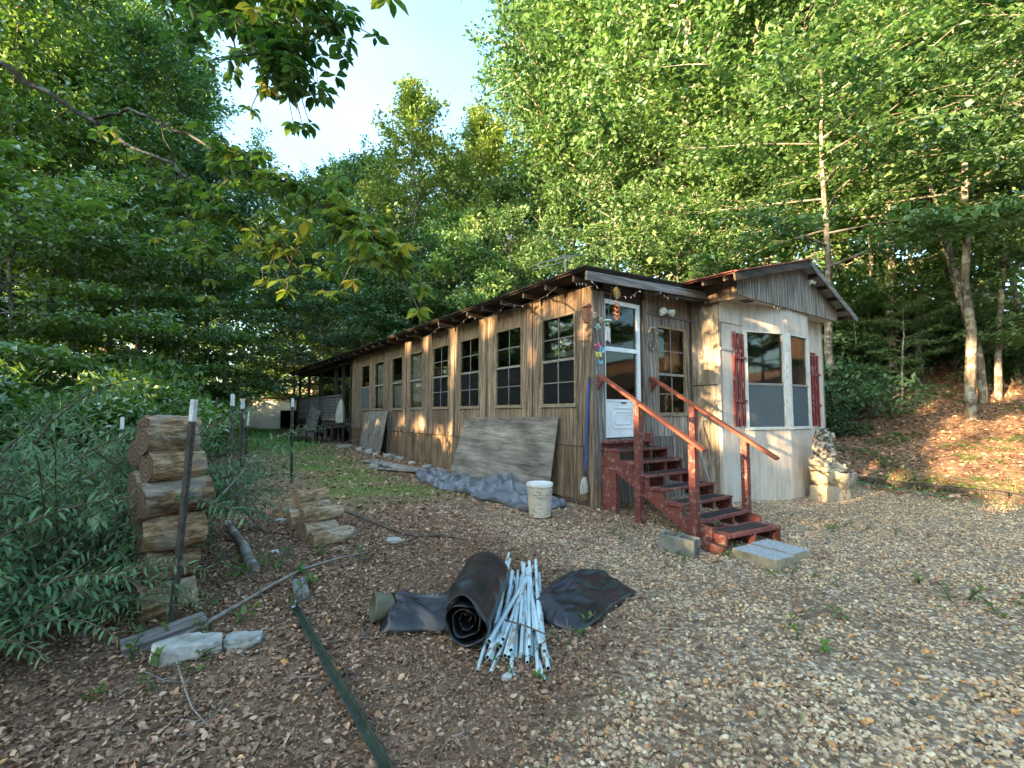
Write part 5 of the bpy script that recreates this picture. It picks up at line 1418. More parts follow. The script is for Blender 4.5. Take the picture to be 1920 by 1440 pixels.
class Variant: pass
def make_tree(seed, H, cb, Rc, nb, nleaf, ls, style):
    rg = np.random.RandomState(seed); v = Variant()
    wood_p = []
    n = 10
    tx = np.cumsum(rg.normal(0, H * 0.006, n)); ty_ = np.cumsum(rg.normal(0, H * 0.006, n)); tx -= tx[0]; ty_ -= ty_[0]
    tr = [Vector((tx[i], ty_[i], -0.3 + (H * 0.97 + 0.3) * i / (n - 1))) for i in range(n)]
    r0 = {'t': 0.0105, 'c': 0.0105, 'w': 0.010, 'u': 0.0085}[style] * H
    wood_p.append((tr, [r0 * (1 - i / (n - 1)) ** 0.85 + 0.012 for i in range(n)], 9))
    def trunk(t):
        f = t * (n - 1); i = min(int(f), n - 2); return tr[i].lerp(tr[i + 1], f - i)
    subs = []
    for i in range(nb):
        s = (i + rg.uniform(0, 1)) / nb; t = cb + (0.985 - cb) * s
        az = i * 2.399 + rg.uniform(-0.5, 0.5)
        if style == 't': ln = Rc * (0.55 + 0.8 * s) * (1 - s) ** 0.55 * 1.5; el = R(12 + 50 * s) + rg.normal(0, 0.15)
        elif style == 'c': ln = Rc * (1.06 - s) ** 0.62; el = R(20 + 38 * s) + rg.normal(0, 0.12)
        elif style == 'w': ln = Rc * (0.75 + 0.6 * s) * (1 - s) ** 0.45 * 1.25; el = R(10 + 50 * s) + rg.normal(0, 0.2)
        else: ln = Rc * (0.7 + 0.6 * s) * (1 - s) ** 0.4 * 1.2; el = R(8 + 30 * s) + rg.normal(0, 0.1)
        ln = max(ln * rg.uniform(0.7, 1.2), 0.06 * H)
        d = Vector((math.cos(az) * math.cos(el), math.sin(az) * math.cos(el), math.sin(el)))
        p = trunk(t); pts = [p]
        for k in range(1, 5):
            bend = (0.10 if style in 'tcw' else -0.10) * k
            dd = (d + Vector((rg.normal(0, 0.12), rg.normal(0, 0.12), bend * 0.5 + rg.normal(0, 0.06)))).normalized()
            p = p + dd * (ln / 4); pts.append(p)
        rb = min(r0 * (1 - t) ** 0.8 * 0.55 + 0.012, 0.012 + ln * 0.012)
        wood_p.append((pts, [rb * (1 - 0.2 * k) for k in range(5)], 5))
        ns = 6 if style != 'u' else 8
        for j in range(ns):
            u = 0.25 + 0.75 * (j + rg.uniform(0, 1)) / ns
            f = u * 4; q = pts[min(int(f), 3)].lerp(pts[min(int(f), 3) + 1], f - min(int(f), 3))
            sgn = 1 if j % 2 else -1
            a2 = az + sgn * R(rg.uniform(25, 75)); e2 = el * 0.5 + rg.normal(0, 0.25 if style != 'u' else 0.08)
            l2 = ln * rg.uniform(0.22, 0.42) * (1.15 - 0.4 * u) + 0.25
            d2 = Vector((math.cos(a2) * math.cos(e2), math.sin(a2) * math.cos(e2), math.sin(e2)))
            q2 = q + d2 * l2 * 0.5 + Vector((0, 0, rg.normal(0, 0.06))); q3 = q + d2 * l2 + Vector((0, 0, (-0.08 if style == 'u' else 0.04) * l2))
            wood_p.append(([q, q2, q3], [0.014, 0.010, 0.005], 3))
            subs.append((np.array(q), np.array(q2), np.array(q3), np.array(d2), l2))
        tipd = (pts[4] - pts[3])
        subs.append((np.array(pts[2]), np.array(pts[3]), np.array(pts[4]), np.array(tipd.normalized()), ln * 0.5))
    for _ in range(10):
        p = trunk(0.96 + 0.03 * rg.uniform()); d2 = Vector((rg.normal(0, .5), rg.normal(0, .5), 0.9)).normalized(); l2 = 0.05 * H
        subs.append((np.array(p), np.array(p + d2 * l2 * .5), np.array(p + d2 * l2), np.array(d2), l2))
    A = np.array([s[0] for s in subs]); B = np.array([s[1] for s in subs]); Cc = np.array([s[2] for s in subs]); DD = np.array([s[3] for s in subs]); LL = np.array([s[4] for s in subs])
    wgt = LL ** 1.1 * rg.uniform(0.4, 1.6, len(LL)); wgt /= wgt.sum()
    idx = rg.choice(len(subs), nleaf, p=wgt)
    u = rg.uniform(0.05, 1.08, nleaf)[:, None]
    P = np.where(u < 0.5, A[idx] + (B - A)[idx] * u * 2, B[idx] + (Cc - B)[idx] * (u - 0.5) * 2)
    sg = (0.13 + 0.06 * LL[idx])[:, None]
    off = rg.normal(0, 1, (nleaf, 3)) * sg
    off[:, 2] *= 0.42 if style == 'u' else 0.75
    off[:, 2] -= 0.05
    P = P + off
    D = DD[idx] * 0.8 + rg.normal(0, 0.55, (nleaf, 3)); D[:, 2] -= 0.35
    Nn = rg.normal(0, 0.45 if style != 'u' else 0.28, (nleaf, 3)); Nn[:, 2] += 1.0
    s = ls * rg.uniform(0.55, 1.35, nleaf) * (0.75 + 0.5 * rg.uniform(0, 1, len(subs)))[idx]
    v.P = P
    V, F, k = leaves(P, D, Nn, s, 0.62)
    v.V, v.F, v.k = V, F, k
    clump = rg.uniform(0, 1, len(subs))
    tone = 0.42 + 0.20 * (clump[idx] - 0.5) + rg.normal(0, 0.13, nleaf)
    v.tone = np.repeat(np.clip(tone, 0, 1), k)
    v.H = H
    v.crown = np_mesh('crown', V, F, v.tone)
    v.trunk = poly_tube_many(wood_p, 'trunk', M['bark'])
    return v

VAR = {
    't': [make_tree(1, 20, 0.24, 4.6, 38, 27000, 0.19, 't'), make_tree(2, 20, 0.30, 4.2, 34, 24000, 0.19, 't'), make_tree(3, 20, 0.20, 5.0, 40, 29000, 0.18, 't')],
    'c': [make_tree(4, 20, 0.20, 5.6, 52, 27000, 0.20, 'c')],
    's': [make_tree(15, 14, 0.16, 5.0, 30, 9000, 0.46, 'w'), make_tree(16, 14, 0.16, 4.8, 30, 9000, 0.46, 'w')],
    'w': [make_tree(5, 14, 0.14, 4.6, 30, 17000, 0.20, 'w'), make_tree(6, 14, 0.16, 4.2, 28, 15000, 0.20, 'w')],
    'h': [make_tree(10, 12, 0.42, 3.6, 22, 9500, 0.17, 'u'), make_tree(12, 12, 0.48, 3.3, 20, 9000, 0.17, 'u')],
    'u': [make_tree(7, 9, 0.16, 3.3, 22, 9000, 0.17, 'u'), make_tree(8, 9, 0.22, 3.6, 20, 9000, 0.17, 'u'), make_tree(9, 9, 0.14, 3.0, 24, 9500, 0.16, 'u')],
}
TREES = [
    (-21.36, 44, 22.55, 't', 'leaf_blue', 'far'),
    (-19.41, 46, 25.05, 't', 'leaf_mid', 'far'),
    (-16.01, 44, 24.98, 't', 'leaf_blue', 'far'),
    (-12.21, 40, 23.12, 't', 'leaf_mid', 'far'),
    (-6.75, 32, 23.68, 'c', 'leaf_yellow', 'yellow'),
    (-9.9, 36, 18.73, 't', 'leaf_mid', 'mid'),
    (-5.67, 42, 22.2, 't', 'leaf_mid', 'far'),
    (-2.21, 34, 21.93, 'c', 'leaf_yellow', 'yellow2'),
    (-1.56, 44, 25.06, 't', 'leaf_yellow', 'far'),
    (-3.72, 29, 13.27, 'w', 'leaf_blue', 'mid'),
    (-1.87, 32, 16.4, 't', 'leaf_mid', 'mid'),
    (-9.77, 30, 12.84, 'w', 'leaf_blue', 'mid'),
    (-13.47, 34, 15.55, 'w', 'leaf_blue', 'mid'),
    (-15.33, 33, 13.52, 'w', 'leaf_mid', 'mid'),
    (-5.44, 26, 11.35, 'u', 'leaf_mid', 'under'),
    (-2.72, 26, 10.99, 'u', 'leaf_blue', 'under'),
    (0.0, 27, 12.0, 'w', 'leaf_mid', 'mid'),
    (1.76, 30, 14.96, 'w', 'leaf_mid', 'mid'),
    (-10.25, 25, 8.09, 'u', 'leaf_fresh', 'paw'),
    (-8.72, 27, 8.19, 'u', 'leaf_mid', 'under'),
    (-14.86, 30, 8.17, 'u', 'leaf_dark', 'under'),
    (-7.62, 30, 9.67, 'u', 'leaf_mid', 'under'),
    (2.93, 22, 8.25, 'u', 'leaf_mid', 'under'),
    (3.91, 36, 34.04, 't', 'leaf_mid', 'tall'),
    (4.92, 31, 36.49, 't', 'leaf_mid', 'tall'),
    (7.36, 38, 37.91, 't', 'leaf_yellow', 'tall'),
    (7.88, 28, 33.82, 't', 'leaf_mid', 'tall'),
    (11.14, 34, 34.81, 't', 'leaf_fresh', 'tall'),
    (9.23, 25, 32.61, 't', 'leaf_mid', 'tall'),
    (13.97, 31, 33.4, 't', 'leaf_fresh', 'tall'),
    (14.1, 26, 33.49, 't', 'leaf_mid', 'tall'),
    (19.94, 32, 34.86, 't', 'leaf_fresh', 'tall'),
    (17.91, 25, 32.51, 't', 'leaf_mid', 'tall'),
    (25.85, 32, 34.5, 't', 'leaf_yellow', 'tall'),
    (22.0, 24, 31.72, 't', 'leaf_mid', 'tall'),
    (30.56, 30, 32.95, 't', 'leaf_fresh', 'tall'),
    (18.41, 15.6, 23.76, 't', 'leaf_mid', 'trunkR'),
    (29.64, 24, 28.97, 't', 'leaf_fresh', 'tall'),
    (25.13, 18, 25.29, 't', 'leaf_mid', 'tall'),
    (40.08, 36, 39.68, 't', 'leaf_yellow', 'tall'),
    (5.34, 24, 12.13, 'u', 'leaf_mid', 'layer'),
    (7.95, 25, 14.37, 'u', 'leaf_fresh', 'layer'),
    (8.61, 21, 10.44, 'u', 'leaf_fresh', 'layer'),
    (11.2, 22, 14.28, 'u', 'leaf_fresh', 'layer'),
    (11.12, 19, 9.25, 'u', 'leaf_mid', 'layer'),
    (13.71, 20, 12.23, 'u', 'leaf_fresh', 'layer'),
    (14.72, 19, 9.2, 'u', 'leaf_fresh', 'layer'),
    (15.77, 18, 11.26, 'u', 'leaf_fresh', 'layer'),
    (18.58, 19, 9.65, 'u', 'leaf_mid', 'layer'),
    (18.6, 17, 11.54, 'u', 'leaf_fresh', 'layer'),
    (16.55, 14, 8.74, 'u', 'leaf_fresh', 'layer'),
    (6.14, 22, 8.65, 'u', 'leaf_mid', 'layer'),
    (7.2, 20, 7.75, 'u', 'leaf_mid', 'layer'),
    (16.54, 21, 5.07, 'u', 'leaf_mid', 'layer'),
    (19.66, 22, 5.37, 'u', 'leaf_dark', 'layer'),
    (21.24, 21, 5.42, 'u', 'leaf_dark', 'layer'),
    (12.85, 15.5, 3.5, 'u', 'leaf_fresh', 'small'),
    (12.55, 17, 4.03, 'u', 'leaf_mid', 'small'),
    (19.96, 22, 1.44, 'u', 'leaf_dark', 'small'),
    (21.65, 20, 2.12, 'u', 'leaf_dark', 'small'),
    (9.4, 13.8, 12.4, 'h', 'leaf_fresh', 'high'),
    (12.85, 13.2, 12.76, 'h', 'leaf_fresh', 'high'),
    (13.45, 11.5, 11.86, 'h', 'leaf_fresh', 'high'),
    (13.42, 16.5, 13.83, 'h', 'leaf_fresh', 'high'),
    (-21.29, 14, 23.15, 't', 'leaf_dark', 'left'),
    (-22.11, 17, 26.0, 't', 'leaf_dark', 'left'),
    (-22.28, 20, 22.46, 't', 'leaf_mid', 'left'),
    (-24.01, 24, 24.85, 't', 'leaf_mid', 'left'),
    (-24.48, 27, 26.09, 't', 'leaf_mid', 'left'),
    (-24.42, 30, 27.35, 't', 'leaf_mid', 'left'),
    (-24.62, 33, 28.31, 't', 'leaf_blue', 'left'),
    (-25.68, 37, 27.9, 't', 'leaf_blue', 'left'),
    (-16.84, 15, 13.76, 'w', 'leaf_dark', 'left2'),
    (-17.77, 18, 14.91, 'w', 'leaf_dark', 'left2'),
    (-18.15, 21, 15.63, 'w', 'leaf_dark', 'left2'),
    (-18.09, 24, 15.63, 'w', 'leaf_mid', 'left2'),
    (-17.9, 27, 15.79, 'w', 'leaf_mid', 'left2'),
    (-12.65, 12, 7.31, 'u', 'leaf_dark', 'left3'),
    (-13.09, 14, 7.81, 'u', 'leaf_dark', 'left3'),
    (-13.05, 16, 7.98, 'u', 'leaf_dark', 'left3'),
    (-12.77, 18, 8.39, 'u', 'leaf_dark', 'left3'),
    (-12.92, 21, 8.83, 'u', 'leaf_dark', 'left3'),
    (-11.78, 10, 7.3, 'u', 'leaf_dark', 'left3'),
    (-1.71, -38.14, 13.3, 's', 'leaf_dark', 'shade'),
    (-5.61, -35.04, 13.0, 's', 'leaf_dark', 'shade'),
    (-7.44, -29.93, 13.2, 's', 'leaf_dark', 'shade'),
    (-11.1, -26.44, 13.4, 's', 'leaf_dark', 'shade'),
    (-14.8, -24.71, 13.6, 's', 'leaf_dark', 'shade'),
    (-16.33, -19.51, 13.9, 's', 'leaf_dark', 'shade'),
    (-20.28, -16.38, 13.6, 's', 'leaf_dark', 'shade'),
    (-22.17, -11.82, 13.6, 's', 'leaf_dark', 'shade'),
    (-24.76, -9.74, 13.9, 's', 'leaf_dark', 'shade'),
    (-28.96, -5.32, 13.9, 's', 'leaf_dark', 'shade'),
    (-32.72, -1.79, 13.3, 's', 'leaf_dark', 'shade'),
    (-35.27, 0.97, 13.9, 's', 'leaf_dark', 'shade'),
    (-4.21, -44.5, 13.6, 's', 'leaf_dark', 'shade'),
    (-6.69, -38.24, 13.9, 's', 'leaf_dark', 'shade'),
    (-9.76, -36.38, 14.0, 's', 'leaf_dark', 'shade'),
    (-12.2, -32.18, 14.1, 's', 'leaf_dark', 'shade'),
    (-16.3, -28.02, 14.2, 's', 'leaf_dark', 'shade'),
    (-19.99, -25.08, 14.5, 's', 'leaf_dark', 'shade'),
    (-21.46, -22.01, 14.4, 's', 'leaf_dark', 'shade'),
    (-26.01, -17.74, 14.0, 's', 'leaf_dark', 'shade'),
    (-27.5, -14.68, 14.3, 's', 'leaf_dark', 'shade'),
    (-30.21, -10.64, 13.5, 's', 'leaf_dark', 'shade'),
    (-34.69, -6.4, 13.5, 's', 'leaf_dark', 'shade'),
    (-36.78, -3.54, 13.6, 's', 'leaf_dark', 'shade'),
    (-9.77, -42.75, 15.0, 's', 'leaf_dark', 'shade'),
    (-11.93, -38.86, 14.1, 's', 'leaf_dark', 'shade'),
    (-16.1, -36.9, 15.0, 's', 'leaf_dark', 'shade'),
    (-19.87, -33.46, 15.2, 's', 'leaf_dark', 'shade'),
    (-20.71, -29.2, 14.7, 's', 'leaf_dark', 'shade'),
    (-23.15, -24.82, 14.5, 's', 'leaf_dark', 'shade'),
    (-27.4, -22.31, 14.1, 's', 'leaf_dark', 'shade'),
    (-31.14, -18.88, 15.1, 's', 'leaf_dark', 'shade'),
    (-34.23, -15.17, 14.6, 's', 'leaf_dark', 'shade'),
    (-36.62, -10.38, 14.7, 's', 'leaf_dark', 'shade'),
    (-39.63, -6.82, 15.1, 's', 'leaf_dark', 'shade'),
    (-42.21, -3.35, 14.9, 's', 'leaf_dark', 'shade'),
    (9, -30, 10.7, 's', 'leaf_mid', 'shade'),  # from here on added out of view so the end windows reflect dark trees
    (16, -29, 10.9, 's', 'leaf_mid', 'shade'),
    (23, -26, 12.9, 's', 'leaf_mid', 'shade'),
    (30, -21, 11.6, 's', 'leaf_mid', 'shade'),
    (36, -15, 11.6, 's', 'leaf_mid', 'shade'),
    (40, -8, 10.0, 's', 'leaf_mid', 'shade'),
    (42, 1, 11.2, 's', 'leaf_mid', 'shade'),
    (41, 10, 11.7, 's', 'leaf_mid', 'shade'),
]

ZONE = {
    'far': ('broadleaf tree on the skyline below the open sky', 'skyline trees behind the cabin'),
    'yellow': ('sunlit yellow green pointed tree rising highest against the open sky', None),
    'yellow2': ('pale yellow green treetop at the right edge of the open sky', None),
    'mid': ('round green tree in the wood behind the low roof', 'trees behind the low roof'),
    'under': ('low leafy tree just behind the long low roof', 'low trees just behind the roof'),
    'paw': ('light green broad leaved tree standing behind the far deck', None),
    'tall': ('tall green broadleaf tree in the wood above the gabled end', 'tall trees above the gabled end'),
    'trunkR': ('big trunked tree at the right edge of the picture', None),
    'layer': ('maple with level leaf layers behind the gable', 'layered trees behind the gable'),
    'high': ('high crowned maple with bright leaves near the bank', 'high crowned maples near the bank'),
    'small': ('small shade tree on the bank right of the cabin', 'small trees on the bank'),
    'left': ('tall dark tree in the wood on the left', 'tall trees on the left'),
    'left2': ('dense dark tree below taller ones on the left', 'dense trees on the left'),
    'left3': ('low dark leafy tree at the wood edge behind the bushes', 'low trees behind the bushes'),
    'shade': ('tall unseen tree around the yard, placed for shade and window reflections', 'unseen trees placed around the yard'),  # unseen trees added to shade the yard and darken window reflections
}
# leaf gaps cut toward the sun so beams reach wall, rails and bank
BEAMS = []
for (a, b, z, r_) in ((0.22, 0, 3.12, .17), (0.75, 0, 3.2, .15), (1.45, 0, 3.18, .12), (3.0, 0, 3.2, .2), (4.28, 0, 3.22, .2), (4.30, 0, 2.75, .15), (4.34, 0, 2.25, .13), (5.7, 0, 3.22, .2), (6.9, 0, 3.2, .14), (1.5, 0, 2.45, .07), (0.2, 0, 2.7, .09),
                     (4.3, 0, 1.0, .15), (4.75, 0, .82, .2), (5.3, 0, .9, .15), (5.75, 0, .78, .2), (6.25, 0, 1.0, .22), (6.7, 0, .75, .2), (7.2, 0, 1.05, .14), (7.6, 0, .72, .12), (8.6, -.2, .55, .2), (8.9, -.2, 1.0, .13), (9.9, -.2, .9, .1),
                     (-.36, 2.5, 2.72, .16), (-.38, 2.5, 2.4, .16), (-.30, 2.5, 3.40, .18), (-.40, 2.5, 1.0, .10), (-.5, .08, 1.72, .13), (-1.0, .08, 1.42, .14), (-1.5, .08, 1.1, .15), (-.45, 1.3, 1.75, .12), (-1.1, 1.3, 1.38, .14), (-1.65, 1.3, 1.05, .16), (-1.6, .08, .75, .12), (-1.95, .3, 0.0, .16)):
    BEAMS.append((hw(b, a, z), r_))
for (x, y, z, r_) in ((9.87, 10.44, .17, .3), (10.99, 10.94, .48, .4), (10.66, 11.8, .54, .25), (13.03, 15.1, 1.66, .4), (11.03, 10.41, .4, .35), (9.82, 9.45, .02, .3), (12.9, 12.06, 1.06, .35), (14.3, 14.3, 2.6, .35), (14.6, 14.2, 2.2, .3), (12.2, 13.0, 1.0, .35)):
    BEAMS.append((Vector((x, y, z)), r_))
BQ = np.array([list(q) for q, _ in BEAMS]); BR = np.array([r_ for _, r_ in BEAMS]); SV = np.array(list(S))
def beam_mask(Wp):
    hit = np.zeros(len(Wp), bool)
    for q, r_ in zip(BQ, BR):
        d = Wp - q; t = d @ SV
        dist2 = (d * d).sum(1) - t * t
        hit |= (t > 1.0) & (dist2 < (r_ + 0.04 + 0.0045 * t) ** 2)
    return hit
def keep_out(Wp):
    """no leaves inside the cabin or right in front of the camera"""
    a, b = ab_np(Wp[:, 0], Wp[:, 1])
    bad = (a > -1.3) & (a < 21.3) & (b > -0.9) & (b < 7.0) & (Wp[:, 2] < 4.7)
    bad |= (Wp[:, 1] < 5.5) & (Wp[:, 1] > -2) & (np.abs(Wp[:, 0]) < 3.5)
    return bad
tr_rng = random.Random(21)
ORD = ['first', 'second', 'third', 'fourth', 'fifth', 'sixth', 'seventh', 'eighth', 'ninth', 'tenth', 'eleventh', 'twelfth', 'thirteenth', 'fourteenth', 'fifteenth', 'sixteenth', 'seventeenth', 'eighteenth', 'nineteenth', 'twentieth']
rank = {}
for zn in ZONE:
    ids = [i for i, t in enumerate(TREES) if t[5] == zn]
    ids.sort(key=lambda i: TREES[i][0] / max(TREES[i][1], 0.1))
    for k, i in enumerate(ids): rank[i] = k
for i, (x, y, h, kind, mat_, zn) in enumerate(TREES):
    vv = VAR[kind]; v = vv[i % len(vv)]
    sc = h / v.H; sxy = sc * tr_rng.uniform(0.92, 1.15); rz = tr_rng.uniform(0, 6.28)
    if zn == 'shade': sxy = sc * 1.25
    if zn == 'trunkR': rz = 1.0
    lab, grp = ZONE[zn]
    if grp and zn != 'shade': lab = f'{lab}, {ORD[rank[i]]} from the left'
    root = empty('broadleaf_tree', (x, y, gz(x, y)), rz, lab, 'tree', grp)
    root.scale = (sxy, sxy, sc)
    ca, sa = math.cos(rz), math.sin(rz)
    Wp = v.P * np.array([sxy, sxy, sc]); Wp = np.stack([Wp[:, 0] * ca - Wp[:, 1] * sa + x, Wp[:, 0] * sa + Wp[:, 1] * ca + y, Wp[:, 2] + gz(x, y)], 1)
    bad = beam_mask(Wp) | keep_out(Wp)
    me_ = v.crown
    if bad.sum() > 3:
        kf = np.repeat(~bad, 2)
        F = v.F[kf]
        used = np.unique(F); remap = np.zeros(len(v.V), np.int64); remap[used] = np.arange(len(used))
        me_ = np_mesh('crown', v.V[used], remap[F], v.tone[used])
    if len(me_.materials) == 0: me_.materials.append(M['leaf_mid'])
    cr_ = link('crown', me_, None, root)
    cr_.material_slots[0].link = 'OBJECT'; cr_.material_slots[0].material = M[mat_]
    tk = link('trunk', v.trunk, None, root)
    tk.material_slots[0].link = 'OBJECT'; tk.material_slots[0].material = M['bark_pale' if zn in ('tall', 'layer', 'trunkR', 'far', 'small') else 'bark']

# the slender pale stems on the bank at the right
def stem_tree(x, y, pts, r0, label):
    root = empty('slender_tree', gp(x, y), 0, label, 'tree', None)
    c = Vector((x, y, gz(x, y)))
    P = [Vector(p) for p in pts]
    MB().tube(P, [r0 * (1 - 0.75 * i / (len(P) - 1)) for i in range(len(P))], 9).build('trunk', M['bark'], root, smooth=70)
    rg = np.random.RandomState(int(abs(x * 100)))
    paths = []; anch = []
    for k in range(9):
        t = 0.45 + 0.55 * rg.uniform(); f = t * (len(P) - 1); i = min(int(f), len(P) - 2); q = P[i].lerp(P[i + 1], f - i)
        az = rg.uniform(0, 6.28); d = Vector((math.cos(az), math.sin(az), 0.25)); l_ = rg.uniform(0.9, 2.0)
        pts2 = [q, q + d * l_ * 0.5, q + d * l_ + Vector((0, 0, -0.15))]
        paths.append((pts2, [0.02, 0.012, 0.005], 4)); anch.append((np.array(pts2[1]), np.array(pts2[2])))
    n = 1500; idx = rg.randint(0, len(anch), n); u = rg.uniform(-0.3, 1.2, n)[:, None]
    A = np.array([a[0] for a in anch])[idx]; B = np.array([a[1] for a in anch])[idx]
    Pp = A + (B - A) * u + rg.normal(0, 1, (n, 3)) * np.array([0.34, 0.34, 0.12])
    D = rg.normal(0, 1, (n, 3)); D[:, 2] -= 0.3; Nn = rg.normal(0, 0.3, (n, 3)); Nn[:, 2] += 1
    V, F, k = leaves(Pp, D, Nn, rg.uniform(0.09, 0.17, n), 0.75)
    link('crown', np_mesh('crown', V, F, np.repeat(rg.uniform(0.2, 0.9, n), k)), M['leaf_fresh'], root)
    link('branches', poly_tube_many(paths, 'branches', M['bark_dark']), None, root)['kind'] = 'stuff'
stem_tree(14.36, 14.29, [(0, 0, -.3), (-.05, 0, 1.5), (-.35, .1, 3.2), (-.75, .1, 5.2), (-1.15, .2, 7.2), (-1.5, .3, 10.0), (-1.6, .3, 13)], 0.115, 'slender pale spotted trunk standing left of two others on the bank')
stem_tree(14.75, 14.25, [(0, 0, -.3), (.1, 0, 1.5), (.45, .1, 3.4), (.75, .1, 5.5), (1.2, .2, 8.0), (1.3, .3, 11)], 0.10, 'slender pale trunk leaning right beside the big tree on the bank')
stem_tree(15.1, 14.9, [(0, 0, -.3), (-.35, 0, 1.6), (-.7, .1, 3.4), (-1.3, .1, 6.0), (-2.0, .2, 9.0)], 0.09, 'slender trunk behind and between the two front stems on the bank')
stem_tree(13.5, 17.5, [(0, 0, -.3), (-.1, 0, 1.5), (.05, .1, 3.0), (.2, .1, 5.0), (.2, .2, 7.0)], 0.07, 'thin dark sapling in the shade behind the bank')

# ------------------------------------------------------------------ overhanging limb in the foreground
ov = empty('overhanging_tree', gp(-7.6, 5.4), 0, 'leaning tree with long dark limbs and large leaves hanging in from the upper left', 'tree')
oc = Vector(ov.location)
limbs = [
    ([(-7.6, 5.4, -0.3), (-7.5, 5.4, 2.2), (-7.2, 5.4, 4.6), (-6.9, 5.4, 7.5), (-6.7, 5.5, 11)], [.22, .19, .16, .12, .05], 0),
    ([(-7.2, 5.4, 5.3), (-5.94, 5.2, 5.45), (-4.93, 4.9, 4.78), (-4.5, 4.8, 4.52), (-3.75, 4.6, 4.05), (-3.04, 4.4, 3.61), (-2.59, 4.2, 3.25), (-2.2, 4.0, 2.95), (-1.72, 3.7, 2.70)], [.07, .058, .05, .045, .035, .03, .024, .016, .008], 46),
    ([(-4.5, 4.8, 4.52), (-3.9, 4.6, 4.5), (-3.5, 4.5, 4.29), (-2.76, 4.2, 3.84), (-2.1, 3.9, 3.45), (-1.51, 3.6, 3.12), (-1.15, 3.45, 2.85), (-0.95, 3.35, 2.62)], [.032, .028, .026, .022, .018, .013, .009, .005], 90),
    ([(-7.1, 5.4, 6.2), (-5.0, 4.8, 6.3), (-3.6, 4.3, 5.6), (-2.6, 3.9, 5.0), (-2.0, 3.6, 4.45), (-1.75, 3.5, 4.1)], [.06, .045, .034, .024, .015, .006], 110),
    ([(-3.6, 4.3, 5.6), (-2.5, 3.8, 5.2), (-1.8, 3.5, 4.75), (-1.45, 3.4, 4.35)], [.025, .018, .012, .005], 60),
    ([(-3.5, 4.5, 4.29), (-3.2, 4.4, 3.6), (-3.0, 4.3, 3.1), (-2.62, 4.05, 2.75)], [.012, .009, .007, .004], 14),
    ([(-2.5, 3.8, 5.2), (-1.5, 3.1, 4.75), (-0.95, 2.6, 4.1), (-0.72, 2.4, 3.78)], [.014, .011, .008, .004], 5),
    ([(-6.9, 5.4, 6.8), (-5.5, 4.6, 7.2), (-4.0, 4.0, 6.4), (-3.0, 3.8, 5.6)], [.05, .04, .03, .01], 50),
]
rg = np.random.RandomState(77)
paths = []; LP, LD, LN, LS, LT = [], [], [], [], []
for li, (pts, rad, ntw) in enumerate(limbs):
    P = [Vector(p) - oc for p in pts]
    sub = []
    sr = []
    for i in range(len(P) - 1):
        for k in range(4):
            t = k / 4; q = P[i].lerp(P[i + 1], t)
            if i or k: q = q + Vector((rg.normal(0, .02), rg.normal(0, .02), rg.normal(0, .02)))
            sub.append(q); sr.append(rad[i] + (rad[i + 1] - rad[i]) * t)
    sub.append(P[-1]); sr.append(rad[-1])
    if li: sr = [q_ * 0.5 for q_ in sr]
    paths.append((sub, sr, 7))
    for j in range(ntw):
        u = (0.42 if li in (1, 2, 3) else 0.3) + (0.58 if li in (1, 2, 3) else 0.7) * (j + rg.uniform()) / ntw
        f = u * (len(sub) - 1); i = min(int(f), len(sub) - 2); q = sub[i].lerp(sub[i + 1], f - i)
        d = (sub[i + 1] - sub[i]).normalized()
        sd = Vector((rg.normal(0, .7), rg.normal(0, .7), rg.normal(-0.1, .45)))
        dd = (d * 0.8 + sd).normalized(); l_ = rg.uniform(0.15, 0.5)
        e = q + dd * l_ + Vector((0, 0, -0.06)); mth = q + dd * l_ * 0.5 + Vector((0, 0, 0.02))
        paths.append(([q, mth, e], [0.006, 0.005, 0.003], 4))
        for (c0, nl) in ((e, rg.randint(6, 9)), (mth, rg.randint(4, 7)), (q, rg.randint(0, 4))):
            a0 = rg.uniform(0, 6.28); yel = rg.uniform() < (0.22 if li == 2 and u > 0.8 else 0.03)
            for k in range(nl):
                an = a0 + k * 6.28 / nl + rg.normal(0, 0.25)
                D = Vector((math.cos(an), math.sin(an), rg.uniform(-0.9, -0.1))).normalized(); s = rg.uniform(0.07, 0.125)
                LP.append(c0 + D * (s * 0.55)); LD.append(D); LN.append((rg.normal(0, .35), rg.normal(0, .35), 1)); LS.append(s)
                base = 0.30 if li in (3, 4, 7) else 0.55 + (0.22 if u > 0.75 else 0)  # upper limbs get darker leaves: their silhouette against the sky put into the tone
                LT.append(1.0 if yel and rg.uniform() < .7 else min(0.92, max(0, base + rg.normal(0, 0.14))))
LP = np.array([list(p) for p in LP]); LD = np.array([list(p) for p in LD]); LN = np.array(LN); LS = np.array(LS)
V, F, k = leaves(LP, LD, LN, LS, 0.5, True)
link('leaves', np_mesh('leaves', V, F, np.repeat(np.array(LT), k)), M['leaf_over'], ov)
link('limbs', poly_tube_many(paths, 'limbs', M['bark_dark']), None, ov)

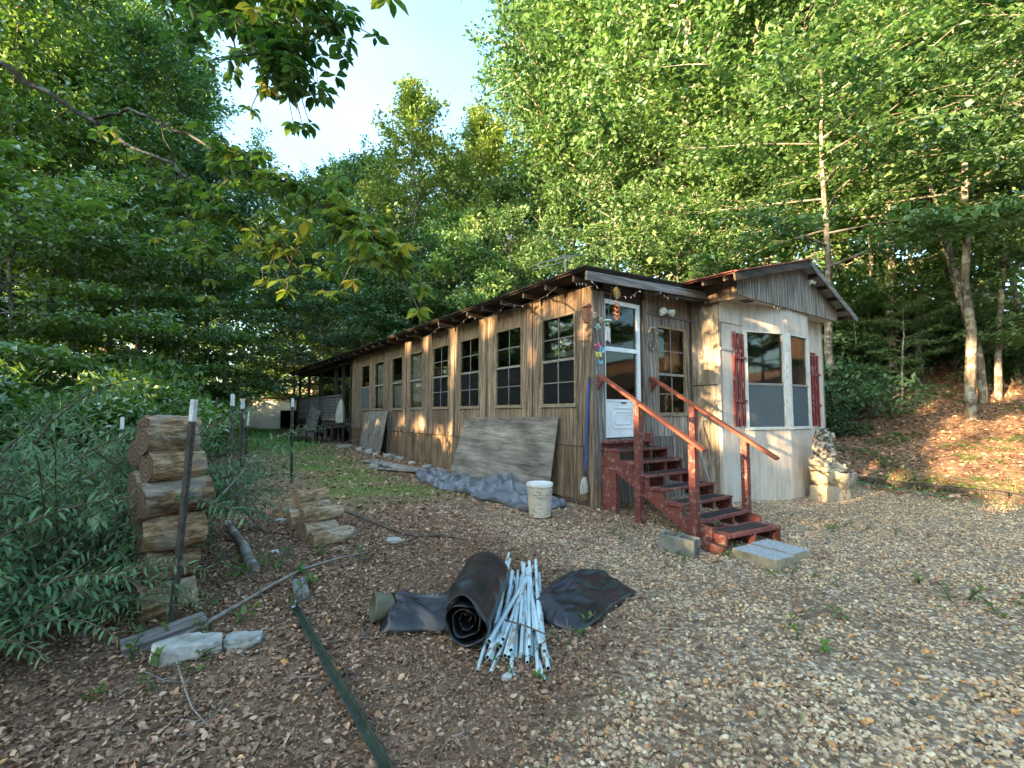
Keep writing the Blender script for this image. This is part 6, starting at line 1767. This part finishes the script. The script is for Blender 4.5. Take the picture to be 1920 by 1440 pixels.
# ------------------------------------------------------------------ willow leaved bushes on the left
def make_bush(seed, ns, H, spread, step, ll, lw, rich=True):
    rg = np.random.RandomState(seed); paths = []; P_, D_, N_, S_ = [], [], [], []
    for i in range(ns):
        az = rg.uniform(0, 6.28); lean = rg.uniform(0.15, 1.0) * spread; l_ = H * rg.uniform(0.6, 1.15)
        p = Vector((rg.normal(0, .16), rg.normal(0, .16), -0.05)); d = Vector((math.cos(az) * lean, math.sin(az) * lean, 1)).normalized()
        pts = [p.copy()]; n = 9
        for k in range(n):
            d = (d + Vector((math.cos(az) * 0.055, math.sin(az) * 0.055, -0.075 - 0.02 * k * spread)) + Vector((rg.normal(0, .03), rg.normal(0, .03), 0))).normalized()
            p = p + d * (l_ / n); pts.append(p.copy())
        paths.append((pts, [0.009 * (1 - .85 * k / n) + .0015 for k in range(n + 1)], 4))
        tot = l_; m_ = int(l_ * 0.8 / step)
        for k in range(m_):
            u = 0.2 + 0.8 * k / m_; f = u * n; j = min(int(f), n - 1); q = pts[j].lerp(pts[j + 1], f - j); dd = (pts[j + 1] - pts[j]).normalized()
            for sg in (0, 1):
                an = k * 1.57 + sg * 3.14 + rg.normal(0, .3)
                o1 = dd.orthogonal().normalized(); o2 = dd.cross(o1)
                out = o1 * math.cos(an) + o2 * math.sin(an)
                D = (out + dd * 0.55 + Vector((0, 0, -0.25))).normalized(); s = ll * rg.uniform(0.7, 1.25) * (1.15 - 0.5 * u)
                P_.append(q + D * s * 0.5); D_.append(D); N_.append((rg.normal(0, .3), rg.normal(0, .3), 1)); S_.append(s)
    V, F, k = leaves(np.array([list(p) for p in P_]), np.array([list(p) for p in D_]), np.array(N_), np.array(S_), lw, rich, 0.12)
    n = len(P_)
    return np_mesh('leaves', V, F, np.repeat(np.clip(rg.normal(0.48, .18, n), 0, 1), k)), poly_tube_many(paths, 'stems', M['twig'])
bushes = [make_bush(1, 40, 1.75, 0.9, 0.036, 0.118, 0.21), make_bush(2, 38, 1.5, 1.1, 0.034, 0.115, 0.20), make_bush(3, 44, 1.95, 0.7, 0.038, 0.12, 0.19)]
blab = ['nearest blue green willow leaved bush at the left picture edge', 'low blue green bush at the left foot of the firewood stack', 'blue green bush left of the firewood stack', 'tall arching blue green bush behind the nearest one', 'blue green bush behind the firewood stack', 'leafy arching bush at the far left edge',
        'blue green bush beside the hidden dark post', 'low blue green bush between fence and lawn', 'arching bush rising behind the near fence post', 'blue green bush at the wood edge left of the shed']
for i, (x, y, s, rz) in enumerate(((-3.20, 2.80, 0.80, 0.3), (-3.05, 3.30, 0.55, 1.1), (-3.35, 3.75, 0.92, 2.2), (-3.75, 3.2, 1.0, 3.0), (-3.75, 4.75, 0.95, 4.0), (-4.4, 3.6, 1.15, 5.0), (-4.8, 5.6, 1.0, 0.8), (-4.7, 7.4, 0.75, 1.9), (-3.45, 4.25, 1.0, 2.9), (-6.2, 7.0, 1.2, 3.6))):
    lm, sm_ = bushes[i % 3]
    root = empty('willow_leaved_bush', gp(x, y), rz, blab[i], 'bush', 'blue green bushes at the fence')
    root.scale = (s, s, s)
    link('leaves', lm, M['leaf_bush'], root); link('stems', sm_, None, root)

# small weeds
weed = make_bush(11, 5, 0.22, 0.6, 0.03, 0.06, 0.5)
fern = make_bush(12, 12, 0.55, 1.6, 0.022, 0.07, 0.3)
wl = [(-2.35, 3.12, 1.0, 'bright green seedling beside the short grey plank'), (-2.20, 3.30, 1.1, 'bright green seedling at the near post foot'), (-1.98, 2.98, 0.8, 'bright weed growing through the long pale rock edge'), (-2.0, 4.2, 1.2, 'green weed patch behind the stack foot'), (-2.15, 4.4, 1.3, 'green weed tuft beside the rotten branch end'), (-0.02, 3.0, 0.7, 'small weed at the near ends of the pipes'),
      (0.36, 3.45, 0.9, 'thin weed growing up right of the pipes'), (1.83, 5.28, 0.6, 'small weed at the foot of the concrete block'), (2.75, 4.75, 0.7, 'small weed before the nearer paver'), (2.1, 3.5, 0.9, 'weed tuft in the middle gravel'), (4.0, 3.9, 1.2, 'weed tuft in the gravel at right'), (4.6, 4.1, 1.2, 'weed tuft in the gravel furthest right'), (2.35, 5.6, 0.9, 'weed growing under the bottom step'), (4.6, 6.6, 1.0, 'weed in the gravel toward the bank'), (1.3, 5.9, 0.7, 'weed beside the stair foot rubble')]
for i, (x, y, s, lab) in enumerate(wl):
    root = empty('weed', gp(x, y), i * 1.3, lab, 'weed', 'weeds in the yard'); root.scale = (s, s, s)
    link('leaves', weed[0], M['leaf_weed'], root); link('stems', weed[1], None, root)['kind'] = 'stuff'
fr = random.Random(5)
extra = ['left', 'right', 'upper', 'lower', 'middle']
fl = [(fr.uniform(8.6, 14.5), fr.uniform(9.2, 16.5), fr.uniform(0.5, 1.0), 'green seedling growing in the leaf litter of the right bank') for _ in range(34)]
fl = [t for t in fl if (t[0] - HC.x) * HV.x + (t[1] - HC.y) * HV.y > 7.4]
fl += [(11.1, 11.6, 1.0, 'fern on the bank in the sun patch'), (10.5, 10.9, 0.9, 'fern low on the bank above the timbers'), (12.2, 11.0, 1.1, 'fern at the right picture edge on the bank'), (9.3, 12.2, 0.9, 'fern in the shade right of the cabin corner'), (9.9, 12.8, 1.0, 'fern higher in the shade right of the cabin')]
for i, (x, y, s, lab) in enumerate(fl):
    root = empty('fern', gp(x, y), i * 1.1, lab, 'fern', 'ferns on the bank'); root.scale = (s, s, s * 0.8)
    link('leaves', fern[0], M['leaf_weed'], root); link('stems', fern[1], None, root)['kind'] = 'stuff'

# ------------------------------------------------------------------ shrubs
def make_shrub(seed, n, rx, h, ls, w=0.4):
    rg = np.random.RandomState(seed)
    blobs = [(rg.normal(0, rx * .45), rg.normal(0, rx * .45), rg.uniform(.15, .8) * h, rg.uniform(.25, .5) * rx) for _ in range(16)]
    idx = rg.randint(0, len(blobs), n); B = np.array(blobs)[idx]
    d = unit(rg.normal(0, 1, (n, 3))); rr = B[:, 3:4] * rg.uniform(0.55, 1.1, (n, 1))
    P = B[:, :3] + d * rr * np.array([1.1, 1.1, 0.8]); P[:, 2] = np.maximum(P[:, 2], 0.03)
    D = d * 0.7 + rg.normal(0, .5, (n, 3)); Nn = rg.normal(0, .4, (n, 3)); Nn[:, 2] += 1
    V, F, k = leaves(P, D, Nn, ls * rg.uniform(.6, 1.3, n), w)
    paths = []
    for b in blobs:
        paths.append(([Vector((b[0] * .1, b[1] * .1, -.1)), Vector((b[0] * .6, b[1] * .6, b[2] * .5)), Vector((b[0], b[1], b[2]))], [.03, .02, .008], 5))
    return np_mesh('leaves', V, F, np.repeat(np.clip(rg.normal(.45, .2, n), 0, 1), k)), poly_tube_many(paths, 'stems', M['bark'])
shr = [make_shrub(1, 4200, 1.2, 1.7, 0.15), make_shrub(2, 4800, 1.5, 2.2, 0.15, 0.5)]
sz = {'rh': ('dark glossy evergreen shrub in the shade right of the cabin corner', 'evergreen shrubs on the bank', 'leaf_rhodo'), 'bk': ('dark undergrowth shrub at the wood edge behind the cabin', 'undergrowth behind the cabin', 'leaf_dark'), 'lf': ('dense undergrowth shrub below the trees on the left', 'undergrowth on the left', 'leaf_dark')}
spots = [(9.0, 13.6, .7, 'rh'), (9.9, 14.6, 1.1, 'rh'), (11.0, 15.6, 1.0, 'rh'), (12.2, 17.4, 1.2, 'rh'), (16.5, 15.2, 1.0, 'rh'), (9.4, 16.2, 1.3, 'rh'), (17.5, 18.5, 1.3, 'rh'), (14.5, 19.0, 1.3, 'rh'), (18.6, 16.5, 1.2, 'rh')]
sr_ = random.Random(8)
for k in range(14): spots.append((-10 + k * 1.35 + sr_.uniform(-.5, .5), 27 + sr_.uniform(-1.5, 3.5), sr_.uniform(1.2, 1.9), 'bk'))
for k in range(9): spots.append((3.0 + k * 1.7, 22 + sr_.uniform(-1, 3), sr_.uniform(1.2, 1.7), 'bk'))
for k in range(16): spots.append((-7.0 - k * 0.75 + sr_.uniform(-.6, .6), 8.5 + k * 1.1 + sr_.uniform(-.7, .7), sr_.uniform(0.9, 1.5), 'lf'))
for k in range(8): spots.append((-8.5 - k * 1.6, 6 + k * 1.2 + sr_.uniform(-.7, .7), sr_.uniform(1.2, 1.8), 'lf'))
for i, (x, y, s, zz) in enumerate(spots):
    lab, grp, mm = sz[zz]
    root = empty('shrub', gp(x, y), sr_.uniform(0, 6), lab, 'shrub', grp); root.scale = (s, s, s * sr_.uniform(.85, 1.15))
    a_, b_ = shr[i % 2]
    if len(a_.materials) == 0: a_.materials.append(M['leaf_dark'])
    o = link('leaves', a_, None, root); o.material_slots[0].link = 'OBJECT'; o.material_slots[0].material = M[mm]
    link('stems', b_, None, root)

# far wood that reads as one mass
rg = np.random.RandomState(31); n = 42000
th = rg.uniform(-1.25, 1.25, n); rd = rg.uniform(50, 66, n)
X = np.sin(th) * rd; Y = np.cos(th) * rd
top = 15 + 3 * np.sin(th * 9) + 2 * np.sin(th * 23) + np.where(th > 0.1, 14, 0) + np.where(th < -0.62, 12, 0)
Zr = top * rg.uniform(0, 1, n) ** 0.9
P = np.stack([X, Y, ground_np(X, Y) + Zr], 1)
V, F, k = leaves(P, rg.normal(0, 1, (n, 3)), rg.normal(0, .6, (n, 3)) + np.array([0, -.5, .8]), rg.uniform(.45, .9, n), 0.7)
o = link('far_wood', np_mesh('far_wood', V, F, np.repeat(np.clip(.4 + .25 * np.sin(th * 40) + rg.normal(0, .15, n), 0, 1), k)), M['leaf_dark'])
tag(o, 'distant green wood closing the view behind the trees', 'wood', kind='stuff')

# ------------------------------------------------------------------ ground cover
def inside_house(x, y):
    a, b = ab_np(x, y)
    return (a > -0.55) & (a < 12) & (b > 0.0) & (b < 6.6) & ~((a < 0) & (b < 2.5))
def sample(n, x0, x1, y0, y1, seed, wfn, near=None):
    rg = np.random.RandomState(seed)
    x = rg.uniform(x0, x1, n); y = rg.uniform(y0, y1, n)
    w = wfn(x, y)
    if near is not None: w = w * near(x, y)
    kp = (rg.uniform(0, 1, n) < w) & ~inside_house(x, y) & (np.abs(x) < y * 1.12 + 0.6)
    return x[kp], y[kp], rg

# gravel stones
def ico(sub):
    bm = bmesh.new(); bmesh.ops.create_icosphere(bm, subdivisions=sub, radius=1)
    V = np.array([list(v.co) for v in bm.verts]); F = np.array([[v.index for v in f.verts] for f in bm.faces]); bm.free()
    return V, F
def stones(x, y, rg, smin, smax, sub, seed):
    V0, F0 = ico(sub); nv = 8
    vs_ = []
    for k in range(nv):
        r2 = np.random.RandomState(seed * 10 + k)
        ax = np.array([1.0, r2.uniform(.6, .95), r2.uniform(.4, .7)])
        q = V0.copy()
        for _ in range(4):
            nrm = unit(r2.normal(0, 1, (1, 3)))[0]; lim = r2.uniform(.55, .8)
            dd = q @ nrm; q = q - np.maximum(dd - lim, 0)[:, None] * nrm * 0.85
        vs_.append(q * (1 + r2.normal(0, .05, (len(q), 1))) * ax)
    vs_ = np.array(vs_)
    n = len(x); pick = rg.randint(0, nv, n)
    s = smin + (smax - smin) * rg.beta(1.4, 3.5, n)
    an = rg.uniform(0, 6.28, n); tilt = rg.normal(0, .3, n); ti2 = rg.normal(0, .3, n)
    L_ = vs_[pick] * s[:, None, None]
    ct, st_ = np.cos(tilt)[:, None], np.sin(tilt)[:, None]
    xx, yy, zz = L_[..., 0], L_[..., 1], L_[..., 2]
    yy, zz = yy * ct - zz * st_, yy * st_ + zz * ct
    ct, st_ = np.cos(ti2)[:, None], np.sin(ti2)[:, None]
    xx, zz = xx * ct - zz * st_, xx * st_ + zz * ct
    ca, sa = np.cos(an)[:, None], np.sin(an)[:, None]
    X = xx * ca - yy * sa + x[:, None]; Y = xx * sa + yy * ca + y[:, None]
    Z = zz + (ground_np(x, y) + s * rg.uniform(-0.05, 0.45, n))[:, None]
    V = np.stack([X, Y, Z], -1).reshape(-1, 3)
    F = (F0[None] + (np.arange(n) * len(V0))[:, None, None]).reshape(-1, 3)
    tone = np.clip(rg.beta(2.2, 1.9, n) * .82 + .03, 0, 1); y_ = rg.uniform(0, 1, n); tone = np.where(y_ < .09, rg.uniform(.86, 1, n), tone); tone = np.where(y_ > .95, rg.uniform(0, .08, n), tone)
    return V, F, np.repeat(tone, len(V0))
gw = lambda x, y: zones(x, y)[0] ** 1.1 * np.clip(0.66 + 0.30 * wob(x, y, 2.6) + 0.30 * wob(y * 1.3, x * 1.3, 5.1), 0.08, 1)
x, y, rg = sample(11500, -0.8, 3.6, 2.0, 2.95, 41, gw)
V, F, T = stones(x, y, rg, 0.006, 0.031, 2, 1)
o = link('gravel', np_mesh('gravel', V, F, T, True), M['gravel']); tag(o, 'loose tan and grey gravel in the foreground', 'gravel', kind='stuff')
x, y, rg = sample(98000, -2.0, 9.5, 2.95, 9.8, 42, gw, lambda x, y: 1.0 / (1 + 0.02 * (y - 2.95) ** 2))
V, F, T = stones(x, y, rg, 0.006, 0.028, 1, 2)
o = link('gravel', np_mesh('gravel', V, F, T, True), M['gravel']); tag(o, 'gravel spread from the stairs to the bank', 'gravel', kind='stuff')
# pebbles strewn through the leaf litter and the soil
x, y, rg = sample(5200, -2.6, 1.5, 2.0, 9.0, 43, lambda x, y: 0.07 + 0.65 * np.exp(-((x + 0.2) / 0.7) ** 2) + 0.3 * (y > 5.2) * (x > -1.6))
V, F, T = stones(x, y, rg, 0.007, 0.026, 1, 3)
o = link('gravel', np_mesh('gravel', V, F, T, True), M['gravel']); tag(o, 'pebbles strewn through the leaf litter', 'gravel', kind='stuff')

# dead leaves
def litter(x, y, rg, smin, smax, lift, rich=True):
    n = len(x); s = rg.uniform(smin, smax, n)
    P = np.stack([x, y, ground_np(x, y) + rg.uniform(0.003, lift, n)], 1)
    D = rg.normal(0, 1, (n, 3)); D[:, 2] *= .25
    Nn = rg.normal(0, .42, (n, 3)); Nn[:, 2] += 1
    V, F, k = leaves(P, D, Nn, s, 0.55, rich, rg.uniform(-.35, .5, n)[:, None])
    return V, F, np.repeat(np.clip(rg.beta(2, 2.2, n), 0, 1), k)
lw_ = lambda x, y: zones(x, y)[2] * (0.55 + 0.45 * wob(x, y, 1.9)) + 0.05
x, y, rg = sample(40000, -4.2, 1.4, 2.0, 6.2, 51, lw_, lambda x, y: np.where(x > -1.2, 0.5, 0.9))
V, F, T = litter(x, y, rg, 0.018, 0.060, 0.03)
o = link('leaf_litter', np_mesh('leaf_litter', V, F, T), M['litter']); tag(o, 'brown dead leaves covering the left foreground', 'leaf litter', kind='stuff')
x, y, rg = sample(26000, -9, 3, 6.2, 16, 52, lambda x, y: lw_(x, y) * (1 - zones(x, y)[0]))
V, F, T = litter(x, y, rg, 0.04, 0.10, 0.03)
o = link('leaf_litter', np_mesh('leaf_litter', V, F, T), M['litter']); tag(o, 'dead leaves along the foot of the long wall', 'leaf litter', kind='stuff')
x, y, rg = sample(30000, 6.5, 20, 7, 21, 53, lambda x, y: zones(x, y)[2])
V, F, T = litter(x, y, rg, 0.05, 0.13, 0.04)
o = link('leaf_litter', np_mesh('leaf_litter', V, F, T), M['litter']); tag(o, 'dead leaves covering the bank on the right', 'leaf litter', kind='stuff')
x, y, rg = sample(15000, -0.5, 6.5, 2.0, 8, 54, lambda x, y: 0.16 + 0.3 * (wob(x, y, 1.7) > 0.35) + 0.7 * np.exp(-((x - 1.3) ** 2 + (y - 6.3) ** 2) / .35) + 0.25 * np.exp(-((x - 0.1) / .5) ** 2))
V, F, T = litter(x, y, rg, 0.02, 0.05, 0.03)
o = link('leaf_litter', np_mesh('leaf_litter', V, F, T), M['litter']); tag(o, 'scattered dead leaves on the gravel and by the stairs', 'leaf litter', kind='stuff')
x, y, rg = sample(90000, -4.2, 1.8, 2.0, 6.5, 56, lambda x, y: 0.25 + 0.75 * zones(x, y)[2])
V, F, T = litter(x, y, rg, 0.010, 0.032, 0.022, False)
o = link('leaf_litter', np_mesh('leaf_litter', V, F, T), M['litter']); tag(o, 'crumbled leaf mulch between the dead leaves in the foreground', 'leaf litter', kind='stuff')
# pine straw: thin curved strips
def straw(x, y, rg, l0, l1, w):
    n = len(x); an = rg.uniform(0, 6.28, n); l_ = rg.uniform(l0, l1, n); cv = rg.normal(0, .35, n)
    z = ground_np(x, y) + rg.uniform(.004, .03, n)
    p0 = np.stack([x, y, z], 1); d0 = np.stack([np.cos(an), np.sin(an), rg.normal(0, .12, n)], 1); d1 = np.stack([np.cos(an + cv), np.sin(an + cv), rg.normal(0, .1, n)], 1)
    p1 = p0 + d0 * l_[:, None] * .5; p2 = p1 + d1 * l_[:, None] * .5
    sd = np.stack([-np.sin(an), np.cos(an), np.zeros(n)], 1) * w; up = np.array([0, 0, w])
    V = np.stack([p0 - sd, p0 + sd, p1 + up - sd, p1 + up + sd, p2], 1).reshape(-1, 3)
    b = np.arange(n)[:, None] * 5
    F = np.concatenate([b + np.array([[0, 1, 3]]), b + np.array([[0, 3, 2]]), b + np.array([[2, 3, 4]])], 1).reshape(-1, 3)
    return V, F, np.repeat(rg.uniform(0, 1, n), 5)
x, y, rg = sample(34000, -2.4, 4.2, 2.0, 5.4, 55, lambda x, y: 0.22 + 0.75 * np.exp(-((x + 0.3) / 0.9) ** 2) + 0.3 * (wob(x, y, 1.7) > 0.4))
V, F, T = straw(x, y, rg, 0.05, 0.15, 0.0013)
o = link('pine_straw', np_mesh('pine_straw', V, F, T), M['straw']); tag(o, 'brown pine straw between leaves and gravel', 'pine straw', kind='stuff')
# grass
def blades(x, y, rg, h0, h1, w):
    n = len(x); an = rg.uniform(0, 6.28, n); h = rg.uniform(h0, h1, n); ln = rg.uniform(.15, .8, n)
    p0 = np.stack([x, y, ground_np(x, y) - .003], 1); d = np.stack([np.cos(an) * ln, np.sin(an) * ln, np.ones(n)], 1)
    p1 = p0 + d * (h * .55)[:, None]; d2 = d + np.stack([np.cos(an) * ln, np.sin(an) * ln, -.5 * np.ones(n)], 1); p2 = p1 + d2 * (h * .45)[:, None]
    sd = np.stack([-np.sin(an), np.cos(an), np.zeros(n)], 1) * w
    V = np.stack([p0 - sd, p0 + sd, p1 - sd * .7, p1 + sd * .7, p2], 1).reshape(-1, 3)
    b = np.arange(n)[:, None] * 5
    F = np.concatenate([b + np.array([[0, 1, 3]]), b + np.array([[0, 3, 2]]), b + np.array([[2, 3, 4]])], 1).reshape(-1, 3)
    return V, F, np.repeat(np.clip(rg.normal(.5, .22, n), 0, 1), 5)
x, y, rg = sample(60000, -9, 1, 6.0, 18, 61, lambda x, y: zones(x, y)[1] ** 1.2)
V, F, T = blades(x, y, rg, 0.03, 0.09, 0.004)
o = link('grass', np_mesh('grass', V, F, T), M['grass']); tag(o, 'thin green grass strip along the cabin yard', 'grass', kind='stuff')
x, y, rg = sample(45000, -22, -3, 14, 32, 62, lambda x, y: zones(x, y)[1])
V, F, T = blades(x, y, rg, 0.08, 0.2, 0.012)
o = link('grass', np_mesh('grass', V, F, T), M['grass']); tag(o, 'bright lawn before the far shed', 'grass', kind='stuff')
x, y, rg = sample(26000, 5.5, 13, 7, 14, 63, lambda x, y: zones(x, y)[1] * .8)
V, F, T = blades(x, y, rg, 0.05, 0.15, 0.005)
o = link('grass', np_mesh('grass', V, F, T), M['grass']); tag(o, 'patchy grass at the foot of the bank', 'grass', kind='stuff')
x, y, rg = sample(9000, -2.2, 6, 2.2, 7.5, 64, lambda x, y: np.where(wob(x * 1.7, y * 1.7, 2.2) > .62, .5, .01))
V, F, T = blades(x, y, rg, 0.015, 0.06, 0.003)
o = link('grass', np_mesh('grass', V, F, T), M['grass']); tag(o, 'tiny grass tufts in gravel and litter', 'grass', kind='stuff')
